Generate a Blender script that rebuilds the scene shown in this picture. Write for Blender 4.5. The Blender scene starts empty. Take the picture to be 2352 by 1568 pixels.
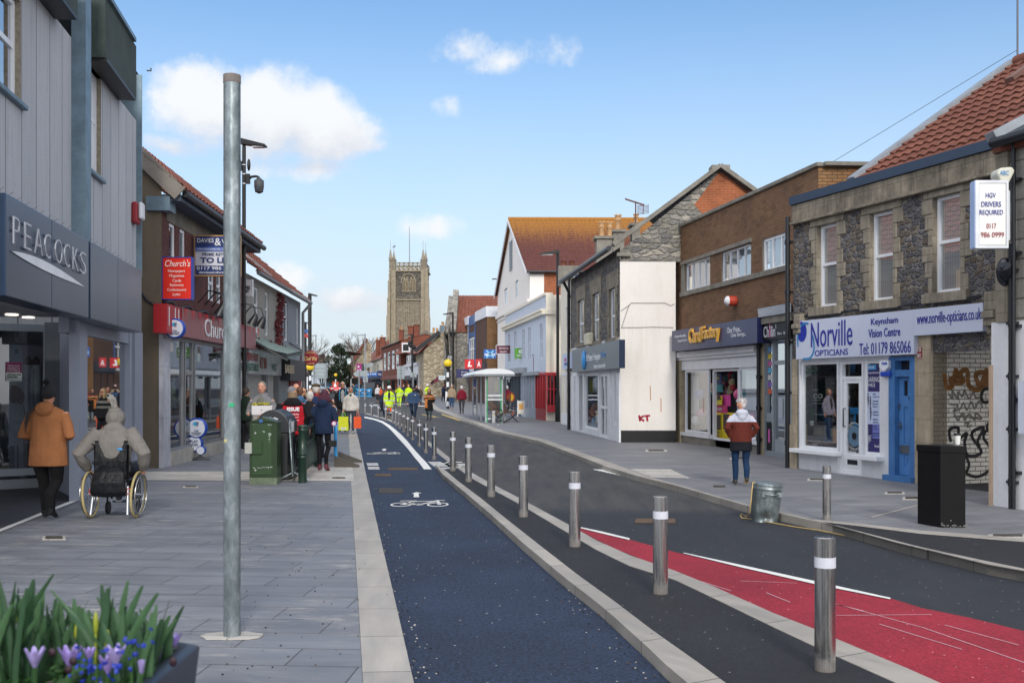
import bpy,math,random
from mathutils import Vector,Matrix
random.seed(7)
R=math.radians
FPX,CX,HY,CH=2400.0,1176.0,890.0,1.75
scene=bpy.context.scene
COL=scene.collection
cam=bpy.data.cameras.new('camera');camo=bpy.data.objects.new('camera',cam);COL.objects.link(camo)
camo.location=(0,0,CH);camo.rotation_euler=(R(90),0,0)
cam.lens=36.735;cam.sensor_width=36;cam.shift_y=0.0451;cam.clip_start=0.1;cam.clip_end=2500
cam.dof.use_dof=True;cam.dof.focus_distance=15;cam.dof.aperture_fstop=5.6
scene.camera=camo
SUN_EL,SUN_AZ=30,172
world=bpy.data.worlds.new("World");scene.world=world;world.use_nodes=True
wn,wl=world.node_tree.nodes,world.node_tree.links
wn.clear()
def N(nt,typ,**kw):
 n=nt.nodes.new(typ)
 for k,v in kw.items():
  if k=='inp':
   for a,b in v.items():n.inputs[a].default_value=b
  else:setattr(n,k,v)
 return n
wt=world.node_tree
sky=N(wt,'ShaderNodeTexSky',sky_type='NISHITA',sun_disc=False)
sky.sun_elevation=R(SUN_EL);sky.sun_rotation=R(SUN_AZ);sky.air_density=1.0;sky.dust_density=0.3;sky.ozone_density=3.0
def mth(nt,op,a,b=None,clamp=False):
 n=nt.nodes.new('ShaderNodeMath');n.operation=op;n.use_clamp=clamp
 for i,s in enumerate((a,b)):
  if s is None:continue
  if isinstance(s,(int,float)):n.inputs[i].default_value=s
  else:nt.links.new(s,n.inputs[i])
 return n.outputs[0]
tc=N(wt,'ShaderNodeTexCoord');sx=N(wt,'ShaderNodeSeparateXYZ');wl.new(tc.outputs['Generated'],sx.inputs[0])
X_,Y_,Z_=sx.outputs
az=mth(wt,'ARCTAN2',X_,Y_)
el=mth(wt,'ARCSINE',Z_)
nz=N(wt,'ShaderNodeTexNoise',inp={'Scale':7.0,'Detail':9.0,'Roughness':0.5});wl.new(tc.outputs['Generated'],nz.inputs['Vector'])
nz2=N(wt,'ShaderNodeTexNoise',inp={'Scale':26.0,'Detail':6.0,'Roughness':0.6});wl.new(tc.outputs['Generated'],nz2.inputs['Vector'])
def blob(px,py,hw,hh,amp=1.0):
 a0=math.atan((px-CX)/FPX);e0=math.atan((HY-py)/FPX*math.cos(a0))
 da=mth(wt,'DIVIDE',mth(wt,'SUBTRACT',az,a0),hw/FPX)
 de=mth(wt,'DIVIDE',mth(wt,'SUBTRACT',el,e0),hh/FPX)
 r2=mth(wt,'ADD',mth(wt,'MULTIPLY',da,da),mth(wt,'MULTIPLY',de,de))
 return mth(wt,'MULTIPLY',mth(wt,'SUBTRACT',1.0,r2),amp),de
blobs=[(590,262,250,112,1.7),(700,290,170,80,1.5),(455,215,130,70,1.2),(760,325,115,30,1.2),(420,335,110,30,.8),(660,385,120,30,.5),(1075,110,85,36,.55),(1240,112,90,44,.7),(1165,140,95,34,.6),(985,520,80,36,.8),(1027,243,26,18,.25),(655,632,40,22,.3),(820,690,60,20,.3)]
dens=None;first=None
for b in blobs:
 v,de=blob(*b)
 if first is None:first=de
 dens=v if dens is None else mth(wt,'MAXIMUM',dens,v)
dn=mth(wt,'ADD',dens,mth(wt,'MULTIPLY',mth(wt,'SUBTRACT',nz.outputs[0],0.5),3.6))
dn=mth(wt,'ADD',dn,mth(wt,'MULTIPLY',mth(wt,'SUBTRACT',nz2.outputs[0],0.5),3.0))
inb=mth(wt,'GREATER_THAN',dens,-1.4)
cm=N(wt,'ShaderNodeMapRange',interpolation_type='SMOOTHSTEP',inp={'From Min':-0.35,'From Max':1.0,'To Min':0,'To Max':0.97});wl.new(dn,cm.inputs[0])
veil=N(wt,'ShaderNodeMapRange',interpolation_type='SMOOTHSTEP',inp={'From Min':0.40,'From Max':0.0,'To Min':0,'To Max':0.98});wl.new(el,veil.inputs[0])
vn=N(wt,'ShaderNodeMapRange',inp={'From Min':0.3,'From Max':0.65,'To Min':0.86,'To Max':1.0});wl.new(nz.outputs[0],vn.inputs[0])
veilf=mth(wt,'MULTIPLY',veil.outputs[0],vn.outputs[0])
mask=mth(wt,'MULTIPLY',cm.outputs[0],inb)
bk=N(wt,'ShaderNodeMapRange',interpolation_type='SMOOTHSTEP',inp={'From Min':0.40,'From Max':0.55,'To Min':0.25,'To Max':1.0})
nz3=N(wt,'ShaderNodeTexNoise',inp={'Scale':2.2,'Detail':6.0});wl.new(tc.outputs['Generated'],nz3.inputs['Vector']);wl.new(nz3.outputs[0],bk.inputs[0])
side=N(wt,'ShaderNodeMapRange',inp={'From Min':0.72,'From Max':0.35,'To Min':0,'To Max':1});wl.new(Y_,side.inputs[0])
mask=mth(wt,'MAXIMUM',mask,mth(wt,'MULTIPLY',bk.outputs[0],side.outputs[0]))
lowf=N(wt,'ShaderNodeMapRange',inp={'From Min':0.205,'From Max':0.17,'To Min':0,'To Max':3});wl.new(el,lowf.inputs[0])
cb=N(wt,'ShaderNodeMapRange',interpolation_type='SMOOTHSTEP',inp={'From Min':-1.15,'From Max':0.1,'To Min':0,'To Max':1});wl.new(mth(wt,'ADD',mth(wt,'ADD',first,lowf.outputs[0]),mth(wt,'MULTIPLY',mth(wt,'SUBTRACT',nz2.outputs[0],.5),1.6)),cb.inputs[0])
cc=N(wt,'ShaderNodeMix',data_type='RGBA');cc.inputs[6].default_value=(3.9,4.15,4.7,1);cc.inputs[7].default_value=(5.6,5.7,5.8,1);wl.new(cb.outputs[0],cc.inputs[0])
tint=N(wt,'ShaderNodeMix',data_type='RGBA',blend_type='MULTIPLY');tint.inputs[0].default_value=1
tint.inputs[7].default_value=(0.82,0.94,0.98,1);wl.new(sky.outputs[0],tint.inputs[6])
m0=N(wt,'ShaderNodeMix',data_type='RGBA');m0.inputs[7].default_value=(4.2,4.65,5.05,1);wl.new(veilf,m0.inputs[0]);wl.new(tint.outputs[2],m0.inputs[6])
m1=N(wt,'ShaderNodeMix',data_type='RGBA');wl.new(mask,m1.inputs[0]);wl.new(m0.outputs[2],m1.inputs[6])
bb=N(wt,'ShaderNodeMix',data_type='RGBA');bb.inputs[7].default_value=(10,10,10.3,1);wl.new(side.outputs[0],bb.inputs[0]);wl.new(cc.outputs[2],bb.inputs[6]);wl.new(bb.outputs[2],m1.inputs[7])  # unseen cloud beside and behind the camera, brightened to fill the dark facades
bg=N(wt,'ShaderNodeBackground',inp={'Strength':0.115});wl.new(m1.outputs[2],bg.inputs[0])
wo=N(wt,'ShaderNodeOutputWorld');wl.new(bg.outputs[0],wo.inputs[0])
sl=bpy.data.lights.new('sun','SUN');sl.energy=1.5;sl.angle=R(9);sl.color=(1,.95,.86)
so=bpy.data.objects.new('sun',sl);COL.objects.link(so)
so.rotation_euler=(R(90-SUN_EL),0,R(180-SUN_AZ))
so.rotation_euler=Vector((-math.sin(R(SUN_AZ))*math.cos(R(SUN_EL)),-math.cos(R(SUN_AZ))*math.cos(R(SUN_EL)),-math.sin(R(SUN_EL)))).to_track_quat('-Z','Y').to_euler()
scene.view_settings.view_transform='Standard';scene.view_settings.look='None'
scene.view_settings.gamma=1;scene.view_settings.exposure=0.58
def C(h):
 h=h.lstrip('#');o=[]
 for i in(0,2,4):
  c=int(h[i:i+2],16)/255
  o.append(c/12.92 if c<=.04045 else((c+.055)/1.055)**2.4)
 return(*o,1)
def mul(c,k):return(c[0]*k,c[1]*k,c[2]*k,1)
MATS={}
def new_mat(name):
 m=bpy.data.materials.new(name);m.use_nodes=True
 nt=m.node_tree;b=nt.nodes['Principled BSDF']
 return m,nt,b
def mat(color,rough=.6,metal=0,var=.12,vs=3.0,bump=0,bs=60,spec=.5,key=None,coords='Object'):
 """plain material with blotchy variation in value and optional fine bump"""
 if isinstance(color,str):color=C(color)
 k=key or('p',tuple(round(c,4)for c in color),rough,metal,var,vs,bump,bs,spec)
 if k in MATS:return MATS[k]
 m,nt,b=new_mat('paint')
 b.inputs['Roughness'].default_value=rough;b.inputs['Metallic'].default_value=metal
 b.inputs['Specular IOR Level'].default_value=spec
 tc=N(nt,'ShaderNodeTexCoord')
 if var>0:
  nz=N(nt,'ShaderNodeTexNoise',inp={'Scale':vs,'Detail':8.0,'Roughness':.65});nt.links.new(tc.outputs[coords],nz.inputs['Vector'])
  mr=N(nt,'ShaderNodeMapRange',inp={'From Min':.3,'From Max':.7,'To Min':1-var,'To Max':1+var});nt.links.new(nz.outputs[0],mr.inputs[0])
  mx=N(nt,'ShaderNodeMix',data_type='RGBA',blend_type='MULTIPLY');mx.inputs[0].default_value=1;mx.inputs[6].default_value=color
  nt.links.new(mr.outputs[0],mx.inputs[7]);nt.links.new(mx.outputs[2],b.inputs['Base Color'])
 else:b.inputs['Base Color'].default_value=color
 if bump:
  nb=N(nt,'ShaderNodeTexNoise',inp={'Scale':bs,'Detail':4.0});nt.links.new(tc.outputs[coords],nb.inputs['Vector'])
  bp=N(nt,'ShaderNodeBump',inp={'Strength':bump,'Distance':.02});nt.links.new(nb.outputs[0],bp.inputs['Height']);nt.links.new(bp.outputs[0],b.inputs['Normal'])
 MATS[k]=m;return m
def uvmap(nt,sx=1,sy=1,ox=0,oy=0):
 u=N(nt,'ShaderNodeTexCoord');mp=N(nt,'ShaderNodeMapping');mp.inputs['Scale'].default_value=(sx,sy,1);mp.inputs['Location'].default_value=(ox,oy,0)
 nt.links.new(u.outputs['UV'],mp.inputs[0]);return mp.outputs[0]
def ramp(nt,fac,stops,interp='LINEAR'):
 r=N(nt,'ShaderNodeValToRGB');r.color_ramp.interpolation=interp
 e=r.color_ramp.elements
 while len(e)<len(stops):e.new(.5)
 for i,(p,c)in enumerate(stops):e[i].position=p;e[i].color=c
 nt.links.new(fac,r.inputs[0]);return r.outputs[0]
def mixc(nt,f,a,b,mode='MIX'):
 mx=N(nt,'ShaderNodeMix',data_type='RGBA',blend_type=mode)
 for s,i in((f,0),(a,6),(b,7)):
  if isinstance(s,(int,float)):mx.inputs[i].default_value=s
  elif isinstance(s,tuple):mx.inputs[i].default_value=s
  else:nt.links.new(s,mx.inputs[i])
 return mx.outputs[2]
def noise(nt,vec,scale,detail=6,rough=.6):
 n=N(nt,'ShaderNodeTexNoise',inp={'Scale':scale,'Detail':detail,'Roughness':rough});nt.links.new(vec,n.inputs['Vector']);return n.outputs[0]
def mrange(nt,v,a,b,c,d):
 n=N(nt,'ShaderNodeMapRange',inp={'From Min':a,'From Max':b,'To Min':c,'To Max':d});nt.links.new(v,n.inputs[0]);return n.outputs[0]
def bumpn(nt,b,h,strength=.5,dist=.02):
 bp=N(nt,'ShaderNodeBump',inp={'Strength':strength,'Distance':dist});nt.links.new(h,bp.inputs['Height']);nt.links.new(bp.outputs[0],b.inputs['Normal'])
def brick_mat(name,c1,c2,mortar,bw=.225,bh=.075,ms=.012,rough=.85,soot=.35,bump=.6,soot_scale=.7,third=None,offset=.5):
 m,nt,b=new_mat(name);b.inputs['Roughness'].default_value=rough
 vec=uvmap(nt)
 t=N(nt,'ShaderNodeTexBrick',offset=offset,inp={'Scale':1.0,'Mortar Size':ms,'Mortar Smooth':.2,'Brick Width':bw,'Row Height':bh,'Bias':0.0})
 t.inputs['Color1'].default_value=C(c1)if isinstance(c1,str)else c1;t.inputs['Color2'].default_value=C(c2)if isinstance(c2,str)else c2
 t.inputs['Mortar'].default_value=C(mortar)
 wob=noise(nt,vec,6,3)
 vv=N(nt,'ShaderNodeVectorMath',operation='ADD');sc_=N(nt,'ShaderNodeVectorMath',operation='SCALE');sc_.inputs['Scale'].default_value=.012
 cmb=N(nt,'ShaderNodeCombineXYZ');nt.links.new(wob,cmb.inputs[0]);nt.links.new(wob,cmb.inputs[1])
 nt.links.new(cmb.outputs[0],sc_.inputs[0]);nt.links.new(vec,vv.inputs[0]);nt.links.new(sc_.outputs[0],vv.inputs[1]);nt.links.new(vv.outputs[0],t.inputs['Vector'])
 col=t.outputs[0]
 if third:
  t2=N(nt,'ShaderNodeTexBrick',offset=offset,inp={'Scale':1.0,'Mortar Size':0.0,'Brick Width':bw,'Row Height':bh,'Bias':-.45})
  t2.inputs['Color1'].default_value=(1,1,1,1);t2.inputs['Color2'].default_value=C(third);t2.inputs['Mortar'].default_value=(1,1,1,1)
  nt.links.new(vv.outputs[0],t2.inputs['Vector']);col=mixc(nt,.8,col,t2.outputs[0],'MULTIPLY')
 s=mrange(nt,noise(nt,vec,soot_scale,8,.7),.35,.7,1.05,1-soot)
 f=mrange(nt,noise(nt,vec,22,4),.3,.7,.86,1.14)
 col=mixc(nt,1.0,col,s,'MULTIPLY');col=mixc(nt,1.0,col,f,'MULTIPLY')
 nt.links.new(col,b.inputs['Base Color'])
 inv=mth(nt,'SUBTRACT',1.0,t.outputs['Fac'])
 h=mth(nt,'ADD',inv,mth(nt,'MULTIPLY',noise(nt,vec,30,4),.5));bumpn(nt,b,h,bump,.012)
 return m
def rubble_mat(name,cols,mortar,scale=4.2,stretch=1.7,mw=.035,bump=1.0,rough=.9,dist=.05):
 """irregular stone blocks: voronoi cells in rough courses with mortar joints"""
 m,nt,b=new_mat(name);b.inputs['Roughness'].default_value=rough
 vec=uvmap(nt,scale,scale*stretch)
 wob=N(nt,'ShaderNodeTexNoise',inp={'Scale':.9,'Detail':3});nt.links.new(vec,wob.inputs['Vector'])
 ad=N(nt,'ShaderNodeVectorMath',operation='ADD');sc_=N(nt,'ShaderNodeVectorMath',operation='SCALE');sc_.inputs['Scale'].default_value=.55
 nt.links.new(wob.outputs[1],sc_.inputs[0]);nt.links.new(vec,ad.inputs[0]);nt.links.new(sc_.outputs[0],ad.inputs[1])
 v1=N(nt,'ShaderNodeTexVoronoi',voronoi_dimensions='2D',distance='CHEBYCHEV',inp={'Scale':1.0,'Randomness':.82});nt.links.new(ad.outputs[0],v1.inputs['Vector'])
 v2=N(nt,'ShaderNodeTexVoronoi',voronoi_dimensions='2D',feature='DISTANCE_TO_EDGE',distance='CHEBYCHEV',inp={'Scale':1.0,'Randomness':.82});nt.links.new(ad.outputs[0],v2.inputs['Vector'])
 v3=N(nt,'ShaderNodeTexVoronoi',voronoi_dimensions='2D',feature='F2',distance='CHEBYCHEV',inp={'Scale':1.0,'Randomness':.82});nt.links.new(ad.outputs[0],v3.inputs['Vector'])
 edge=mth(nt,'SUBTRACT',v3.outputs['Distance'],v1.outputs['Distance'])
 sep=N(nt,'ShaderNodeSeparateColor');nt.links.new(v1.outputs['Color'],sep.inputs[0])
 n=len(cols);col=ramp(nt,sep.outputs[0],[(i/n,C(c))for i,c in enumerate(cols)],'CONSTANT')
 vec0=uvmap(nt)
 grain=mrange(nt,noise(nt,vec0,14,8,.7),.3,.7,.62,1.35);col=mixc(nt,1.0,col,grain,'MULTIPLY')
 mo=mixc(nt,1.0,C(mortar),mrange(nt,noise(nt,vec0,5,5),.3,.7,.7,1.2),'MULTIPLY')
 em=N(nt,'ShaderNodeMapRange',interpolation_type='SMOOTHSTEP',inp={'From Min':mw,'From Max':mw+.09,'To Min':0,'To Max':1});nt.links.new(edge,em.inputs[0])
 col=mixc(nt,em.outputs[0],mo,col);nt.links.new(col,b.inputs['Base Color'])
 h=mth(nt,'ADD',mth(nt,'MULTIPLY',mrange(nt,edge,0,.35,0,1),1.0),mth(nt,'MULTIPLY',noise(nt,vec0,11,8,.7),.9));bumpn(nt,b,h,bump,dist)
 return m
def stone_mat(name,c,c2,bw=.5,bh=.3,mortar='#6b655c',ms=.006,streak=.25,bump=.3):
 """dressed ashlar / weathered cut stone"""
 m,nt,b=new_mat(name);b.inputs['Roughness'].default_value=.9
 vec=uvmap(nt)
 t=N(nt,'ShaderNodeTexBrick',inp={'Scale':1.0,'Mortar Size':ms,'Mortar Smooth':.1,'Brick Width':bw,'Row Height':bh})
 t.inputs['Color1'].default_value=C(c);t.inputs['Color2'].default_value=C(c2);t.inputs['Mortar'].default_value=C(mortar);nt.links.new(vec,t.inputs['Vector'])
 col=mixc(nt,1.0,t.outputs[0],mrange(nt,noise(nt,vec,2.5,8,.7),.3,.7,1-streak,1+streak*.6),'MULTIPLY')
 sv=uvmap(nt,9,.7);col=mixc(nt,1.0,col,mrange(nt,noise(nt,sv,1,6),.35,.7,1.05,1-streak),'MULTIPLY')
 nt.links.new(col,b.inputs['Base Color']);bumpn(nt,b,noise(nt,vec,25,6),bump,.01)
 return m
def render_mat(name,c,stain='#6e6a60',amt=.35,rough=.88,scale=1.0,bump=.15):
 """painted render: damp stains running down, patchy dirt"""
 m,nt,b=new_mat(name);b.inputs['Roughness'].default_value=rough
 vec=uvmap(nt,3.2*scale,.5*scale);v2=uvmap(nt)
 s=mrange(nt,noise(nt,vec,1,8,.65),.48,.78,0,amt)
 p=mrange(nt,noise(nt,v2,1.2*scale,8,.7),.5,.8,0,amt*.7)
 col=mixc(nt,mth(nt,'MAXIMUM',s,p),C(c)if isinstance(c,str)else c,C(stain))
 col=mixc(nt,1.0,col,mrange(nt,noise(nt,v2,18,4),.3,.7,.96,1.04),'MULTIPLY')
 nt.links.new(col,b.inputs['Base Color']);bumpn(nt,b,noise(nt,v2,45,4),bump,.01)
 return m
def glass_mat(name='glass',tint=(.55,.62,.62,1),refl=.22,fk=.6):
 m,nt,b=new_mat(name);nt.nodes.remove(b)
 out=nt.nodes['Material Output']
 tr=N(nt,'ShaderNodeBsdfTransparent');tr.inputs[0].default_value=tint
 gl=N(nt,'ShaderNodeBsdfGlossy');gl.inputs['Roughness'].default_value=.015;gl.inputs[0].default_value=(.95,.97,1,1)
 fr=N(nt,'ShaderNodeFresnel',inp={'IOR':1.5});f=mth(nt,'ADD',mth(nt,'MULTIPLY',fr.outputs[0],fk),refl,True)
 mx=N(nt,'ShaderNodeMixShader');nt.links.new(f,mx.inputs[0]);nt.links.new(tr.outputs[0],mx.inputs[1]);nt.links.new(gl.outputs[0],mx.inputs[2]);nt.links.new(mx.outputs[0],out.inputs[0])
 return m
RAMP=.0115
def ramp_z(y):return max(0.0,(y-70)*RAMP)
def G(px,py,z=0.0):
 Y=FPX*(CH-z)/(py-HY)if py>HY+1 else 9999
 if Y>70:Y=(CH-z+70*RAMP)/((py-HY)/FPX+RAMP);z+=ramp_z(Y)
 return Vector(((px-CX)/FPX*Y,Y,z))
def at(px,py,Y):return Vector(((px-CX)/FPX*Y,Y,CH+(HY-py)/FPX*Y))
def tag(o,label=None,cat=None,group=None,kind=None):
 if label:o['label']=label
 if cat:o['category']=cat
 if group:o['group']=group
 if kind:o['kind']=kind
 return o
def thing(name,label,cat,loc=(0,0,0),group=None):
 o=bpy.data.objects.new(name,None);COL.objects.link(o);o.location=loc;o.empty_display_size=.2
 return tag(o,label,cat,group)
def copy_tree(o,parent=None):
 c=o.copy();COL.objects.link(c);c.parent=parent
 for ch in list(o.children):copy_tree(ch,c)
 return c
SPLIT={'pilaster','coping','concrete_band','flashing','pane','parapet','bracket','barge_board','roof_fascia','drainpipe','panel','handles','rubber_foot','straps','blue_panels','shutter_front'}
class M:
 def __init__(s,m=None):s.v=[];s.f=[];s.mi=[];s.sm=[];s.mats=[];s.cur=0;s.smooth=False;s.T=None;s.use(m)if m else None
 def use(s,m):
  if m not in s.mats:s.mats.append(m)
  s.cur=s.mats.index(m);return s
 def add(s,vs,fs,smooth=None):
  o=len(s.v)
  s.v+=[(s.T@Vector(p))if s.T else Vector(p)for p in vs]
  for f in fs:s.f.append([o+i for i in f]);s.mi.append(s.cur);s.sm.append(s.smooth if smooth is None else smooth)
  return s
 def quad(s,*p):return s.add(p,[list(range(len(p)))])
 def box(s,a,b):
  (x0,y0,z0),(x1,y1,z1)=a,b
  return s.add([(x0,y0,z0),(x1,y0,z0),(x1,y1,z0),(x0,y1,z0),(x0,y0,z1),(x1,y0,z1),(x1,y1,z1),(x0,y1,z1)],[(0,3,2,1),(4,5,6,7),(0,1,5,4),(1,2,6,5),(2,3,7,6),(3,0,4,7)])
 def fbox(s,F,u0,u1,z0,z1,d0,d1):
  return s.add([F.P(u,z,d)for z in(z0,z1)for(u,d)in((u0,d1),(u1,d1),(u1,d0),(u0,d0))],[(0,3,2,1),(4,5,6,7),(0,1,5,4),(1,2,6,5),(2,3,7,6),(3,0,4,7)])
 def beam(s,p0,p1,w,h,up=(0,0,1)):
  p0,p1=Vector(p0),Vector(p1);t=(p1-p0).normalized();up=Vector(up)
  if abs(t.dot(up))>.98:up=Vector((0,1,0))
  r=t.cross(up).normalized();u=r.cross(t)
  vs=[p+r*a*w/2+u*b*h/2 for p in(p0,p1)for a,b in((-1,-1),(1,-1),(1,1),(-1,1))]
  return s.add(vs,[(3,2,1,0),(4,5,6,7),(0,1,5,4),(1,2,6,5),(2,3,7,6),(3,0,4,7)])
 def tube(s,pts,r,n=10,caps=True,flat=None):
  pts=[Vector(p)for p in pts];k=len(pts)
  rs=r if isinstance(r,(list,tuple))else[r]*k
  vs=[];prev=None
  for i,p in enumerate(pts):
   t=(pts[min(i+1,k-1)]-pts[max(i-1,0)]);t=t.normalized()if t.length>1e-9 else Vector((0,0,1))
   if prev is None:
    a=Vector((0,0,1))if abs(t.z)<.9 else Vector((0,1,0));x=t.cross(a).normalized()
   else:
    x=prev-t*prev.dot(t);x=x.normalized()if x.length>1e-6 else t.orthogonal().normalized()
   prev=x;y=t.cross(x)
   rr=rs[i];ra,rb=(rr if isinstance(rr,(tuple,list))else(rr,rr))
   vs+=[p+x*math.cos(2*math.pi*j/n)*ra+y*math.sin(2*math.pi*j/n)*rb for j in range(n)]
  fs=[[i*n+j,i*n+(j+1)%n,(i+1)*n+(j+1)%n,(i+1)*n+j]for i in range(k-1)for j in range(n)]
  s.add(vs,fs,True)
  if caps:s.add(vs[:n],[list(range(n))[::-1]],False);s.add(vs[-n:],[list(range(n))],False)
  return s
 def lathe(s,c,prof,n=20,axis='z',smooth=True,squash=1.0):
  vs=[];c=Vector(c)
  for r,h in prof:
   for j in range(n):
    a=2*math.pi*j/n;x,y=r*math.cos(a),r*math.sin(a)*squash
    vs.append(c+(Vector((x,y,h))if axis=='z' else Vector((x,-h,y))if axis=='y' else Vector((h,x,y))))
  k=len(prof)
  fs=[[i*n+j,i*n+(j+1)%n,(i+1)*n+(j+1)%n,(i+1)*n+j]for i in range(k-1)for j in range(n)]
  s.add(vs,fs,smooth)
  if prof[0][0]>1e-6:s.add(vs[:n],[list(range(n))[::-1]],False)
  if prof[-1][0]>1e-6:s.add(vs[-n:],[list(range(n))],False)
  return s
 def ball(s,c,r,n=12,m=8):
  c=Vector(c);r=Vector(r if isinstance(r,(tuple,list,Vector))else(r,r,r));vs=[]
  for i in range(m+1):
   a=math.pi*i/m
   for j in range(n):
    b=2*math.pi*j/n;vs.append(c+Vector((r.x*math.sin(a)*math.cos(b),r.y*math.sin(a)*math.sin(b),-r.z*math.cos(a))))
  fs=[[i*n+j,i*n+(j+1)%n,(i+1)*n+(j+1)%n,(i+1)*n+j]for i in range(m)for j in range(n)]
  return s.add(vs,fs,True)
 def prism(s,poly,z0,z1):
  n=len(poly);vs=[(p[0],p[1],z0)for p in poly]+[(p[0],p[1],z1)for p in poly]
  a=sum(poly[i][0]*poly[(i+1)%n][1]-poly[(i+1)%n][0]*poly[i][1]for i in range(n))
  idx=list(range(n))if a>0 else list(range(n))[::-1]
  s.add(vs,[idx[::-1],[i+n for i in idx]]+[[idx[i],idx[(i+1)%n],idx[(i+1)%n]+n,idx[i]+n]for i in range(n)])
  return s
 def strip(s,A,B,z0,z1=None):
  n=len(A)
  for i in range(n-1):
   a,b,c,d=A[i],A[i+1],B[i+1],B[i]
   zt=z0 if z1 is None else z1
   s.add([(p[0],p[1],zt+ramp_z(p[1]))for p in(a,b,c,d)],[(0,1,2,3)])
   if z1 is not None:
    s.add([(a[0],a[1],z0),(b[0],b[1],z0),(b[0],b[1],z1+ramp_z(b[1])),(a[0],a[1],z1+ramp_z(a[1]))],[(0,1,2,3)])
    s.add([(d[0],d[1],z0),(c[0],c[1],z0),(c[0],c[1],z1+ramp_z(c[1])),(d[0],d[1],z1+ramp_z(d[1]))],[(3,2,1,0)])
  return s
 def text(s,txt,o,r,up,w=None,h=None,thick=.004,bold=0.0,shear=0,center=True,sp=1.0):
  """lettering fitted into a w x h box whose centre (or lower left corner) is o, lying in the plane r x up"""
  cu=bpy.data.curves.new('t','FONT');cu.body=txt;cu.size=1;cu.offset=bold;cu.extrude=.001;cu.shear=shear;cu.resolution_u=3;cu.space_character=sp
  cu.align_x='CENTER'
  ob=bpy.data.objects.new('t',cu);COL.objects.link(ob)
  dg=bpy.context.evaluated_depsgraph_get();me=bpy.data.meshes.new_from_object(ob.evaluated_get(dg))
  xs=[v.co.x for v in me.vertices];ys=[v.co.y for v in me.vertices]
  if xs:
   x0,x1,y0,y1=min(xs),max(xs),min(ys),max(ys)
   kx=w/(x1-x0)if w else h/(y1-y0);ky=h/(y1-y0)if h else w/(x1-x0)
   o=Vector(o);r=Vector(r).normalized();up=Vector(up).normalized();nn=r.cross(up)
   cx_,cy_=((x0+x1)/2,(y0+y1)/2)if center else(x0,y0)
   vs=[o+r*(v.co.x-cx_)*kx+up*(v.co.y-cy_)*ky+nn*(thick*(v.co.z/.001*.5+.5))for v in me.vertices]
   s.add(vs,[list(p.vertices)for p in me.polygons],False)
  bpy.data.objects.remove(ob);bpy.data.curves.remove(cu);bpy.data.meshes.remove(me)
  return s
 def pieces(s):
  par=list(range(len(s.v)))
  def fd(a):
   while par[a]!=a:par[a]=par[par[a]];a=par[a]
   return a
  for f in s.f:
   for i in f[1:]:par[fd(i)]=fd(f[0])
  gr={}
  for k,f in enumerate(s.f):gr.setdefault(fd(f[0]),[]).append(k)
  out=[]
  for ks in gr.values():
   q=M();q.mats=s.mats;mp={}
   for k in ks:
    for i in s.f[k]:
     if i not in mp:mp[i]=len(q.v);q.v.append(s.v[i])
    q.f.append([mp[i]for i in s.f[k]]);q.mi.append(s.mi[k]);q.sm.append(s.sm[k])
   out.append(q)
  return out
 def build(s,name,parent=None,loc=None,bevel=0,uv=True,remesh=0,sub=0,smoothit=0):
  if name in SPLIT and parent is not None and not remesh:
   ps=s.pieces()
   if 1<len(ps)<12:
    for q in ps:o=q.build(name+'\0',parent,loc,bevel,uv)
    return o
  name=name.strip('\0')
  me=bpy.data.meshes.new(name)
  off=Vector(loc)if loc is not None else(Vector(parent.location)if parent else Vector((0,0,0)))
  pl=Vector((0,0,0))
  q=parent
  if parent is not None and loc is None:
   off=Vector((0,0,0));q=parent
   while q is not None:off+=Vector(q.location);q=q.parent
  me.from_pydata([tuple(p-off)for p in s.v],[],s.f);me.update()
  for m in s.mats:me.materials.append(m)
  if me.polygons:
   me.polygons.foreach_set('material_index',s.mi);me.polygons.foreach_set('use_smooth',s.sm)
  if uv:
   ul=me.uv_layers.new(name='UV');ud=ul.data
   for p in me.polygons:
    n=p.normal
    if abs(n.z)>.97:t,b=Vector((1,0,0)),Vector((0,1,0))
    else:
     t=Vector((-n.y,n.x,0)).normalized();b=n.cross(t)
    for li,vi in zip(p.loop_indices,p.vertices):
     co=s.v[vi];ud[li].uv=(co.dot(t),co.dot(b))
  o=bpy.data.objects.new(name,me);COL.objects.link(o)
  if parent is not None:o.parent=parent
  else:o.location=off
  if bevel:
   bv=o.modifiers.new('bevel','BEVEL');bv.width=bevel;bv.segments=2;bv.limit_method='ANGLE';bv.angle_limit=R(40)
  if remesh:
   rm=o.modifiers.new('remesh','REMESH');rm.mode='VOXEL';rm.voxel_size=remesh;rm.use_smooth_shade=True
   if smoothit:sm=o.modifiers.new('smooth','SMOOTH');sm.factor=.5;sm.iterations=smoothit
  if sub:sb=o.modifiers.new('sub','SUBSURF');sb.levels=sub;sb.render_levels=sub
  return o
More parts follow.
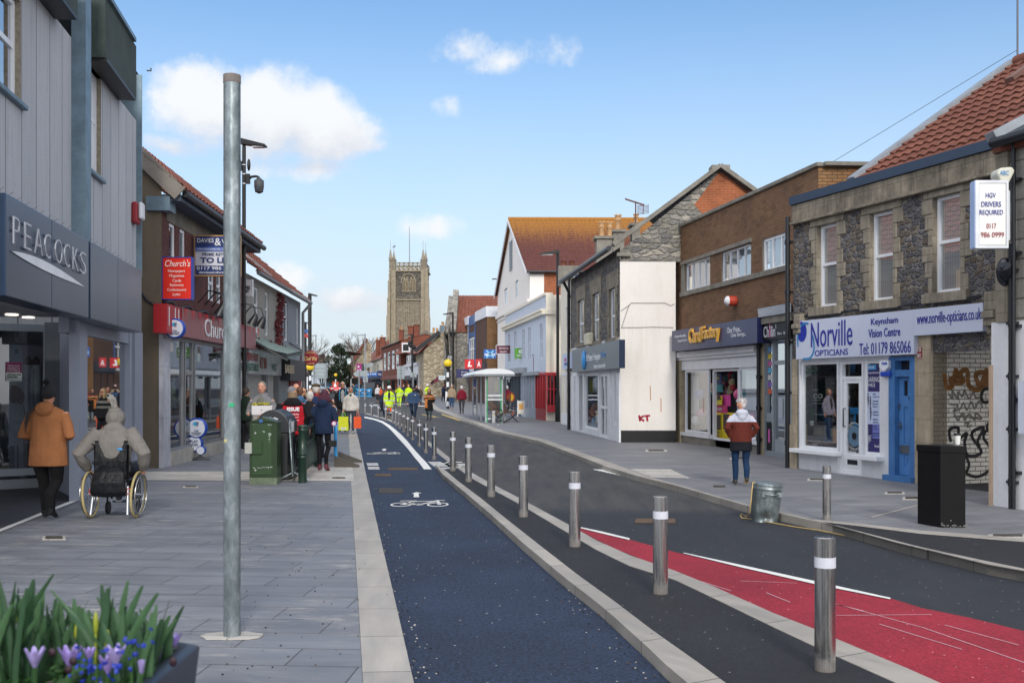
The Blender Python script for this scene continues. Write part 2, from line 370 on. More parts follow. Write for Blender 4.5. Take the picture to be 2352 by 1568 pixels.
class Fac:
 """a vertical facade plane through ground pixel (px, py), running towards horizon pixel vp; u grows away from the camera"""
 def __init__(s,px=None,py=None,z=0,vp=None,p0=None,t=None):
  s.o=G(px,py,z)if p0 is None else Vector(p0);s.o.z=0
  s.t=(Vector(((vp-CX)/FPX,1,0))if t is None else Vector(t)).normalized()
  n=Vector((s.t.y,-s.t.x,0));s.n=n if n.dot(-s.o)>0 else-n
 def uz(s,px,py=HY,d=0):
  o=s.o+s.n*d;k=(px-CX)/FPX
  u=(o.x-k*o.y)/(k*s.t.y-s.t.x);Y=o.y+u*s.t.y
  return u,CH+(HY-py)/FPX*Y
 def U(s,px,d=0):return s.uz(px,HY,d)[0]
 def Z(s,px,py,d=0):return s.uz(px,py,d)[1]
 def P(s,u,z,d=0):p=s.o+s.t*u+s.n*d;return Vector((p.x,p.y,z))
 @property
 def r(s):
  return Vector((-s.n.y,s.n.x,0))
def wall(m,F,u0,u1,z0,z1,holes=(),depth=.12,d=0.0,reveal=None):
 """wall face with openings; holes = (u0,u1,z0,z1[,depth]); reveals run inward"""
 if u0>u1:u0,u1=u1,u0
 hs=[((min(h[0],h[1]),max(h[0],h[1]),h[2],h[3])+((h[4],)if len(h)>4 else(depth,)))for h in holes]
 us=sorted({u0,u1,*[x for h in hs for x in h[:2]if u0<x<u1]});zs=sorted({z0,z1,*[x for h in hs for x in h[2:4]if z0<x<z1]})
 flip=F.t.cross(Vector((0,0,1))).dot(F.n)<0
 def q(a,b,c,e):m.quad(*((a,b,c,e)if not flip else(e,c,b,a)))
 for i in range(len(us)-1):
  for j in range(len(zs)-1):
   cu,cz=(us[i]+us[i+1])/2,(zs[j]+zs[j+1])/2
   if any(h[0]<cu<h[1]and h[2]<cz<h[3]for h in hs):continue
   q(F.P(us[i],zs[j],d),F.P(us[i+1],zs[j],d),F.P(us[i+1],zs[j+1],d),F.P(us[i],zs[j+1],d))
 if reveal:m.use(reveal)
 for a,b,c,e,dp in hs:
  m.quad(F.P(a,c,d),F.P(a,e,d),F.P(a,e,d-dp),F.P(a,c,d-dp));m.quad(F.P(b,c,d),F.P(b,e,d),F.P(b,e,d-dp),F.P(b,c,d-dp))
  m.quad(F.P(a,e,d),F.P(b,e,d),F.P(b,e,d-dp),F.P(a,e,d-dp));m.quad(F.P(a,c,d),F.P(b,c,d),F.P(b,c,d-dp),F.P(a,c,d-dp))
def frame(m,F,u0,u1,z0,z1,w=.06,d0=-.1,d1=-.04,vb=(),hb=(),bw=None):
 """window frame: outer border, vertical bars at u, horizontal bars at z"""
 if u0>u1:u0,u1=u1,u0
 bw=bw or w
 m.fbox(F,u0,u0+w,z0,z1,d0,d1);m.fbox(F,u1-w,u1,z0,z1,d0,d1);m.fbox(F,u0+w,u1-w,z0,z0+w,d0,d1);m.fbox(F,u0+w,u1-w,z1-w,z1,d0,d1)
 for v in vb:m.fbox(F,v-bw/2,v+bw/2,z0+w,z1-w,d0+.003,d1-.003)
 for h in hb:m.fbox(F,u0+w,u1-w,h-bw/2,h+bw/2,d0+.005,d1-.005)
def window(parent,F,u0,u1,z0,z1,fm,gm,w=.06,rec=.1,vb=(),hb=(),back=None,backd=.25,sill=None,name='window',sillw=.12):
 """window part with pane, backing (blind or dark room) and sill as sub-parts"""
 a=M(fm);frame(a,F,u0,u1,z0,z1,w,-rec,-rec+.06,vb,hb);fo=a.build(name,parent)
 if u0>u1:u0,u1=u1,u0
 g=M(gm);g.quad(F.P(u0+w*.5,z0+w*.5,-rec+.03),F.P(u1-w*.5,z0+w*.5,-rec+.03),F.P(u1-w*.5,z1-w*.5,-rec+.03),F.P(u0+w*.5,z1-w*.5,-rec+.03));build_sub(g,'pane',parent,fo)
 if back:
  b=M(back);b.quad(F.P(u0,z0,-rec-backd),F.P(u1,z0,-rec-backd),F.P(u1,z1,-rec-backd),F.P(u0,z1,-rec-backd));build_sub(b,'blind',parent,fo)
 if sill:
  s_=M(sill);s_.fbox(F,u0-.08,u1+.08,z0-sillw,z0,-rec,.07);build_sub(s_,'sill',parent,fo,bevel=.01)
 return fo
def build_sub(m,name,root,part,bevel=0):
 o=m.build(name,root,bevel=bevel)
 o.parent=part;return o
# GROUND
def tarmac_mat(name,c,c2,speck,wear=None,sc=260,bumps=.9,thr=.7,rough=.82,sheen=.4):
 m,nt,b=new_mat(name);b.inputs['Roughness'].default_value=rough;b.inputs['Specular IOR Level'].default_value=sheen
 vec=N(nt,'ShaderNodeTexCoord').outputs['Object']
 n1=noise(nt,vec,sc*.17,5,.85)
 col=mixc(nt,mrange(nt,n1,.38,.62,0,1),C(c),C(c2))
 v=N(nt,'ShaderNodeTexVoronoi',inp={'Scale':sc*.09});nt.links.new(vec,v.inputs['Vector'])
 s3=N(nt,'ShaderNodeSeparateColor');nt.links.new(v.outputs['Color'],s3.inputs[0])
 sp=mth(nt,'MULTIPLY',mth(nt,'LESS_THAN',v.outputs['Distance'],.16),mth(nt,'GREATER_THAN',s3.outputs[0],.93))
 col=mixc(nt,sp,col,C(speck))
 big=mrange(nt,noise(nt,vec,.8,6,.6),.3,.7,.8,1.25);col=mixc(nt,1.0,col,big,'MULTIPLY')
 if wear:
  st=N(nt,'ShaderNodeMapping');st.inputs['Scale'].default_value=(1.6,.22,1);st.inputs['Rotation'].default_value=(0,0,R(-12));nt.links.new(vec,st.inputs[0])
  sep=N(nt,'ShaderNodeSeparateXYZ');nt.links.new(vec,sep.inputs[0])
  far=N(nt,'ShaderNodeMapRange',interpolation_type='SMOOTHSTEP',inp={'From Min':14.6,'From Max':15.6,'To Min':0.2,'To Max':1});nt.links.new(mth(nt,'ADD',sep.outputs[1],mth(nt,'MULTIPLY',noise(nt,vec,1.2,3),.6)),far.inputs[0])
  w=mth(nt,'MULTIPLY',mrange(nt,noise(nt,st.outputs[0],2.2,7,.65),.38,.72,.3,.75),far.outputs[0])
  col=mixc(nt,w,col,C(wear))
 nt.links.new(col,b.inputs['Base Color']);bumpn(nt,b,noise(nt,vec,sc*.4,3,.8),bumps,.006)
 return m
def paving_mat(name,c,c2,mortar,bw,bh,ang=0,ms=.006,off=.5,dust=.45,dustc='#a8a49c',bias=0.0,cfreq=2):
 m,nt,b=new_mat(name);b.inputs['Roughness'].default_value=.62
 vec=N(nt,'ShaderNodeTexCoord').outputs['Object']
 mp=N(nt,'ShaderNodeMapping');mp.inputs['Rotation'].default_value=(0,0,R(ang));nt.links.new(vec,mp.inputs[0])
 t=N(nt,'ShaderNodeTexBrick',offset=off,offset_frequency=cfreq,inp={'Scale':1.0,'Mortar Size':ms,'Mortar Smooth':.1,'Brick Width':bw,'Row Height':bh,'Bias':bias})
 t.inputs['Color1'].default_value=C(c);t.inputs['Color2'].default_value=C(c2);t.inputs['Mortar'].default_value=C(mortar);nt.links.new(mp.outputs[0],t.inputs['Vector'])
 st=N(nt,'ShaderNodeMapping');st.inputs['Scale'].default_value=(.35,1.6,1);nt.links.new(mp.outputs[0],st.inputs[0])
 col=mixc(nt,1.0,t.outputs[0],mrange(nt,noise(nt,st.outputs[0],2.5,8,.7),.3,.7,.8,1.22),'MULTIPLY')
 st2=N(nt,'ShaderNodeMapping');st2.inputs['Scale'].default_value=(.8,2.6,1);nt.links.new(mp.outputs[0],st2.inputs[0])
 d=mth(nt,'MULTIPLY',mrange(nt,noise(nt,st2.outputs[0],3.1,9,.75),.51,.72,0,dust),mrange(nt,noise(nt,vec,.5,3),.42,.6,.05,1))
 col=mixc(nt,d,col,C(dustc))
 v=N(nt,'ShaderNodeTexVoronoi',inp={'Scale':5.0});nt.links.new(vec,v.inputs['Vector']);s3=N(nt,'ShaderNodeSeparateColor');nt.links.new(v.outputs['Color'],s3.inputs[0])
 sp=mth(nt,'MULTIPLY',mth(nt,'LESS_THAN',v.outputs['Distance'],.055),mth(nt,'GREATER_THAN',s3.outputs[0],.72));col=mixc(nt,mth(nt,'MULTIPLY',sp,.8),col,C('#26262a'))
 nt.links.new(col,b.inputs['Base Color'])
 nt.links.new(mrange(nt,noise(nt,st.outputs[0],5,4),.3,.7,.5,.8),b.inputs['Roughness'])
 bumpn(nt,b,mth(nt,'ADD',mth(nt,'MULTIPLY',mth(nt,'SUBTRACT',1.0,t.outputs['Fac']),.6),mth(nt,'MULTIPLY',noise(nt,vec,60,3),.3)),.35,.008)
 return m
T_far=tarmac_mat('tarmac_ground','#43464c','#55585d','#8f8f8c')
T_road=tarmac_mat('tarmac_road','#12161d','#282e38','#a9a7a2',wear='#565452',thr=.8)
T_cycle=tarmac_mat('tarmac_cycle','#0d131f','#303f5a','#b5b3ae',sc=230)
T_island=tarmac_mat('tarmac_island','#17191d','#292b30','#8f8d8a')
T_red=tarmac_mat('red_surfacing','#741624','#9f2438','#d98a92',sc=240)
T_new=tarmac_mat('tarmac_new','#17191d','#28292e','#b0aeaa')
P_left=paving_mat('paving_left','#696c73','#73767d','#46464a',.92,.42,ang=4,dust=.75,dustc='#bdb8ae')
P_right=paving_mat('paving_right','#696a6f','#77787c','#4e4e52',.9,.42,ang=-14,dust=.4)
P_light=paving_mat('paving_light','#a6a29c','#b7b3ac','#77736d',.62,.3,ang=3)
P_kerb=paving_mat('kerb_granite','#938e88','#a39e97','#55514d',.9,9,ang=86,ms=.005,off=0,dust=.3,dustc='#8b867e')
P_kerb2=paving_mat('kerb_stone','#908b84','#a19c94','#524e49',.92,9,ang=60,ms=.006,off=0,dust=.3,dustc='#7f7a72')
WHITE=mat('#d9d9d6',.7,var=.1,vs=9,bump=.3,bs=120,key='roadwhite')
YEL=mat('#c9ad62',.7,var=.15,vs=5,key='roadyellow')
def struct(m,name,**k):o=m.build(name,**k);o['kind']='structure';return o
def GP(pts,z):return[G(a,b,z)for a,b in pts]
g=M(T_far);g.quad((-900,-60,-.03),(900,-60,-.03),(900,1600,-.03),(-900,1600,-.03));struct(g,'ground')
r=M(T_road);r.quad((-30,-4,0),(14,-4,0),(14,60,0),(-30,60,0));r.quad((-30,60,0),(14,60,0),(14,70,0),(-30,70,0));r.quad((-60,70,0),(14,70,0),(14,220,ramp_z(220)),(-60,220,ramp_z(220)));r.quad((-200,220,ramp_z(220)),(200,220,ramp_z(220)),(200,400,1.74),(-200,400,1.74));struct(r,'road')
LZ,RZ,IZ=.05,.09,.075
bandL=[(870,2500),(846,1768),(834,1568),(829,1480),(812,1200),(806,1100),(801,1000),(797,960),(785,930),(772,915)]
bandR=[(1180,2500),(1000,1768),(951,1568),(908,1380),(867,1206),(843,1100),(824,1010),(812,965),(798,931),(780,914)]
k1Lbot=[(1740,1740),(1540,1568),(1484,1512),(1389,1422),(1295,1346),(1200,1263),(1132,1199),(1068,1142),(1015,1097),(1002,1077)]
k1Ltop=k1Lbot
k1R=[(1920,1760),(1608,1527),(1502,1452),(1408,1380),(1325,1320),(1238,1252),(1166,1195),(1106,1146),(1053,1106),(1019,1077)]
k2L=[(841,950.5),(858,955),(890,964.5),(928,980),(943,989),(969,1007.7),(984,1021.6),(1003,1039),(1026,1057),(1050,1074),(1084,1099),(1119,1118),(1193,1157.5),(1306,1225),(1370,1263),(1446,1300),(1550,1332),(1641,1375),(1777,1441),(1873,1486),(1928,1511),(2079,1578),(2300,1690),(2560,1830)]
k2R=[(841,948),(858,952),(890,961),(928,974),(943,984),(971,1003.5),(984,1012),(1004.6,1028),(1032,1050),(1053,1068),(1085,1086),(1120,1106),(1195,1145),(1308,1206),(1372,1242),(1448,1276),(1550,1311),(1641,1348),(1777,1408.6),(1873,1446),(1924,1469),(2085,1536),(2300,1632),(2560,1755)]
cyc=GP([(1180,2500),(1000,1768),(951,1568),(908,1380),(867,1206),(843,1100),(829,1046),(820,1000),(812,965),(806,950),(841,950)],.004)+GP(k2L[1:12],.004)+GP([(1019,1077),(1002,1077)],.004)+GP(k1Lbot[::-1][1:],.004)+GP([(2500,2500)],.004)
c=M(T_cycle);c.add(cyc,[list(range(len(cyc)))]);struct(c,'cycle_lane')
b_=M(P_kerb);b_.strip(GP(bandL,LZ),GP(bandR,LZ),-.02,LZ);struct(b_,'left_kerb')
def cutY(P,y,far=False):
 out=[]
 for i in range(len(P)):
  if i and(P[i-1].y-y)*(P[i].y-y)<0:out.append(P[i-1].lerp(P[i],(y-P[i-1].y)/(P[i].y-P[i-1].y)))
  if(P[i].y>y)==far:out.append(P[i])
 return out
pl0=GP(bandL,LZ);pl=cutY(pl0,70);poly=[(-40,1.0),(pl[0].x,1.0)]+[(p.x-.002,p.y)for p in pl[1:]]+[(-40,pl[-1].y)]
p=M(P_left);p.prism(poly,-.02,LZ-.003);fp_=cutY(pl0,70,True);p.strip([Vector((-60,v.y,0))for v in fp_],fp_,LZ-.003)
struct(p,'left_pavement')
lp=M(P_light)
q=GP([(330,1082),(811,1082),(812.5,1104),(330,1102)],LZ+.002);lp.add(q,[(0,1,2,3)])
q=GP([(730,1060),(806,1060),(811,1082),(700,1082)],LZ+.002);lp.add(q,[(0,1,2,3)])
struct(lp,'pavement_band')
K1A=[G(a,b,0)for a,b in k1Lbot];K1B=[G(a,b,IZ)for a,b in k1R]
def resamp(P,n):
 L=[0]
 for i in range(1,len(P)):L.append(L[-1]+(P[i]-P[i-1]).length)
 out=[]
 for k in range(n):
  s=L[-1]*k/(n-1);i=max(j for j in range(len(P)-1)if L[j]<=s+1e-9);f=(s-L[i])/max(L[i+1]-L[i],1e-9);out.append(P[i].lerp(P[i+1],min(f,1)))
 return out
k=M(P_kerb2);k.strip(resamp(K1A,40),resamp(K1B,40),0,IZ+.01);struct(k,'island_kerb')
K2A=GP(k2L,IZ);K2B=GP(k2R,IZ);i0=9
isl=K1B[1:]+K2A[i0:]
isl=GP(k1R,IZ)+GP(k2L[i0:],IZ);k=M(T_island);k.prism([(v.x,v.y)for v in isl],0,IZ+.002);struct(k,'island_surface')
k=M(P_kerb2);k.strip(K2A[i0:],K2B[i0:],0,IZ+.006);k.strip(GP(k2L[:i0+1],.012),GP(k2R[:i0+1],.012),0,.012);struct(k,'outer_island_kerb')
redU=[(1333,1211),(1446,1238),(1550,1267),(1701,1303),(1871,1338.7),(2045,1373),(2117,1395),(2230,1418),(2352,1448),(2800,1560)]
redL=[(1320,1212),(1400,1254),(1500,1294),(1560,1318),(1641,1351),(1777,1411),(1873,1448),(1924,1471),(2154,1570),(2800,1880)]
rd=GP(redU,.008)+GP(redL[::-1],.008)
k=M(T_red);k.add(rd,[list(range(len(rd)))]);struct(k,'red_lane')
def line(name,U,L,z=.016,m=None):k=M(m or WHITE);A,B=GP(U,z),GP(L,z);k.strip(A,B,z);return struct(k,name)
line('white_line',[(1334,1209.5),(1380,1219),(1446,1235)],[(1334,1212),(1380,1223.5),(1446,1239)])
line('white_line',[(1570,1268),(1701,1296),(1871,1333),(2045,1371.5)],[(1570,1269.5),(1701,1301.5),(1871,1340),(2045,1375)])
wlL=[(837,959),(860,964),(878,971),(889,979),(898,987),(912,1002.6),(925.5,1017),(938.7,1032),(953,1051),(962,1061),(969.5,1071.4),(973.8,1077)]
wlR=[(837,956),(860,960.5),(880,967),(895,975.5),(906,984),(922,998),(937,1014),(950,1030),(967,1049),(978,1060),(986,1070),(991.4,1077)]
line('white_line',wlR,wlL,.012)
for(x0,x1,y0,y1,sk)in((842,868,1063,1080,5),(983,1024,1060,1077,22),(1012,1060,1060,1077,30)):
 k=M(WHITE)
 for i in range(8):
  if i%2 and random.random()<.3:continue
  a=y0+(y1-y0)*i/8;b=a+(y1-y0)/8*.62;s0,s1=sk*(a-y0)/(y1-y0),sk*(b-y0)/(y1-y0)
  q=GP([(x0+s0,a),(x1+s0,a),(x1+s1,b),(x0+s1,b)],.012);k.add(q,[(3,2,1,0)])
 struct(k,'road_marking')
k=M(WHITE)
for i in range(7):
 x=1362+i*9;q=GP([(x,1077+i*2.0),(x+28,1077.5+i*2.0),(x+34,1079.3+i*2.0),(x+5,1079+i*2.0)],.008);k.add(q,[(3,2,1,0)])
struct(k,'road_marking')
for(x0,x1,y0,y1)in((840,905,924,924),(905,955,927,927.4),(1000,1060,930,930),(870,900,938,938.6),(960,1010,931,932.5),(848,868,929,930.5)):
 k=M(WHITE);q=GP([(x0,y0),(x1,y0+.6),(x1+2,y1+1),(x0,y1)],.01);k.add(q,[(3,2,1,0)]);struct(k,'road_marking')
for(x0,y0,x1,y1)in((1012,951,1058,966),(966,951,1000,957),(975,956,1010,958)):
 k=M(YEL);q=GP([(x0,y0),(x0+5,y0),(x1+5,y1),(x1-3,y1)],.008);k.add(q,[(3,2,1,0)]);struct(k,'road_marking')
def bike(cx,cy,w,flat):
 c0=G(cx,cy,0);W=w/FPX*c0.y;k=M(WHITE);z=.013;L=flat
 def P(a,b):return Vector((c0.x+a*W/2,c0.y+b*L,z))
 def arc(x,y,rx,ry,a0=0,a1=360,t=.16,n=20):
  for i in range(n):
   p,q=R(a0+(a1-a0)*i/n),R(a0+(a1-a0)*(i+1)/n)
   k.add([P(x+rx*math.cos(p)*f,y+ry*math.sin(p)*f2)for p,f,f2 in((p,1,1),(q,1,1),(q,1-t/rx*.42,1-t/ry*.5),(p,1-t/rx*.42,1-t/ry*.5))],[(0,1,2,3)])
 def seg(a,b,t=.055):
  A,B=P(*a),P(*b);d=(B-A).normalized();s=Vector((-d.y,d.x,0))*t*W*.6;k.add([A+s,A-s,B-s,B+s],[(0,1,2,3)])
 arc(-.62,-.16,.37,.32);arc(.62,-.16,.37,.32);arc(-.02,-.14,.15,.13,n=14)
 for a,b in(((-.62,-.16),(-.32,.3)),((-.32,.3),(.5,.42)),((-.02,-.14),(.5,.36)),((-.5,.1),(-.02,-.14)),((.5,.5),(.68,-.16)),((-.78,.42),(-.2,.44)),((.44,.52),(.78,.5)),((-.62,-.16),(-.02,-.16)),((-.35,.42),(-.3,.2))):seg(a,b)
 struct(k,'bicycle_marking')
bike(965.5,1157.5,134,.85);bike(882.5,1041.5,77,.85)
for cx,y0,y1,s in((955,1130,1141,1),(881.5,1030,1034.5,.62)):
 k=M(WHITE);q=GP([(cx-10*s,y0+3*s),(cx+1*s,y0-.5*s),(cx+14*s,y0+1.5*s),(cx+6*s,y0+2.6*s),(cx+8*s,y1),(cx-5*s,y1),(cx-4*s,y0+3.2*s)],.013);k.add(q,[list(range(7))[::-1]]);struct(k,'arrow_marking')
rkO=[(940,912),(965,922),(985,931),(999,943),(1023,951),(1055,965),(1092,977),(1132,995),(1238,1019.6),(1332,1057),(1393,1082),(1464,1104.6),(1550,1127),(1626,1150),(1701,1172.6),(1796,1197),(1928,1227),(2041,1257.5),(2117,1278),(2268,1312),(2352,1330),(2800,1450)]
rkI=[(946,911),(972,919),(995,927),(1010,939),(1040,948),(1075,960.5),(1117,975),(1159,990),(1257,1011),(1360,1048),(1425,1071),(1490,1095),(1575,1118),(1650,1141),(1720,1160),(1810,1179),(1945,1215),(2060,1247),(2140,1266),(2268,1297),(2352,1312),(2800,1425)]
RO=GP(rkO,0);RI=GP(rkI,RZ)
k=M(P_kerb2);k.strip(RO,RI,0,RZ+.01);struct(k,'right_kerb')
fp_=cutY(RI,70,True);RI0=cutY(RI,70);poly=[(v.x,v.y)for v in RI0]+[(30,RI0[-1].y),(30,RI0[0].y)]
k=M(P_right);k.prism(poly,-.02,RZ);k.strip(fp_,[Vector((30,v.y,0))for v in fp_],RZ);struct(k,'right_pavement')
sr=GP([(1877,1197),(1970,1207),(2113,1224),(2352,1243),(2800,1280)],RZ+.006)+GP([(2800,1425),(2352,1312),(2268,1297),(2140,1266),(2060,1247),(1945,1215)],RZ+.006)
k=M(T_new);k.add(sr,[list(range(len(sr)))]);struct(k,'side_road')
line('stone_edging',[(1870,1192),(1970,1201),(2113,1217),(2352,1235),(2800,1270)],[(1872,1196),(1970,1207),(2113,1225),(2352,1244),(2800,1281)],RZ+.012,P_kerb2)
line('stone_edging',[(2000,1186),(2108,1158),(2110,1160)],[(2003,1188),(2111,1160),(2112,1161)],RZ+.005,P_kerb2)
line('tactile_paving',[(1445,1076),(1540,1077)],[(1500,1096),(1586,1098)],RZ+.004,P_light)
k=M(mat('#3c3f46',.7,var=.2,vs=6));q=GP([(-300,1330),(0,1218),(203,1142),(115,1109),(-40,1128),(-300,1128)],LZ+.004);k.add(q,[list(range(6))]);struct(k,'shop_entrance_floor')
line('stone_edging',[(-20,1222),(176,1144)],[(-20,1228),(182,1148)],LZ+.008,WHITE)
IRON=mat('#4a4642',.6,.5,var=.3,vs=20,bump=.4,bs=80);IRONR=mat('#5f4f44',.75,.2,var=.3,vs=14)
n_cov=0
def cover(cx,cy,w,h,z,rim=True,mt=None,lab='',rnd=False):
 global n_cov
 q=GP([(cx-w/2,cy-h/2),(cx+w/2,cy-h/2),(cx+w/2*1.05,cy+h/2),(cx-w/2*1.05,cy+h/2)],z+.008);c0=sum(q,Vector())/4
 t=thing('drain_cover',lab,'drain cover',(c0.x,c0.y,z))
 if rim:
  a=M(P_light);a.prism([((v-c0)*1.0+c0)[:2]for v in q],z,z+.007);a.build('surround',t)
 b=M(mt or IRON);e=[c0+(v-c0)*(.72 if rim else 1)for v in q]
 b.prism([v[:2]for v in e],z+.002,z+.011)
 for i in range(5):
  f=(i+.5)/5;p0=e[0].lerp(e[3],f);p1=e[1].lerp(e[2],f);b.beam((p0.x,p0.y,z+.012),(p1.x,p1.y,z+.012),.012,.008)
 b.build('grate',t)
cover(124,1234,52,8,LZ,lab='white edged drain cover in the pavement behind the planter')
cover(438,1117,34,2.6,LZ,lab='oval drain cover in the paving in front of the newsagent',mt=IRON)
cover(778,1097,40,3.6,LZ,lab='small iron cover beside the left kerb near the guard rail')
cover(898,1126,55,11,.004,False,lab='pale barred gully grate in the cycle lane beside the left kerb')
cover(926,1076,66,4,.004,False,IRONR,'long rusty manhole cover in the cycle lane before the thick white line')
cover(880,1090,36,4,.004,False,IRONR,'small rusty manhole cover below the white ladder marking')
cover(1505,1195,90,9,.004,False,IRONR,'rusty manhole cover in the carriageway behind the third bollard')
cover(1507,1034,48,4,RZ,lab='drain cover in the pavement in front of the white wall')
cover(1697,1052,40,4,RZ,lab='drain cover in the pavement by the blue boards of the card shop')
cover(1878,1100,46,4,RZ,lab='white edged drain cover under the optician window')
cover(2055,1131,44,4,RZ,lab='small square cover left of the black cabinet')
cover(2097,1143,46,6,RZ,lab='barred drain cover just left of the black cabinet')
cover(1652,1116,26,3,RZ,False,lab='dark iron cover left of the walking man')
cover(2315,1229,90,6,RZ,lab='long drain grate at the right edge of the photo')
# BUILDINGS, RIGHT SIDE (near to far)
GLASS=glass_mat(tint=(.86,.9,.9,1),refl=.04,fk=.4);GLASSD=glass_mat('glass_dim',(.30,.34,.36,1),.08);GLASSB=glass_mat('glass_bright',(.8,.84,.88,1),.05,.35)
UPVC=mat('#e4e6ea',.35,var=.04,vs=2);WPAINT=mat('#d5d7dc',.55,var=.08,vs=3);GREYF=mat('#8d949b',.4,.3,var=.08)
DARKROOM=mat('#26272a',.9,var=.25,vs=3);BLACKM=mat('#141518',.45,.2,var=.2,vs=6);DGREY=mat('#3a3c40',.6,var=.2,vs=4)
def blind_mat(c,c2,w=.09):
 m,nt,b=new_mat('vertical_blind');b.inputs['Roughness'].default_value=.8
 t=N(nt,'ShaderNodeTexWave',wave_profile='SAW',inp={'Scale':1/w/(2*math.pi)*2*math.pi/2,'Distortion':.3,'Detail':1});nt.links.new(uvmap(nt),t.inputs['Vector'])
 nt.links.new(ramp(nt,t.outputs[0],[(0,C(c2)),(.12,C(c)),(1,mul(C(c),.82))]),b.inputs['Base Color']);return m
BLIND=blind_mat('#c5c0b8','#4b4845');BLIND2=blind_mat('#b9bfc4','#7d848b',.12)
RUBBLE=rubble_mat('rubble_dark',['#5c5a5d','#6d6a6b','#60564d','#73695e','#525156','#6b635b','#5d5b60','#4c4b4f'],'#8a847c',6.6,1.5,.03,.9)
RUBBLE2=rubble_mat('rubble_grey',['#7c7a76','#94908a','#858178','#6f6e6d','#a39d92'],'#8d8880',3.4,2.0,.03,.9)
RUBBLE3=rubble_mat('rubble_buff',['#a89a82','#b8ab94','#98897176'[:7],'#c1b6a2','#8f826e'],'#9b8f7c',2.6,1.9,.04,.9)
QUOIN=stone_mat('bath_stone','#8c8374','#989081',.42,.31,'#6e655a',.006,.35)
QUOINL=stone_mat('bath_stone_light','#a89a84','#b3a690',.6,.4,'#7c7060',.004,.3)
CORN=stone_mat('cornice_stone','#857c6e','#928979',.8,.6,'#5f584e',.005,.55)
CONC=mat('#7a766e',.85,var=.35,vs=3,bump=.4,bs=30)
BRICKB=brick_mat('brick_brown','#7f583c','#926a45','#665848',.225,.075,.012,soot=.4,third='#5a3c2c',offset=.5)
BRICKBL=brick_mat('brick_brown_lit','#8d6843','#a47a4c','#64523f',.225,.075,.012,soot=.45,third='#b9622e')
BRICKO=brick_mat('brick_orange','#95502f','#a8623f','#a7714f',.24,.08,.01,soot=.25,third='#8a4632',soot_scale=1.5)
BRICKR=brick_mat('brick_red','#753b2a','#844632','#5f463b',.225,.075,.01,soot=.3)
BRICKD=brick_mat('brick_dark','#5e3d2c','#6e4a33','#453a33',.225,.075,.012,soot=.35,third='#8a5a36')
CREAM=render_mat('render_cream','#d9d2c3','#8c8472',.35);WHITER=render_mat('render_white','#e2ddd8','#9c9484',.22);WHITEP=render_mat('render_painted','#d9dade','#8f8c85',.3)
def slate_mat(name,c,c2,rw=.3,rh=.25,mort='#24272c'):
 m,nt,b=new_mat(name);b.inputs['Roughness'].default_value=.75;b.inputs['Specular IOR Level'].default_value=.15;vec=uvmap(nt)
 t=N(nt,'ShaderNodeTexBrick',inp={'Scale':1.0,'Mortar Size':.012,'Mortar Smooth':.6,'Brick Width':rw,'Row Height':rh});nt.links.new(vec,t.inputs['Vector'])
 t.inputs['Color1'].default_value=C(c);t.inputs['Color2'].default_value=C(c2);t.inputs['Mortar'].default_value=C(mort)
 col=mixc(nt,1.0,t.outputs[0],mrange(nt,noise(nt,vec,3,8,.7),.3,.7,.7,1.3),'MULTIPLY');nt.links.new(col,b.inputs['Base Color']);bumpn(nt,b,mth(nt,'SUBTRACT',1.0,t.outputs['Fac']),.5,.02);return m
SLATE=slate_mat('slate','#4a515d','#59606b');SLATED=slate_mat('slate_dark','#3c3f45','#4a4d52')
def tile_mat(name,c,c2,lichen=None,lz=None,moss='#4a3226'):
 m,nt,b=new_mat(name);b.inputs['Roughness'].default_value=.88;vec=uvmap(nt)
 t=N(nt,'ShaderNodeTexBrick',offset=0,inp={'Scale':1.0,'Mortar Size':.0,'Brick Width':.3,'Row Height':.33});nt.links.new(vec,t.inputs['Vector'])
 t.inputs['Color1'].default_value=C(c);t.inputs['Color2'].default_value=C(c2)
 col=mixc(nt,1.0,t.outputs[0],mrange(nt,noise(nt,vec,1.3,8,.7),.3,.7,.72,1.25),'MULTIPLY')
 col=mixc(nt,mrange(nt,noise(nt,vec,5,8,.75),.55,.75,0,.6),col,C(moss))
 if lichen:
  g=N(nt,'ShaderNodeTexCoord');sp=N(nt,'ShaderNodeSeparateXYZ');nt.links.new(N(nt,'ShaderNodeNewGeometry').outputs['Position'],sp.inputs[0])
  h=mrange(nt,sp.outputs[2],lz[0],lz[1],0,1);f=mth(nt,'ADD',h,mth(nt,'MULTIPLY',mth(nt,'SUBTRACT',noise(nt,vec,6,9,.85),.5),3.4))
  col=mixc(nt,mrange(nt,f,.45,.7,0,.9),col,mixc(nt,noise(nt,vec,2,3),C(lichen),C('#9a5a24')))
 nt.links.new(col,b.inputs['Base Color']);return m
TILER=tile_mat('tile_red','#5f3529','#704233');TILEB=tile_mat('tile_brown','#6e4034','#7d4a3b');TILEL=tile_mat('tile_lichen','#552d28','#63362f','#a07a2a',(10.4,14.9))
LEAD=mat('#8b9198',.55,.2,var=.2,vs=4);GUTTERM=mat('#1b1e24',.4,.1,var=.1);BLUEG=mat('#24374f',.45,var=.1,vs=2)
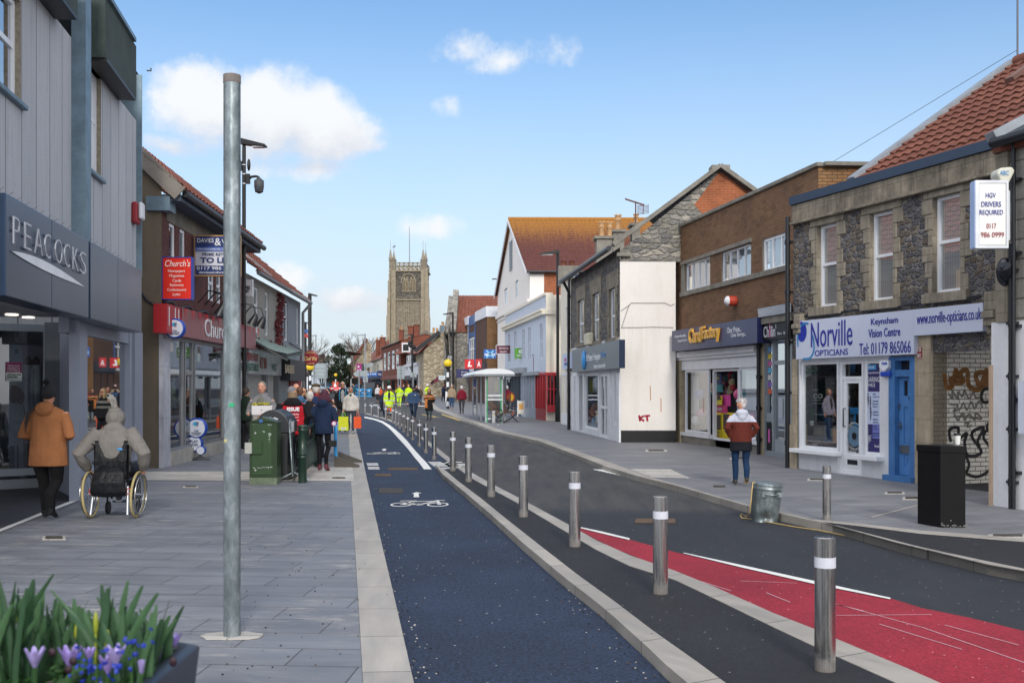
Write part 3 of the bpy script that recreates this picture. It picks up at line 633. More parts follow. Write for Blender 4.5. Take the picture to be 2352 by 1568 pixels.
def tile_roof(m,A,B,D,tw=.3,th=.33,amp=.035,step=.035,prof=6):
 """pantile surface: eave A->B, slope A->D; real corrugation and stepped courses"""
 A,B,D=Vector(A),Vector(B),Vector(D);e=B-A;s=D-A;le,ls=e.length,s.length;e.normalize();s.normalize()
 n=e.cross(s);n=n if n.z>0 else-n
 nu=max(1,int(le/tw));nv=max(1,int(ls/th));vs=[];fs=[]
 cols=nu*prof+1
 for j in range(nv):
  for k in(0,1):
   v=(j+k)*ls/nv-(0 if k==0 else-.01);hh=step if k==0 else 0
   for i in range(cols):
    u=i*le/(cols-1);c_=amp*(.5+.5*math.cos(2*math.pi*(i/prof)))
    vs.append(A+e*u+s*v+n*(c_+hh))
  o=j*2*cols
  for i in range(cols-1):fs.append([o+i,o+i+1,o+cols+i+1,o+cols+i])
  for i in range(cols):vs.append(vs[o+i]-n*(step+.01))if False else None
 m.add(vs,fs,False)
 vs=[];fs=[]
 for j in range(nv):
  for k in(0,1):
   for i in range(cols):
    u=i*le/(cols-1);c_=amp*(.5+.5*math.cos(2*math.pi*(i/prof)))
    vs.append(A+e*u+s*(j*ls/nv)+n*((c_+step)if k else(c_-.02 if j else-.03)))
  o=j*2*cols
  for i in range(cols-1):fs.append([o+i,o+i+1,o+cols+i+1,o+cols+i])
 m.add(vs,fs,False);return m
def ftext(m,F,txt,x0,x1,yt,yb,d=.02,bold=0,shear=0,thick=.006):
 u0,u1=F.U(x0,d),F.U(x1,d);xm=(x0+x1)/2;zt,zb=F.Z(xm,yt,d),F.Z(xm,yb,d)
 return m.text(txt,F.P((u0+u1)/2,(zt+zb)/2,d),F.r,(0,0,1),abs(u1-u0),abs(zt-zb),thick,bold,shear)
def frect(F,x0,x1,yt,yb,ref=None,d=0):
 ref=x0 if ref is None else ref
 return(F.U(x0,d),F.U(x1,d),F.Z(ref,yb,d),F.Z(ref,yt,d))
def shop_text(parent,F,mtl,items,name='lettering'):
 m=M(mtl)
 for it in items:ftext(m,F,*it[:5],**(it[5]if len(it)>5 else{}))
 return m.build(name,parent)
def pipe(name,F,u,z0,z1,d=.08,r=.045,lab='',cat='drainpipe',m=None,brackets=4,parent=None):
 k=M(m or GUTTERM);k.tube([F.P(u,z0,d),F.P(u,z1,d)],r,10)
 for i in range(brackets):z=z0+(z1-z0)*(i+.5)/brackets;k.tube([F.P(u,z-.05,d),F.P(u,z+.05,d)],r*1.28,10);k.fbox(F,u-.08,u+.08,z-.02,z+.02,0,d)
 o=k.build(name,parent,loc=None if parent else F.P(u,0,d));
 if not parent:tag(o,lab,cat)
 return o
F1=Fac(1830,1075,RZ,319)
uL,uR=F1.U(1822),F1.U(2330);zE=F1.Z(1837,468)
t=thing('opticians_building','two storey dark rubble stone building with red tiled roof and optician shop','building',F1.P(uL,0,0))
W1=[frect(F1,1877,1922,520,706),frect(F1,1998,2051,492,692),frect(F1,2143,2206,455,674)]
zS0=F1.Z(1828,737)
m=M(RUBBLE);wall(m,F1,uL,uR,F1.Z(1828,824),zE-.02,[(w[0],w[1],w[2],w[3],.16)for w in W1],reveal=QUOIN)
uD0,uD1=F1.U(2143),F1.U(2277);zP=F1.Z(2145,781)
m.build('wall',t)
m=M(WPAINT)
rendw=render_mat('render_shop','#d3d5da','#8a857c',.35,bump=.2)
m=M(rendw);gl1=frect(F1,1839,1924,832,1028);dr1=(F1.U(1927),F1.U(1981),.09,F1.Z(1929,829));gl2=frect(F1,1985,2023,828,1043)
wall(m,F1,F1.U(1836),F1.U(2046),RZ-.1,F1.Z(1828,824)+.02,[(gl1[0],gl1[1],gl1[2],gl1[3],.1),(dr1[0],dr1[1],dr1[2]+.02,dr1[3],.12),(gl2[0],gl2[1],gl2[2],gl2[3],.1)],d=.02);m.build('shopfront_wall',t)
m=M(QUOINL);wall(m,F1,F1.U(1822),F1.U(1836),RZ-.1,F1.Z(1828,824),d=.04);m.fbox(F1,F1.U(1822),F1.U(1836),RZ,RZ+.9,.04,.09);m.build('pilaster',t)
m=M(QUOINL);m.fbox(F1,F1.U(2106),uD0,RZ-.1,F1.Z(2106,771),-.3,.05);m.build('pilaster',t)
m=M(CONC);m.fbox(F1,F1.U(2106),uD1,zP,F1.Z(2106,771)+.25,-.35,-.02);m.fbox(F1,uD0,uD1,zP+.2,zE,-.5,-.4);m.build('lintel_beam',t)
m=M(RUBBLE);m.fbox(F1,uL,uL+.01,0,zE,-7.5,-.02);m.fbox(F1,uD0-.02,uD0+.0,0,.01,-1,-.9)
m.build('side_wall',t)
m=M(QUOIN)
for(a,b,z0,z1)in W1:
 a,b=min(a,b),max(a,b);n=6;dz=(z1-z0)/n
 for i in range(n):
  wl_=.11+.15*((i*7+3)%3)/2;wr=.11+.16*((i*5+1)%3)/2
  m.fbox(F1,b+.004,b+wl_,z0+i*dz+.004,z0+(i+1)*dz-.004,-.02,.018);m.fbox(F1,a-wr,a-.004,z0+i*dz+.004,z0+(i+1)*dz-.004,-.02,.018)
 m.fbox(F1,a-.22,b+.22,z1+.003,z1+.34,-.02,.022);m.fbox(F1,a-.2,b+.2,z0-.17,z0-.003,-.15,.08)
m.build('stone_dressing',t,bevel=.012)
m=M(CORN);m.fbox(F1,uL,uR,zE-.36,zE-.003,-.02,.05);m.fbox(F1,uL,uR,zE-.42,zE-.363,-.02,.11);m.build('cornice',t,bevel=.015)
m=M(BLUEG);m.fbox(F1,uL+.02,F1.U(2292),zE,zE+.17,-.1,.09);m.build('gutter',t)
for i,(w,my)in enumerate(zip(W1,(609,590,558))):
 px=(1877,1998,2143)[i];zm=F1.Z(px,my)
 window(t,F1,*w,UPVC,GLASSB,.055,.15,hb=(zm,),back=BLIND,backd=-.005,name='window')
ev=F1.P(F1.U(1958),zE+.12,-.05);nin=-F1.n;rid=ev+nin*3.95+Vector((0,0,2.68));end=F1.P(-14,zE+.12,-.05)
endr=end+nin*3.95+Vector((0,0,2.68))
m=M(TILER);tile_roof(m,end,ev,endr,.24,.33,.04,.04,8);rf=m.build('roof',t)
m=M(TILER);b2=rid+nin*4.5-Vector((0,0,2.8));b1=endr+nin*4.5-Vector((0,0,2.8));m.quad(rid,endr,b1,b2);m.use(RUBBLE);m.quad(ev,rid,b2);m.build('rear_roof',t)
m=M(LEAD);m.beam(ev+Vector((0,0,.07))+F1.t*.1,rid+Vector((0,0,.07))+F1.t*.1,.22,.12);m.build('verge_flashing',t)
m=M(TILER);
for i in range(14):p=rid.lerp(endr,i/16);q=rid.lerp(endr,(i+.97)/16);m.tube([p+Vector((0,0,.03)),q+Vector((0,0,.03))],.13,10)
m.build('ridge_tiles',t)
m=M(mat('#6d5048',.7));c0=ev.lerp(rid,.66)+(end-ev).normalized()*1.15;m.beam(c0+Vector((0,0,.13)),c0+(rid-ev).normalized()*.7+Vector((0,0,.13)),.22,.08);m.build('roof_vent',t)
for g,nm in((gl1,'display_window'),(gl2,'display_window')):
 w=window(t,F1,*g,UPVC,GLASS,.055,.08,name=nm)
 a,b=min(g[0],g[1]),max(g[0],g[1]);s_=M(UPVC);s_.fbox(F1,a-.12,b+.12,g[2]-.09,g[2]-.005,0,.2);build_sub(s_,'sill',t,w,bevel=.012)
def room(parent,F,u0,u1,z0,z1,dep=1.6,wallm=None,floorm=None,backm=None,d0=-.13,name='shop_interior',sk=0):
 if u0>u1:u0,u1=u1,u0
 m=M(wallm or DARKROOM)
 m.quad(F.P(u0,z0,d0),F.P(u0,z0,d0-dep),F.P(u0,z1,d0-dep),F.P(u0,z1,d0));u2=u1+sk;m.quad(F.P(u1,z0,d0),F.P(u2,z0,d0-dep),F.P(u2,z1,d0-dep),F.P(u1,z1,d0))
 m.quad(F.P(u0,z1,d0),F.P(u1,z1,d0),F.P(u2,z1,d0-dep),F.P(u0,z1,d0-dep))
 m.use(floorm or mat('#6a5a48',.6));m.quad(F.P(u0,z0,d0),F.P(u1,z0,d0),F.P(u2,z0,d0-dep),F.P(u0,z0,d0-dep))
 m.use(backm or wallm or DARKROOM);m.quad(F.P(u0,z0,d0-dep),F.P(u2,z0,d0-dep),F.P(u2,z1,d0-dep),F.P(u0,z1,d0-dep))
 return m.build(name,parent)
ROOMC=mat('#b5ae9f',.9,var=.1);room(t,F1,min(gl2[:2]),max(gl1[:2])+.02,RZ+.02,gl1[3]+.02,1.9,ROOMC,mat('#7a5a3a',.5),sk=2.6)
m=M(UPVC);u0,u1=dr1[0],dr1[1];zt=dr1[3];zr=F1.Z(1929,868)
frame(m,F1,u0,u1,RZ+.02,zt,.06,-.1,-.03,hb=(zr,));dm=m.build('shop_door',t)
m=M(UPVC);a,b=min(u0,u1)+.07,max(u0,u1)-.07;zk=F1.Z(1935,1038);zh=F1.Z(1935,880);m.fbox(F1,a,b,RZ+.05,zk,-.09,-.05);m.fbox(F1,a,a+.1,zk,zr-.03,-.09,-.05);m.fbox(F1,b-.1,b,zk,zr-.03,-.09,-.05);m.fbox(F1,a+.1,b-.1,zh,zr-.03,-.09,-.05);m.fbox(F1,a+.12,b-.12,RZ+.15,zk-.28,-.05,-.04);build_sub(m,'leaf',t,dm)
m=M(GLASS);m.quad(F1.P(a+.1,zk,-.07),F1.P(b-.1,zk,-.07),F1.P(b-.1,zh,-.07),F1.P(a+.1,zh,-.07));m.quad(F1.P(a,zr+.03,-.07),F1.P(b,zr+.03,-.07),F1.P(b,zt-.06,-.07),F1.P(a,zt-.06,-.07));build_sub(m,'pane',t,dm)
m=M(mat('#3f4247',.3,.8));m.fbox(F1,(a+b)/2-.14,(a+b)/2+.14,zk-.22,zk-.13,-.05,-.035);m.tube([F1.P(b-.06,1.0,-.05),F1.P(b-.06,1.0,.0),F1.P(b-.06,1.35,.0),F1.P(b-.06,1.35,-.05)],.012,8);build_sub(m,'handle',t,dm)
m=M(mat('#15292b',.5));q=frect(F1,1848,1893,874,1003,d=-.5);m.fbox(F1,q[0],q[1],q[2],q[3],-.52,-.5);po=m.build('poster',t)
m=M(mat('#d9dcdb',.6,key='posterwhite'));ftext(m,F1,'NEW',1861,1880,893,898,d=-.49);ftext(m,F1,'eco',1856,1890,903,915,d=-.49,bold=.02);ftext(m,F1,'CONSCIOUS',1862,1886,917,920,d=-.49);ftext(m,F1,'SUSTAINABLE EYEWEAR',1856,1892,925,927.5,d=-.49);ftext(m,F1,'TOGETHER WE CAN MAKE A DIFFERENCE',1850,1895,950,952,d=-.49);build_sub(m,'lettering',t,po)
m=M(mat('#2d6b2e',.6));
pc=F1.P(F1.U(1865,-.3),gl1[2]+.55,-.3)
for i in range(26):
 a_=random.uniform(0,6.28);r_=random.uniform(.02,.12);m.tube([pc,pc+Vector((r_*.5*math.cos(a_),r_*.5*math.sin(a_),.16)),pc+Vector((r_*math.cos(a_),r_*math.sin(a_),.26))],[.004,.004,.001],4)
m.use(mat('#d5d5d0',.5));m.lathe(pc-Vector((0,0,.1)),[(.04,0),(.055,.1)],12);tag(m.build('potted_grass',loc=pc-Vector((0,0,.1))),'tuft of green grass in a white pot inside the optician window','potted plant')
m=M(mat('#5f4128',.5));m.fbox(F1,F1.U(1856,-.4),F1.U(1922,-.4),gl1[2],gl1[2]+.12,-.9,-.35);m.use(mat('#1f4f7a',.4));m.fbox(F1,F1.U(1893,-.5),F1.U(1908,-.5),gl1[2]+.12,gl1[2]+.62,-.52,-.5)
m.use(mat('#b07038',.5));m.fbox(F1,F1.U(1908,-.4),F1.U(1918,-.4),gl1[2]+.12,gl1[2]+.4,-.6,-.45);m.use(BLACKM)
for x in(1857,1888):m.fbox(F1,F1.U(x,-.4),F1.U(x+1.5,-.4),gl1[2]+.1,gl1[2]+.5,-.4,-.38)
m.fbox(F1,F1.U(1857,-.4),F1.U(1889,-.4),gl1[2]+.48,gl1[2]+.5,-.8,-.38);m.build('display_table',t)
def ring_disc(m,F,u,z,r0,r1,d,n=28,ru=None):
 k=(ru or r1)/r1
 vs=[F.P(u+r*k*math.cos(2*math.pi*i/n),z+r*math.sin(2*math.pi*i/n),d)for r in(r0,r1)for i in range(n)]
 m.add(vs,[[i,(i+1)%n,n+(i+1)%n,n+i]for i in range(n)])
dcx,dcz=F1.U(1962,-.06),F1.Z(1962,1001,-.06)
m=M(mat('#58758c',.5,var=.5,vs=40));ring_disc(m,F1,dcx,dcz,.07,.2,-.062);m.use(BLACKM);ring_disc(m,F1,dcx,dcz,.0,.07,-.06);m.use(mat('#c9cfd4',.6));
for i in range(34):a_=2*math.pi*i/34;p=F1.P(dcx+.25*math.cos(a_),dcz+.25*math.sin(a_),-.06);m.fbox(F1,dcx+.25*math.cos(a_)-.006,dcx+.25*math.cos(a_)+.006,dcz+.25*math.sin(a_)-.016,dcz+.25*math.sin(a_)+.016,-.064,-.06)
m.build('eye_sticker',t)
m=M(mat('#2f2a63',.5,var=.05));q=frect(F1,1988,2021,838,1040,d=-.045);m.fbox(F1,q[0],q[1],q[2],q[3],-.049,-.045);m.use(mat('#3f93c9',.5));q2=frect(F1,1988,2012,838,849,d=-.04);m.fbox(F1,*q2,-.044,-.041)
m.use(mat('#b9c3dc',.5));q3=frect(F1,1988,2021,899,973,d=-.04);m.fbox(F1,*q3,-.044,-.041);m.use(mat('#6f76bb',.5));q3=frect(F1,2004,2021,973,1006,d=-.04);m.fbox(F1,*q3,-.044,-.041);po=m.build('poster',t)
m=M(mat('#dfe0ea',.5));W_=dict(d=-.039,thick=.002)
for s_,x0,x1,y0,y1 in(('WE NOW OFFER',1990,2008,841,846),('a comprehensive',1988,2020,853,859),('HEARING',1987,2021,865,877),('SERVICE',1987,2010,880,888),('Ask us about',1990,2002,998,1001),('INVISIBLE',1990,2001,1003,1007),('HEARING',1990,2001,1008,1012),('AIDS',1990,1997,1013,1017),('Norville',2009,2020,1021,1027)):ftext(m,F1,s_,x0,x1,y0,y1,**W_)
m.use(mat('#3c4a7c',.5))
for s_,x0,x1,y0,y1 in(('FREE',2005,2012,903,907),('Hearing Check',2005,2021,909,913),('EAR WAX',2005,2017,919,923),('Removal',2005,2016,925,929),('Service',2005,2015,931,935),('HEARING',2005,2017,944,948),('Protection',2005,2018,950,954),('LIFETIME',2005,2016,961,965),('Aftercare',2005,2017,967,971),('5 YEAR',2005,2014,977,981),('Warranty',2005,2017,983,987),('RECHARGEABLE',2005,2021,993,997),('Hearing Aids',2005,2021,999,1003)):ftext(m,F1,s_,x0,x1,y0,y1,**W_)
m.use(mat('#55596b',.6));
for x,y0,y1 in((1994,905,940),(1999,912,945),(2000,938,968)):m.ball(F1.P(F1.U(x,-.04),F1.Z(x,y0,-.04),-.05),(.02,.02,.03),8,6);m.tube([F1.P(F1.U(x,-.04),F1.Z(x,y0+4,-.04),-.055),F1.P(F1.U(x,-.04),F1.Z(x,(y0+y1)/2,-.04),-.055),F1.P(F1.U(x-1.5,-.04),F1.Z(x,y1,-.04),-.05)],[.03,.025,.01],6)
build_sub(m,'lettering',t,po)
BLUED=mat('#4a7bb4',.45,var=.12,vs=4);BLUED2=mat('#3f6fa6',.5,var=.2,vs=5)
m=M(BLUED2);u0,u1=F1.U(2105),F1.U(2045);zt=F1.Z(2045,820);m.fbox(F1,u0,u0+.13,RZ+.1,zt,-.15,.04);m.fbox(F1,u1-.16,u1,RZ+.1,zt,-.15,.04);m.fbox(F1,u0+.13,u1-.16,zt-.07,zt,-.15,.037);zr=F1.Z(2052,857);m.fbox(F1,u0+.13,u1-.16,zr-.06,zr+.06,-.15,.03);m.fbox(F1,u0-.02,u1+.05,RZ,RZ+.1,-.15,.14);dm=m.build('blue_door',t)
m=M(BLUED);a,b=u0+.14,u1-.17;zt2=zr-.065;zg0,zg1=F1.Z(2062,908),F1.Z(2062,874);
wall(m,F1,a,b,RZ+.11,zt2,[(a+.14,b-.12,zg0,zg1,.03),(a+.12,b-.12,F1.Z(2060,1017),zg0-.2,.02),(a+.12,b-.12,RZ+.25,F1.Z(2060,1043),.02)],d=-.05)
m.quad(F1.P(a+.12,F1.Z(2060,1017),-.068),F1.P(b-.12,F1.Z(2060,1017),-.068),F1.P(b-.12,zg0-.2,-.068),F1.P(a+.12,zg0-.2,-.068));m.quad(F1.P(a+.12,RZ+.25,-.068),F1.P(b-.12,RZ+.25,-.068),F1.P(b-.12,F1.Z(2060,1043),-.068),F1.P(a+.12,F1.Z(2060,1043),-.068));m.fbox(F1,a+.17,b-.17,RZ+.31,F1.Z(2060,1043)-.05,-.068,-.056);build_sub(m,'leaf',t,dm)
m=M(mat('#22252a',.15,key='darkpane'));m.quad(F1.P(a+.14,zg0,-.075),F1.P(b-.12,zg0,-.075),F1.P(b-.12,zg1,-.075),F1.P(a+.14,zg1,-.075));m.quad(F1.P(a,zr+.06,-.1),F1.P(b,zr+.06,-.1),F1.P(b,zt-.07,-.1),F1.P(a,zt-.07,-.1));build_sub(m,'pane',t,dm)
m=M(mat('#8a8f96',.3,.9));zl=F1.Z(2080,1032);m.fbox(F1,(a+b)/2-.15,(a+b)/2+.15,zl-.07,zl+.07,-.05,-.03);m.fbox(F1,b-.07,b-.03,F1.Z(2055,985),F1.Z(2055,968),-.05,-.035);m.tube([F1.P(b-.05,F1.Z(2055,976),-.04),F1.P(b-.05,F1.Z(2055,976),.02),F1.P(b-.17,F1.Z(2055,976),.02)],.012,8);m.fbox(F1,b-.04,b-.01,F1.Z(2053,940),F1.Z(2053,926),-.05,-.03);build_sub(m,'handle',t,dm)
m=M(BLACKM);ftext(m,F1,'89A',2087,2096.5,910,918,d=-.045,bold=.008);build_sub(m,'house_number',t,dm)
WBRICK=brick_mat('brick_white_painted','#d3cec3','#ddd8cd','#6d675f',.23,.078,.008,soot=.3,bump=.9)
FP=Fac(p0=F1.P(uD0,0,0),t=(-F1.n.x,-F1.n.y,0));
m=M(WBRICK);m.quad(FP.P(0,0,0),FP.P(5,0,0),FP.P(5,zP+.8,0),FP.P(0,zP+.4,0));m.use(CONC);m.quad(F1.P(uD0,zP+.02,-.3),F1.P(uD1,zP+.02,-.3),F1.P(uD1,zP+.02,-1.2),F1.P(uD0,zP+.02,-1.2));pw=m.build('passage_wall',t)
if FP.n.dot(-F1.t)<0:FP.n=-F1.t.copy()
def squig(m,pts,r=.016,d=.005,F=FP):
 P=[]
 for i in range(len(pts)-1):
  p0,p1,p2,p3=pts[max(i-1,0)],pts[i],pts[i+1],pts[min(i+2,len(pts)-1)]
  for k in range(5):
   s_=k/5;P.append(tuple(.5*((2*p1[j])+(-p0[j]+p2[j])*s_+(2*p0[j]-5*p1[j]+4*p2[j]-p3[j])*s_*s_+(-p0[j]+3*p1[j]-3*p2[j]+p3[j])*s_**3)for j in(0,1)))
 P.append(pts[-1])
 Q=[]
 for x,y in P:u,z=F.uz(x,y,d);Q.append(F.P(u,z,d))
 for i in range(len(Q)-1):
  a,b=Q[i],Q[i+1];dd=(b-a);
  if dd.length<1e-5:continue
  s=dd.normalized().cross(F.n)*r;e=dd.normalized()*r*.5;m.quad(a-s-e,a+s-e,b+s+e,b-s+e)
Z5=lambda L:[(1780+x*.2563,861.3+y*.2563)for x,y in L]
Z4=lambda L:[(1780+x*.2563,516.8+y*.2563)for x,y in L]
m=M(mat('#1c1c1e',.7,key='spray_black'));squig(m,Z5([(1575,590),(1565,490),(1640,470),(1650,560),(1720,520),(1700,600),(1730,720),(1850,690),(1770,560),(1780,500),(1870,470),(1820,580),(1830,640)]),.03);squig(m,Z5([(1960,500),(1890,500),(1870,560),(1910,620),(1950,700),(1960,830)]),.028);squig(m,Z5([(1700,700),(1740,800),(1720,880),(1830,905),(1940,820),(1950,640)]),.028);squig(m,Z5([(1945,230),(1870,240),(1850,180),(1880,125),(1945,125)]),.03);squig(m,Z5([(1940,430),(1920,340),(1950,280)]),.03);squig(m,Z5([(1940,520),(1900,470),(1930,410),(1955,440)]),.026);build_sub(m,'graffiti',t,pw)
m=M(mat('#8a5a24',.7,key='spray_brown'));squig(m,Z4([(1520,1340),(1540,1450),(1590,1440),(1570,1380),(1640,1370),(1620,1300),(1610,1400),(1690,1400),(1660,1330),(1720,1300),(1740,1440),(1830,1470),(1800,1340),(1880,1330),(1840,1460),(1900,1400),(1890,1300),(1940,1380),(1910,1450)]),.045);build_sub(m,'graffiti',t,pw)
m=M(mat('#77736a',.8,key='spray_grey'))
for L in([(1560,170),(1590,210),(1590,140),(1640,215),(1640,150),(1680,190),(1700,140),(1740,210),(1780,150),(1800,200),(1860,190)],[(1570,260),(1640,270),(1600,320),(1660,300),(1690,250),(1720,310),(1760,240),(1790,300),(1830,230),(1860,290)],[(1610,350),(1640,400),(1680,340),(1700,400),(1740,350),(1790,400),(1800,340),(1850,390),(1700,370),(1600,370)],[(1710,430),(1740,420),(1720,460),(1760,450)]):squig(m,Z5(L),.017)
build_sub(m,'graffiti',t,pw)
m=M(T_new);m.quad(F1.P(uD0,RZ+.004,-.0),F1.P(uD1,RZ+.004,-.0),F1.P(uD1,RZ+.004,-5),F1.P(uD0,RZ+.004,-5));struct(m,'passage_floor')
sgn=thing('shop_sign','long white and blue fascia sign of the opticians','sign',F1.P(F1.U(1975),2.5,.1))
SIGNW=mat('#c3cadd',.35,var=.02,vs=1);uA,uB,uC=F1.U(1828,.14),F1.U(2099,.14),F1.U(2257,.14)
zt,zb,zb2=F1.Z(1828,738,.14),F1.Z(1828,825,.14),F1.Z(2099,771,.14)
m=M(SIGNW);m.fbox(F1,F1.U(1975,.14)+.002,uA,zb,zt,.03,.14);m.fbox(F1,uB+.002,F1.U(1975,.14)-.002,zb,zt,.03,.14);m.fbox(F1,uC,uB-.002,zb2,zt,.03,.14);m.build('panel',sgn,bevel=.004)
m=M(mat('#2a2f8f',.4,key='navy_letter'));D_=dict(d=.143)
for it in(('Norville',1863,1958,732+5,795,D_),('OPTICIANS',1872,1948,802,816,D_),('Keynsham',2001,2063,729,748,dict(d=.143,bold=.008)),('Vision Centre',1995,2068,753,773,dict(d=.143,bold=.008)),('Tel: 01179 865066',1974,2092,785,812,D_),('www.norville-opticians.co.uk',2106,2254,713,747,D_)):ftext(m,F1,*it[:5],**it[5])
m.build('lettering',sgn)
m=M(mat('#2233a0',.4));ring_disc(m,F1,F1.U(1842,.143),F1.Z(1842,762,.143),.0,.2,.146,ru=.16);m.use(mat('#7f8fd8',.4));ring_disc(m,F1,F1.U(1838,.143),F1.Z(1838,755,.143),.0,.17,.1435,ru=.12)
m.use(mat('#3a8fc9',.4));squig(m,[(1833,795),(1832,775),(1838,752),(1847,743),(1856,743)],.02,.147,F1);squig(m,[(1846,824),(1860,822),(1869,805),(1869,785),(1866,770)],.022,.147,F1);m.build('emblem',sgn)
m=M(QUOIN);a,b=F1.U(2292,.3),F1.U(2263,.3);zc=F1.Z(2263,672,.2)
for i,(h,d)in enumerate(((.3,.34),(.12,.40),(.12,.36),(.12,.28),(.35,.22))):m.fbox(F1,a,b,zc-h,zc-.003,-.02,d);zc-=h
m.build('corbel',t,bevel=.02)
m=M(QUOIN);a,b=F1.U(1838,.15),F1.U(1823,.15);zc=F1.Z(1823,722,.15)
for i,(h,d)in enumerate(((.2,.16),(.1,.22),(.1,.18),(.3,.12))):m.fbox(F1,a,b,zc-h,zc-.003,-.02,d);zc-=h
m.build('corbel',t,bevel=.02)
pipe('drainpipe',F1,uL+.07,RZ,F1.Z(1815,500),.09,.05,'tall black drainpipe between the brown brick shop and the stone optician',brackets=5)
m=M(GUTTERM)
for k_ in range(3):
 pts=[F1.P(F1.U(1826+i*24),F1.Z(1826+i*24,730-i*2.62+random.uniform(-4,4)),.05)for i in range(19)];m.tube(pts,.012,5)
tag(m.build('cable',loc=F1.P(2,3,0)),'bundle of black cables running above the white optician sign','cable')
m=M(mat('#dfe2ea',.4));q=frect(F1,2023,2040,828,853,d=.1);u0,u1,z0,z1=q;m.add([F1.P(u0,z1,.03),F1.P(u1,z1,.03),F1.P(u1,z0+.06,.03),F1.P((u0+u1)/2,z0-.03,.03),F1.P(u0,z0+.06,.03)]+[F1.P(u0+.02,z1,.12),F1.P(u1-.02,z1,.12),F1.P(u1-.03,z0+.08,.12),F1.P((u0+u1)/2,z0,.12),F1.P(u0+.03,z0+.08,.12)],[(0,1,2,3,4),(9,8,7,6,5),(0,5,6,1),(1,6,7,2),(2,7,8,3),(3,8,9,4),(4,9,5,0)])
al=thing('alarm_box','white and blue alarm box beside the blue door','alarm box',F1.P(u0,z0,.03));m.build('casing',al,bevel=.01)
m=M(mat('#1f45b0',.4));m.fbox(F1,u0+.03,u1-.03,z0-.09,z0-.0,.035,.1);m.build('strobe',al,bevel=.02);m=M(mat('#2a55b8',.4));ftext(m,F1,'Chubb',2025,2038,831,837,d=.122,bold=.008);m.build('lettering',al)
m=M(mat('#8f1f22',.5));q=frect(F1,2106,2117,796,824,d=.06);m.fbox(F1,*q,.05,.062);hp=tag(m.build('hydrant_plate',loc=F1.P(q[0],q[2],.05)),'small red and white F.H 36FT fire hydrant plate','plate');m=M(WHITE);ftext(m,F1,'F.H',2107.5,2115.5,798,808,d=.064,bold=.008);ftext(m,F1,'36FT',2107,2116,812,820,d=.064,bold=.008);m.fbox(F1,q[0]+.01,q[1]-.01,q[3]-.012,q[3]-.006,.06,.064);m.fbox(F1,q[0]+.01,q[1]-.01,q[2]+.006,q[2]+.012,.06,.064);o=m.build('lettering',loc=F1.P(q[0],q[2],.05));o.parent=hp;o.location=(0,0,0)
F0=Fac(2277,1160,RZ,319)
t=thing('stone_building','grey coursed stone building with white painted ground floor at the right edge of the photo','building',F0.P(0,0,0))
ua,ub=F0.U(2800),F0.U(2277);z2=F0.Z(2292,740);zg=F0.Z(2300,352)
m=M(WHITEP);m.fbox(F0,ua,ub,RZ-.1,z2,-1.5,0);m.build('ground_floor_wall',t)
STONEG=stone_mat('coursed_stone','#8b8983','#9a978f',.55,.27,'#5f5c56',.012,.35,1.0)
m=M(STONEG);m.fbox(F0,ua,F0.U(2292),z2,zg,-4,-.01);m.build('upper_wall',t);m=M(QUOIN);m.fbox(F0,F0.U(2318),F0.U(2290),z2,zg,-.3,.03);m.build('quoins',t)
m=M(BRICKR);m.fbox(F0,ua,F0.U(2290),zg,zg+.12,-3.9,.08);m.build('brick_corbel',t)
m=M(GUTTERM);z_=F0.Z(2280,348);m.tube([F0.P(F0.U(2268,.3),z_+.05,.22),F0.P(ua,z_+.05,.22)],.07,10);m.build('gutter',t)
m=M(SLATED);e0=F0.P(F0.U(2275,.2),zg+.16,.2);e1=F0.P(ua,zg+.16,.2);m.quad(e0,e1,e1+nin*4+Vector((0,0,2.2)),e0+nin*4+Vector((0,0,2.2))+F0.t*-1.2);m.build('roof',t)
m=M(LEAD);m.beam(e0+Vector((0,0,.05)),e0+nin*4+Vector((0,0,2.25))+F0.t*-1.2,.25,.12);m.build('lead_flashing',t)
m=M(mat('#a8937f',.6));m.fbox(F0,ub-.03,ub+.02,RZ,F0.Z(2280,838),.0,.03);m.build('timber_post',t)
m=M(mat('#c0c6d4',.4));m.fbox(F0,ua,F0.U(2341,.1),F0.Z(2341,995,.1),F0.Z(2341,875,.1),.03,.12);m.build('fascia_panel',t)
for x in(2330,2337):pipe('drainpipe',F0,F0.U(x),RZ,F0.Z(x,560 if x==2330 else 330),.07,.028,brackets=5,parent=t)
lb=thing('hanging_sign','white box sign with blue and red lettering high on the stone wall at the right','sign',at(2275,500,13.8))
yb=13.7;P_=lambda x,y,dy=0:at(x,y,yb)+Vector((0,dy,0))
A,B=at(2249,421,yb),at(2311,563,yb);m=M(mat('#e3e3e0',.35,var=.02));m.box((A.x,yb,B.z),(B.x,yb+.1,A.z));m.build('face_panel',lb,bevel=.01)
m=M(mat('#c9ccd2',.4,.5));e=.012;m.box((A.x-.05,yb-.004,B.z-.04),(A.x-.002,yb+.13,A.z+.04));m.box((B.x+.002,yb-.004,B.z-.04),(B.x+.03,yb+.12,A.z+.04));m.box((A.x-.002,yb-.004,A.z+.002),(B.x+.002,yb+.12,A.z+.04));m.box((A.x-.002,yb-.004,B.z-.04),(B.x+.002,yb+.12,B.z-.002));m.use(mat('#9fb3da',.4));m.box((A.x-.06,yb+.0,B.z-.03),(A.x-.052,yb+.14,A.z+.03));m.use(mat('#c3c8cf',.4));q0,q1=at(2313,436,yb),at(2324,550,yb);m.box((q0.x,yb+.05,q1.z),(q1.x,yb+.25,q0.z));m.build('casing',lb)
m=M(mat('#1d2f8f',.4))
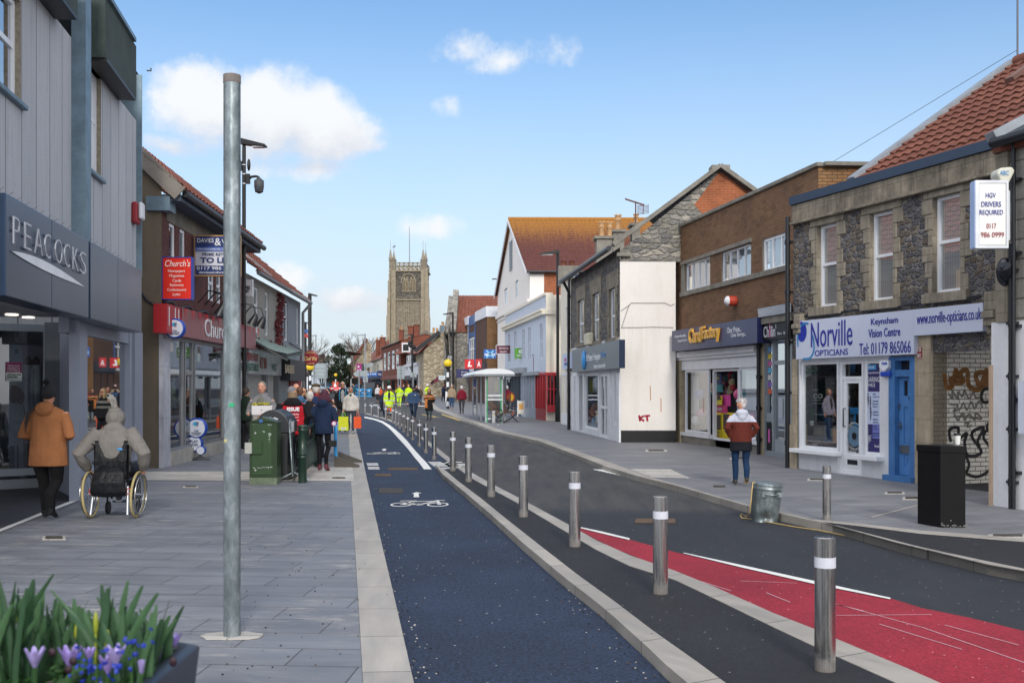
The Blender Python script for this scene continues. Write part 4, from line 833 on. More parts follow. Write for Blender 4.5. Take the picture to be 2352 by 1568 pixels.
for s_,x0,x1,y0,y1 in(('HGV',2264,2287,443,454),('DRIVERS',2254,2299,463,475),('REQUIRED',2250,2304,482,495)):c0=at((x0+x1)/2,(y0+y1)/2,yb-.006);m.text(s_,c0,(1,0,0),(0,0,1),(x1-x0)/FPX*yb,(y1-y0)/FPX*yb,.004,.0)
m.use(mat('#8f1a2a',.4))
for s_,x0,x1,y0,y1 in(('0117',2266,2288,513,525),('986 0999',2253,2306,533,545)):c0=at((x0+x1)/2,(y0+y1)/2,yb-.006);m.text(s_,c0,(1,0,0),(0,0,1),(x1-x0)/FPX*yb,(y1-y0)/FPX*yb,.004,.0)
m.build('lettering',lb)
ab=thing('alarm_box','cream five sided alarm box above the white hanging sign','alarm box',at(2310,420,14.1));m=M(mat('#cfcdbf',.5));yy=14.0
pf=[at(2291,398,yy),at(2297,385,yy),at(2326,382,yy),at(2333,392,yy),at(2318,422,yy),at(2300,420,yy)];m.add([Vector((p.x,yy,p.z))for p in pf]+[Vector((p.x*1.0,yy+.22,p.z))for p in pf],[(5,4,3,2,1,0),(0,1,7,6),(1,2,8,7),(2,3,9,8),(3,4,10,9),(4,5,11,10),(5,0,6,11)]);m.build('casing',ab,bevel=.03);m=M(mat('#5f9bd0',.5));m.text('ABC',at(2307,397,yy-.01),(1,0,0),(0,0,1),.12,.06,.004);m.build('lettering',ab)
m=M(mat('#262a33',.5,.4,var=.4,vs=12));c0=at(2312,622,14.3);m.lathe((c0.x+.02,16.12,c0.z+.1),[(.01,0),(.13,.01),(.13,.04),(.01,.05)],16,axis='y',squash=2.0)if False else m.ball(c0+Vector((.03,.12,0)),(.12,.04,.2),14,10);m.tube([c0+Vector((.05,0.08,-.1)),c0+Vector((-.06,-.05,.06))],[.05,.09],12);m.tube([c0+Vector((-.06,-.05,.06)),c0+Vector((-.1,-.08,.02)),c0+Vector((-.12,-.06,.05))],.012,6);tag(m.build('wall_lamp',loc=c0),'rusty dark iron spotlight on the pale stone at the right','lamp')
m=M(mat('#5a5e66',.5,.4));b0=rid+Vector((.02,-.0,0));top=Vector((b0.x+.0,b0.y,10.2));m.tube([Vector(b0),top],.02,8);m.tube([b0+Vector((0,0,.28)),at(1906,376,24.0)],.006,4);tag(m.build('aerial_mast',loc=b0),'thin grey mast on the red tiled ridge with a long stay wire','mast')
F2=Fac(1549,1013,RZ,730)
t=thing('brick_building','flat roofed brown brick building with the card shop','building',F2.P(0,0,0))
uL,uR=F2.U(1546),F2.U(1880);zT=F2.Z(1546,530);zF=F2.Z(1545,800,0)
w2=[frect(F2,1574.7,1631,607,670),frect(F2,1657.5,1725,581,648),frect(F2,1751.6,1812,550,625)]
m=M(BRICKB);wall(m,F2,uL,uR,zF,zT,[(w[0],w[1],w[2],w[3],.12)for w in w2],reveal=CONC);m.build('wall',t)
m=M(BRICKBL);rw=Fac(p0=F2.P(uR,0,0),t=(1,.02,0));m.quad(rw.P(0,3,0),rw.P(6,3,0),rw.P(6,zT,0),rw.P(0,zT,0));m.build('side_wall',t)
m=M(CONC);m.fbox(F2,uR-.06,uL,zT,zT+.09,-.3,.07);m.beam(F2.P(uR,zT+.045,-.1),rw.P(2.2,zT+.045,-.1),.35,.09);m.build('coping',t,bevel=.01)
zl0,zs0=w2[0][3],w2[0][2]
m=M(CONC);a_,b_=F2.U(1566),F2.U(1728);m.fbox(F2,b_,a_,zl0+.003,zl0+.1,-.02,.06);m.fbox(F2,F2.U(1816),a_,zs0-.13,zs0-.003,-.1,.07);m.fbox(F2,F2.U(1574)+.003,F2.U(1566),zs0,zl0,-.1,.03);m.build('concrete_band',t)
for w,nb in zip(w2,(4,4,3)):
 a,b=min(w[:2]),max(w[:2]);window(t,F2,*w,UPVC if nb==3 else WPAINT,GLASSB,.045 if nb==4 else .07,.1,vb=[a+(b-a)*i/nb for i in range(1,nb)],back=BLIND2,backd=.1,name='window')
STB=stone_mat('shop_stone','#a3957c','#b0a288',.5,.6,'#8a7c66',.003,.3)
m=M(STB);m.fbox(F2,F2.U(1564),F2.U(1549),RZ-.1,zF+.1,-.3,.03);m.fbox(F2,F2.U(1757),F2.U(1741),RZ-.1,zF+.1,-.3,.03);m.build('pilaster',t)
gl=[frect(F2,1569,1623,851,1003),frect(F2,1629,1688,855,1008,1629),frect(F2,1692,1741,846,1025)]
m=M(WPAINT);zc=F2.Z(1564,850);m.fbox(F2,F2.U(1741),F2.U(1564),zc,zF+.05,-.25,-.02);m.fbox(F2,F2.U(1741),F2.U(1558),F2.Z(1560,822),F2.Z(1560,810),-.02,.12)
m.fbox(F2,F2.U(1741),F2.U(1558),F2.Z(1560,828),F2.Z(1560,822)-.003,-.02,.06);m.fbox(F2,F2.U(1629),F2.U(1564),RZ+.22,RZ+.32,-.2,.02);m.fbox(F2,F2.U(1741),F2.U(1689),RZ+.22,RZ+.32,-.2,.02)
m.use(CONC);m.fbox(F2,F2.U(1629),F2.U(1564),RZ-.05,RZ+.218,-.2,-.02);m.fbox(F2,F2.U(1741),F2.U(1689),RZ-.05,RZ+.218,-.2,-.02);m.build('shopfront_surround',t)
for i,g_ in enumerate((gl[0],gl[2])):window(t,F2,g_[0],g_[1],RZ+.33,zc,WPAINT,GLASS,.07,.12,name='display_window')
m=M(WPAINT);a,b=gl[1][:2];frame(m,F2,a,b,RZ+.2,zc-.02,.06,-.2,-.1);m.build('door_frame',t)
room(t,F2,F2.U(1567),F2.U(1741),RZ+.0,zc,1.3,sk=2.5,wallm=mat('#99928a',.9),backm=mat('#6d6a70',.9,var=.3,vs=3),d0=-.2)
cg=M(mat('#c22f62',.6));rr=random.Random(3)
def fb(m,F,x0,x1,y0,y1,dd,mt):m.use(mt);u0,u1,z0,z1=frect(F,x0,x1,y0,y1,d=dd);m.fbox(F,u0,u1,z0,z1,dd-.02,dd)
CG=M(mat('#c9418f',.6));
fb(CG,F2,1643,1677,906,931,-.4,mat('#c9418f',.6));fb(CG,F2,1636,1670,930,946,-.35,mat('#b22a66',.6));fb(CG,F2,1637,1656,946,1006,-.35,mat('#d8c018',.6));fb(CG,F2,1658,1687,946,1006,-.36,mat('#d3bb16',.6));fb(CG,F2,1641,1654,952,985,-.33,mat('#3a2f2a',.6,var=.9,vs=40));fb(CG,F2,1661,1675,950,985,-.34,mat('#3a2f2a',.6,var=.9,vs=40));fb(CG,F2,1638,1660,880,900,-.5,mat('#2f8f9a',.6));fb(CG,F2,1586,1604,863,950,-.35,mat('#c9c9cc',.6));fb(CG,F2,1713,1736,852,940,-.35,mat('#c4c4cc',.6));fb(CG,F2,1700,1714,898,918,-.38,mat('#1f7a86',.6))
for i in range(46):
 x,y=rr.uniform(1634,1684),rr.uniform(858,905);u,z=F2.uz(x,y,-.7);CG.use(mat(rr.choice(['#d9c7a0','#c93f4f','#e0d6c4','#a8243a','#7a2a50','#d98aa0','#3a7a80']),.6));CG.ball(F2.P(u,z,-.7),rr.uniform(.05,.11),8,6)
for x,y,c_ in((1577,930,'#b86a9a'),(1608,905,'#8a9acf'),(1612,950,'#c06a90'),(1577,985,'#c8b018'),(1698,905,'#c24a80'),(1706,935,'#1f6fae'),(1730,960,'#b85a90'),(1600,965,'#e0e0e0')):
 u,z=F2.uz(x,y,-.4);CG.use(mat(c_,.3));CG.ball(F2.P(u,z,-.4),.16,12,8)
CG.build('shop_goods',t)
m=M(mat('#d8c322',.5));fb(m,F2,1643.5,1657.5,909,929,-.3,mat('#cfc020',.5));m.use(BLACKM);u,z=F2.uz(1650.5,906,-.28);m.add([F2.P(u-.13,z-.12,-.28),F2.P(u+.13,z-.12,-.28),F2.P(u,z+.14,-.28)],[(0,1,2)]);ftext(m,F2,'CAUTION',1645,1656,914.5,918,d=-.29,bold=.008);fb(m,F2,1637,1657,858,883,-.28,mat('#1d2a5e',.5));m.use(mat('#d8c322',.5));ftext(m,F2,'99p',1641,1652,865,871,d=-.27,bold=.008);m.use(mat('#1d3f8f',.5));ftext(m,F2,'99p',1641,1652,989,995,d=-.32,bold=.008);ftext(m,F2,'25 Boxes',1640,1653,998,1001,d=-.32);ftext(m,F2,'99p',1664,1675,989,995,d=-.34,bold=.008);m.use(WHITE);ftext(m,F2,'Mum',1641,1658,934,942,d=-.34,shear=.3);m.build('shop_notices',t)
sg=thing('shop_sign','dark blue fascia sign with raised gold letters over the card shop','sign',F2.P(F2.U(1640),3,.3))
NAVY=mat('#272f5c',.35,var=.12,vs=2);z0,z1=F2.Z(1543,807,.35),F2.Z(1543,760,.35);m=M(NAVY);us=[F2.U(x,.35)for x in(1543,1583,1656,1739)]
for i in range(3):m.fbox(F2,us[i+1]+.003,us[i]-.003,z0,z1,.02,.35)
m.build('panel',sg,bevel=.005)
m=M(mat('#d9a441',.35,var=.05,vs=3));ftext(m,F2,'Card',1585,1613,753,787,d=.36,bold=.02,thick=.06);ftext(m,F2,'Factory',1616,1655,746,786,d=.36,bold=.02,thick=.06);m.build('lettering',sg)
m=M(mat('#d0d2dc',.4));
for it in(('Compare the quality...',1550,1577,768,776),('Compare the price...',1557,1580,778,786),('Clear Prices...',1670,1703,750,763),('Clear Savings...',1679,1714,763,775)):ftext(m,F2,*it,d=.355)
m.build('small_lettering',sg)
m=M(mat('#b5402f',.5));u,z=F2.uz(1690,691);
m2=thing('bell_box','round red and white alarm sounder on the brown brick','alarm box',F2.P(u,z,0));c0=F2.P(u,z,.02);m.tube([F2.P(u,z,0),F2.P(u,z,.22)],.13,16);m.build('base',m2);m=M(WPAINT);m.tube([F2.P(u,z,.22),F2.P(u,z,.26),F2.P(u,z,.31)],[.13,.12,.05],16);m.build('cover',m2)
t=thing('cafe_front','narrow silver framed cafe entrance beside the card shop','shopfront',F2.P(F2.U(1785),0,0))
x0,x1=1756,1817;ua,ub=F2.U(x0,.02),F2.U(x1,.02);zb,zt=RZ,F2.Z(x0,785,.02)
m=M(GREYF);m.fbox(F2,ub-.02,ua,RZ,RZ+.12,-.1,.02);
for x in(1756,1775,1804,1817):u=F2.U(x,.02);m.fbox(F2,u-.045,u+.045,RZ+.12,zt,-.1,.02)
m.fbox(F2,ub,ua,zt,zt+.1,-.1,.03)
zm=F2.Z(1776,833,.02);m.fbox(F2,F2.U(1804,.02)+.046,F2.U(1775,.02)-.046,zm-.05,zm+.05,-.09,.01);m.fbox(F2,F2.U(1775,.02)+.046,F2.U(1756,.02)-.046,F2.Z(1760,967),F2.Z(1760,948),-.08,.01);m.build('frame',t)
m=M(GLASSD);m.quad(F2.P(ub,RZ+.1,-.04),F2.P(ua,RZ+.1,-.04),F2.P(ua,zt,-.04),F2.P(ub,zt,-.04));m.build('pane',t)
m=M(BLACKM)
for xa,xb in((1758,1773),(1806,1816)):q=frect(F2,xa,xb,970,1040,d=-.03);m.fbox(F2,*q,-.035,-.02)
m.use(mat('#b85a9a',.5));q=frect(F2,1764,1768,985,1015,d=-.01);m.fbox(F2,*q,-.018,-.01);m.use(mat('#c9a13a',.5));u,z=F2.uz(1811,1005,-.01);m.ball(F2.P(u,z,-.015),(.06,.06,.1),10,8);m.use(mat('#a06ad0',.5));m.ball(F2.P(u,z+.14,-.015),(.06,.06,.07),10,8)
for i,c_ in enumerate(('#6a9fd0','#c9b03a','#b0568a','#57a0c8','#c0c0c0','#7a58a8','#c85a3a')):fb(m,F2,1764,1771,797+i*16,808+i*16,-.03,mat(c_,.5,var=.3,vs=20))
fb(m,F2,1777,1801,790,828,-.15,mat('#b9b9b4',.6,var=.2,vs=20));fb(m,F2,1807,1811,888,902,-.02,mat('#d0622a',.5))
m.build('window_graphics',t)
m=M(mat('#9aa0a6',.4,.3));m.fbox(F2,F2.U(1803.5),F2.U(1776),RZ+.12,RZ+.42,-.06,.0);m.tube([F2.P(F2.U(1801),1.0,.03),F2.P(F2.U(1801),1.5,.03)],.02,8);m.build('door',t)
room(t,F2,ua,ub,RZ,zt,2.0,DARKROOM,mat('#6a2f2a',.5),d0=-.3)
m=M(LEAD);zc=F2.Z(1756,733,.2);m.quad(F2.P(F2.U(1740),zc+.32,0),F2.P(F2.U(1817),zc+.32,0),F2.P(F2.U(1817,.3),zc+.05,.3),F2.P(F2.U(1742,.3),zc+.05,.3));m.use(CONC);m.fbox(F2,F2.U(1817,.25),F2.U(1745,.25),zc-.12,zc+.06,-.1,.25);m.build('lead_canopy',t)
sg=thing('shop_sign','small black cafe sign with white script letters','sign',F2.P(F2.U(1785),zt,.1));m=M(BLACKM);z0,z1=F2.Z(1752,782,.2),F2.Z(1752,736,.2);m.fbox(F2,F2.U(1815,.2),F2.U(1751,.2),z0,z1,.03,.2);m.build('panel',sg)
m=M(mat('#cfcfd6',.4));ftext(m,F2,"Ch'ilin'",1754,1783,747,774,d=.205,bold=.01);ftext(m,F2,'Dine in . Takeaway',1786,1813,761,769,d=.205);m.build('lettering',sg);m=M(mat('#c0507a',.4));ftext(m,F2,"i",1767,1770,744,774,d=.207,bold=.008);m.build('accent',sg)
pipe('drainpipe',F2,F2.U(1744,.08),RZ,zF+.2,.1,.05,'black pipe between card shop and cafe',brackets=4)
F3=Fac(1314,987,RZ,936)
t=thing('corner_building','stone and white rendered gabled building with the charity shop and red KT graffiti','building',F3.P(0,0,0))
cor=F3.P(F3.U(1424),0,0);FG=Fac(p0=cor,t=(1,.0025,0));FG.n=Vector((0,-1,0))if FG.n.y>0 else FG.n
uL,uR=F3.U(1311),F3.U(1424);zE=6.02;zW=F3.Z(1314,800)
w3=[(F3.U(1328),F3.U(1342),F3.Z(1335,787),F3.Z(1335,688)),(F3.U(1362),F3.U(1377),F3.Z(1369,783),F3.Z(1369,673)),(F3.U(1399),F3.U(1414),F3.Z(1406,777),F3.Z(1406,662))]
RUB3=rubble_mat('rubble_mid',['#5f6066','#74726f','#6b645c','#585a60','#807a72'],'#857f78',4.4,1.6,.02,.9)
m=M(RUB3);wall(m,F3,uL,uR,zW,zE,[(*w,.16)for w in w3],reveal=QUOIN);m.build('wall',t)
m=M(QUOIN)
for a,b,z0,z1 in w3:
 a,b=min(a,b),max(a,b)
 for i in range(6):
  dz=(z1-z0)/6;k_=.18+.1*(i%2);m.fbox(F3,b,b+k_,z0+i*dz,z0+(i+1)*dz-.005,-.02,.02);m.fbox(F3,a-k_,a,z0+i*dz,z0+(i+1)*dz-.005,-.02,.02)
 m.fbox(F3,a-.4,b+.4,z1,z1+.5,-.02,.025);m.fbox(F3,a-.35,b+.35,z0-.15,z0,-.1,.07)
m.build('stone_dressing',t)
for w in w3:window(t,F3,*w,UPVC,GLASSB,.07,.13,hb=((w[2]*.55+w[3]*.45),),back=BLIND2,backd=.1)
gx=lambda px:(px-CX)/FPX*cor.y-cor.x
hw=gx(1652);zA=at(1652,390,cor.y).z;zW2=at(1450,601,cor.y).z
m=M(WHITER);wall(m,FG,0.0,gx(1552),RZ+.36,zW2,d=.0);m.build('rendered_wall',t)
m=M(BLACKM);m.fbox(FG,0,gx(1552),RZ-.1,RZ+.36,-.1,.03);m.fbox(F3,uR,uR+.4,RZ-.1,RZ+.36,-.1,.03);m.build('plinth',t)
zEr=zE;m=M(RUBBLE2);m.add([FG.P(.02,zW2,-.02),FG.P(hw*2,zW2,-.02),FG.P(hw*2,zEr,-.02),FG.P(hw,zA,-.02),FG.P(.02,zE-.1,-.02)],[(0,1,2,3,4)])
m.use(BRICKO);a0=hw-.0;m.add([FG.P(gx(1595),at(1595,470,cor.y).z,-.01),FG.P(gx(1640),at(1640,520,cor.y).z,-.01),FG.P(gx(1745),at(1745,520,cor.y).z,-.01),FG.P(gx(1735),at(1735,437,cor.y).z,-.01),FG.P(hw,zA-.05,-.01)],[(0,1,2,3,4)]);m.build('gable',t)
RD=Vector((F3.t.x,F3.t.y,0))*(uL-uR)
eN=F3.P(uR-.12,zE,.28);eF=F3.P(uL,zE,.28);rN=FG.P(hw,zA,0)+Vector((0,-.12,0));rF=rN+RD*1.0
m=M(SLATE)
nrow=26
for i in range(nrow):
 a,b=i/nrow,(i+1.02)/nrow;up=Vector((0,0,.02));m.quad(eN.lerp(rN,a)+up,eF.lerp(rF,a)+up,eF.lerp(rF,b),eN.lerp(rN,b));m.quad(eN.lerp(rN,a)-up*.5,eF.lerp(rF,a)-up*.5,eF.lerp(rF,a)+up,eN.lerp(rN,a)+up)
m.quad(rN,rF,rF+Vector((hw,0,zE-zA)),rN+Vector((hw,0,zE-zA)));m.build('roof',t)
m=M(CONC);m.beam(eN+Vector((.05,-.0,.05)),rN+Vector((0,0,.1)),.26,.12);m.beam(rN+Vector((0,0,.1)),FG.P(hw+3,zA-2.0,0),.26,.12);m.beam(eF+Vector((0,0,.04)),rF+Vector((0,0,.06)),.22,.1);m.box((rN.x-.25,rN.y-.05,rN.z),(rN.x+.3,rN.y+.5,rN.z+.12));m.build('coping',t)
m=M(GUTTERM);m.tube([F3.P(uR-.1,zE-.05,.36),F3.P(uL,zE-.05,.36)],.08,8);m.tube([F3.P(uL-.1,zE-.1,.3),F3.P(uL-.1,zE-.5,.1),F3.P(uL-.1,RZ,.1)],.06,8);m.build('gutter',t)
m=M(CONC);m.fbox(FG,-.1,gx(1448),zE-.28,zE-.17,-.1,.12);m.build('kneeler',t)
m=M(mat('#c22d4a',.7,key='spray_red'));
for L in([(1468,954),(1470,966)],[(1478,955),(1471,960),(1479,966)],[(1481,955),(1492,954)],[(1486,955),(1487,966)]):squig(m,L,.03,.006,FG)
m.build('graffiti',t)
m=M(mat('#b8793e',.8));
for L in([(1493.5,886),(1494,918)],[(1518,914),(1518.5,946)]):squig(m,L,.012,.006,FG)
m.build('rust_stain',t)
m=M(GUTTERM)
for L in([(1426,714),(1448,699),(1448,696),(1528,696),(1540,702),(1549,698)],[(1427,753),(1445,700)],[(1427,752),(1460,752),(1500,751),(1546,752)]):m.tube([FG.P(gx(x),at(x,y,cor.y).z,.012)for x,y in L],.007,5)
m.build('cable',t)
gl3=(F3.U(1342),F3.U(1373),F3.Z(1358,984),F3.Z(1358,858));dz1=F3.Z(1386,858)
m=M(WPAINT);wall(m,F3,F3.U(1314),F3.U(1424),RZ-.1,zW+.02,[(*gl3,.12),(F3.U(1376),F3.U(1397),RZ+.02,dz1,.12),(F3.U(1411),F3.U(1419),RZ+.5,dz1,.1),(F3.U(1330),F3.U(1338),RZ+.05,dz1,.15)],d=.0);
m.fbox(F3,F3.U(1426),F3.U(1419.5),RZ,dz1,0,.06);m.fbox(F3,F3.U(1404),F3.U(1398),RZ,dz1,0,.05);m.fbox(F3,F3.U(1321),F3.U(1315),RZ,dz1,0,.05);m.build('shopfront_wall',t)
window(t,F3,*gl3,UPVC,GLASS,.06,.1,name='display_window');window(t,F3,F3.U(1411),F3.U(1419),RZ+.5,dz1,UPVC,GLASS,.04,.08,name='display_window')
fm=M(UPVC);a,b=F3.U(1397),F3.U(1376);frame(fm,F3,a,b,RZ+.02,dz1,.09,-.1,-.03,vb=((a+b)/2,),hb=(1.1,2.35));d_=fm.build('shop_door',t);g_=M(GLASS);g_.quad(F3.P(a,RZ,-.07),F3.P(b,RZ,-.07),F3.P(b,dz1,-.07),F3.P(a,dz1,-.07));build_sub(g_,'pane',t,d_)
room(t,F3,F3.U(1421),F3.U(1328),RZ,dz1,2.2,mat('#7a7672',.9),sk=5,d0=-.2);g_=M(mat('#6fb09a',.6))
for x,y,c_,w_ in((1350,960,'#3f7f9a',.3),(1364,920,'#2f3a6a',.25),(1362,950,'#8a2a35',.3),(1352,905,'#6fae8a',.18),(1368,975,'#2f6f9a',.3)):u,z=F3.uz(x,y,-.6);g_.use(mat(c_,.7));g_.ball(F3.P(u,z,-.6),(w_*.6,w_,w_*1.2),8,6)
g_.build('shop_goods',t)
sg=thing('shop_sign','navy fascia sign of the hospice charity shop','sign',F3.P(F3.U(1370),zW,.1));m=M(mat('#1c2a45',.3,var=.15,vs=2));z0,z1=F3.Z(1314,855,.2),F3.Z(1314,804,.2);m.fbox(F3,F3.U(1422,.2),F3.U(1314,.2),z0,z1,.02,.2);m.build('panel',sg)
m=M(mat('#dfe3ea',.4));ftext(m,F3,"St Peter's Hospice",1347,1379,811,832,d=.205,bold=.02);ftext(m,F3,"furniture, books and baby",1364,1391,835,847,d=.205,bold=.02);m.use(mat('#3f8fd0',.4));ftext(m,F3,"Shop",1380,1391,806,823,d=.205);u,z=F3.uz(1342,827,.2);m.ball(F3.P(u,z,.19),(.12,.25,.36),10,10);m.build('lettering',sg)
m=M(mat('#c9c4ad',.5));u,z=F3.uz(1348,779,.2);m.fbox(F3,u-.35,u+.35,z-.22,z+.22,.02,.25);o=m.build('alarm_box',loc=F3.P(u,z,0),bevel=.06);tag(o,'cream alarm box above the navy charity shop sign','alarm box')
# RIGHT SIDE, MIDDLE DISTANCE
def simple_windows(parent,F,rects,fmat=None,gm=None,rec=.1,w=.07,bars=1,sill=None,refd=0):
 out=[]
 for r_ in rects:
  hb=(r_[2]*.5+r_[3]*.5,)if bars else()
  out.append(window(parent,F,*r_,fmat or UPVC,gm or GLASSF,w,rec,hb=hb,back=BLINDF,backd=.15,sill=sill))
 return out
GLASSF=glass_mat('glass_far',(.35,.4,.44,1),.12);BLINDF=mat('#5f656b',.8,var=.2,vs=2)
def shop_block(parent,F,u0,u1,z0,z1,col,stall=.45,posts=3,glass=None,back=None,proud=.03):
 """timber shopfront: stall riser, posts, glazing in front of a dark room"""
 if u0>u1:u0,u1=u1,u0
 c=mat(col,.5,var=.1,vs=3)if isinstance(col,str)else col
 m=M(c);m.fbox(F,u0,u1,z0-.1,z0+stall,-.2,proud);m.fbox(F,u0,u1,z1-.12,z1,-.2,proud)
 for i in range(posts+1):u=u0+(u1-u0)*i/posts;m.fbox(F,max(u0,u-.06),min(u1,u+.06),z0+stall,z1-.12,-.15,proud+.02)
 o=m.build('shopfront',parent)
 g_=M(glass or GLASSD);g_.quad(F.P(u0,z0+stall,-.08),F.P(u1,z0+stall,-.08),F.P(u1,z1-.12,-.08),F.P(u0,z1-.12,-.08));build_sub(g_,'pane',parent,o)
 b=M(back or DARKROOM);b.fbox(F,u0+.1,u1-.1,z0,z1,-1.6,-1.5);b.use(mat('#7a746c',.8,var=.6,vs=3));rr=random.Random(int(abs(u0)*100))
 for i in range(8):
  a=rr.uniform(u0+.2,u1-.3);zz=z0+stall+rr.uniform(0,.8);b.use(mat(rr.choice(['#8a8078','#a83a3a','#3a5a8a','#c9c0b0','#5a6a4a','#b8a04a','#2a2a30']),.8));b.fbox(F,a,a+rr.uniform(.15,.4),zz,zz+rr.uniform(.2,.7),-.9,-.5)
 build_sub(b,'display',parent,o);return o
def proj_sign(name,lab,x0,x1,y0,y1,Y,face,frame_m,texts,dep=.15,bracket=None,cat='sign'):
 """a box sign standing out from a wall, facing down the street; texts in pixel boxes"""
 A,B=at(x0,y0,Y),at(x1,y1,Y);t=thing(name,lab,cat,((A.x+B.x)/2,Y,B.z))
 m=M(face);m.box((A.x,Y,B.z),(B.x,Y+dep,A.z));m.build('face_panel',t)
 e=max(.02,(B.x-A.x)*.03);m=M(frame_m);m.box((A.x-e,Y-.01,B.z-e),(A.x,Y+dep+.01,A.z+e));m.box((B.x,Y-.01,B.z-e),(B.x+e,Y+dep+.01,A.z+e));m.box((A.x,Y-.01,A.z),(B.x,Y+dep+.01,A.z+e));m.box((A.x,Y-.01,B.z-e),(B.x,Y+dep+.01,B.z));m.build('frame',t)
 if bracket:
  m=M(GUTTERM);q=at(bracket,(y0+y1)/2,Y);
  for f in(.2,.8):z=B.z*(1-f)+A.z*f;m.beam((min(A.x,q.x),Y+dep/2,z),(max(B.x,q.x),Y+dep/2,z),.04,.04)
  m.build('bracket',t)
 for tx in texts:
  s_,a,b,c,d,col=tx[:6];m=M(mat(col,.5,var=.03)if isinstance(col,str)else col);m.text(s_,at((a+b)/2,(c+d)/2,Y-.008),(1,0,0),(0,0,1),(b-a)/FPX*Y,(d-c)/FPX*Y,.004,tx[6]if len(tx)>6 else 0,tx[7]if len(tx)>7 else 0);m.build('lettering',t)
 return t
F5=Fac(1255,966,RZ,850)
t=thing('cream_house','narrow cream rendered house with dark gutter beside the charity shop','building',F5.P(F5.U(1303),0,0))
uA,uB=F5.U(1318),F5.U(1288);zt=F5.Z(1295,648)
wn4=(F5.U(1300),F5.U(1306),F5.Z(1302,760),F5.Z(1302,706))
m=M(CREAM);wall(m,F5,uA,uB,0,zt,[(*wn4,.12)]);rw=Fac(p0=F5.P(uA,0,0),t=(1,0,0));m.quad(rw.P(0,0,0),rw.P(8,0,0),rw.P(8,zt,0),rw.P(0,zt,0));m.build('wall',t)
window(t,F5,*wn4,UPVC,GLASSF,.05,.1,back=BLINDF)
m=M(BLUEG);m.fbox(F5,uA,uB+.1,zt,zt+.14,-.3,.1);m.build('parapet_cap',t)
m=M(CONC);c0=at(1300,646,F5.P(uB,0,0).y+1.0);m.box((c0.x-.35,c0.y,c0.z-.2),(c0.x+.6,c0.y+.8,c0.z+.75));m.use(BRICKR);
for dx in(-.1,.3):m.lathe((c0.x+dx,c0.y+.4,c0.z+.75),[(.16,0),(.13,.2),(.17,.24)],10)
m.build('chimney',t)
shop_block(t,F5,F5.U(1313),F5.U(1290),RZ,F5.Z(1300,856),WPAINT,.5,2)
for pxx,nm in((1312,'drainpipe'),):pipe(nm,F5,F5.U(pxx),RZ,zt,.1,.06,brackets=4,parent=t)
sg=thing('shop_sign','pale blue fascia sign of the small charity shop','sign',F5.P(F5.U(1300),3,.1));m=M(mat('#a9b6d8',.4));m.fbox(F5,F5.U(1312,.15),F5.U(1292,.15),F5.Z(1300,847,.15),F5.Z(1300,812,.15),.02,.15);m.build('panel',sg)
m=M(mat('#2a4f9a',.4));ftext(m,F5,'age',1296,1303,832,840,d=.16,bold=.04);m.use(mat('#c03a6a',.4));ftext(m,F5,'UK',1296,1301,822,830,d=.16,bold=.04);m.build('lettering',sg)
t=thing('parapet_building','pale cream building with moulded parapet housing two charity shops','building',F5.P(F5.U(1230),0,0))
uN,uF=F5.U(1254),F5.U(1160);zP5=F5.Z(1254,677)-.0;zC=F5.Z(1254,716)
wr=[(F5.U(x0),F5.U(x1),F5.Z(x0,y1),F5.Z(x0,y0))for x0,x1,y0,y1 in((1240,1246,744,823),(1213.5,1219,752,826),(1199.5,1205,758,760+66),(1181,1186,762,832),(1167,1172,768,832))]
BLUEW=render_mat('render_pale_blue','#b3bccb','#8a8f96',.25);
m=M(BLUEW);wall(m,F5,uN,uF,F5.Z(1230,857),zC,[(*w,.14)for w in wr]);m.fbox(F5,uN,uF,zC,zP5,-.3,-.02);m.build('wall',t)
m=M(CREAM);uu=F5.U(1240);m.build('pier',t)if False else None
rw=Fac(p0=F5.P(uN,0,0),t=(1,0,0));m=M(CREAM);m.quad(rw.P(0,0,0),rw.P(6,0,0),rw.P(6,zP5,0),rw.P(0,zP5,0));m.build('side_wall',t)
m=M(CREAM);m.fbox(F5,uN-.1,uF,zC-.12,zC+.05,-.02,.22);m.fbox(F5,uN-.1,uF,zC+.05,zC+.15,-.02,.3);m.fbox(F5,uN,uF,zP5,zP5+.12,-.35,.06);m.box((rw.o.x,rw.o.y-.15,zC-.12),(rw.o.x+.45,rw.o.y+.0,zC+.12));m.build('cornice',t)
for w in wr:window(t,F5,*w,WPAINT,GLASSF,.05,.12,hb=(w[2]*.5+w[3]*.5,),back=BLINDF)
REDP=mat('#a81f2a',.45,var=.15,vs=4);
o=shop_block(t,F5,F5.U(1231.5),F5.U(1254),RZ,F5.Z(1243,855),REDP,.6,4)
shop_block(t,F5,F5.U(1198),F5.U(1231),RZ,F5.Z(1215,856),mat('#aeb6c4',.5),.5,5,glass=mat('#c8ccd3',.5,var=.1,vs=4))
shop_block(t,F5,F5.U(1162),F5.U(1197),RZ,F5.Z(1180,860),mat('#4a525c',.5),.4,5)
m=M(LEAD);m.fbox(F5,F5.U(1198,.3),F5.U(1162,.3),F5.Z(1180,858,.3),F5.Z(1180,846,.3),-.05,.4);m.fbox(F5,F5.U(1231,.2),F5.U(1199,.2),F5.Z(1215,862,.2),F5.Z(1215,854,.2),-.05,.25);m.build('shop_cornice',t)
Fb=Fac(p0=rw.o+Vector((0,-.02,0)),t=(1,0,0));Fb.n=Vector((0,-1,0));ux=lambda px:(px-CX)/FPX*rw.o.y-rw.o.x
zz=lambda py:at(1260,py,rw.o.y-.3).z
t2=thing('bay_window','red timber bay shop window on the cream wall beside the lamp post','window',Fb.P(ux(1265),0,0))
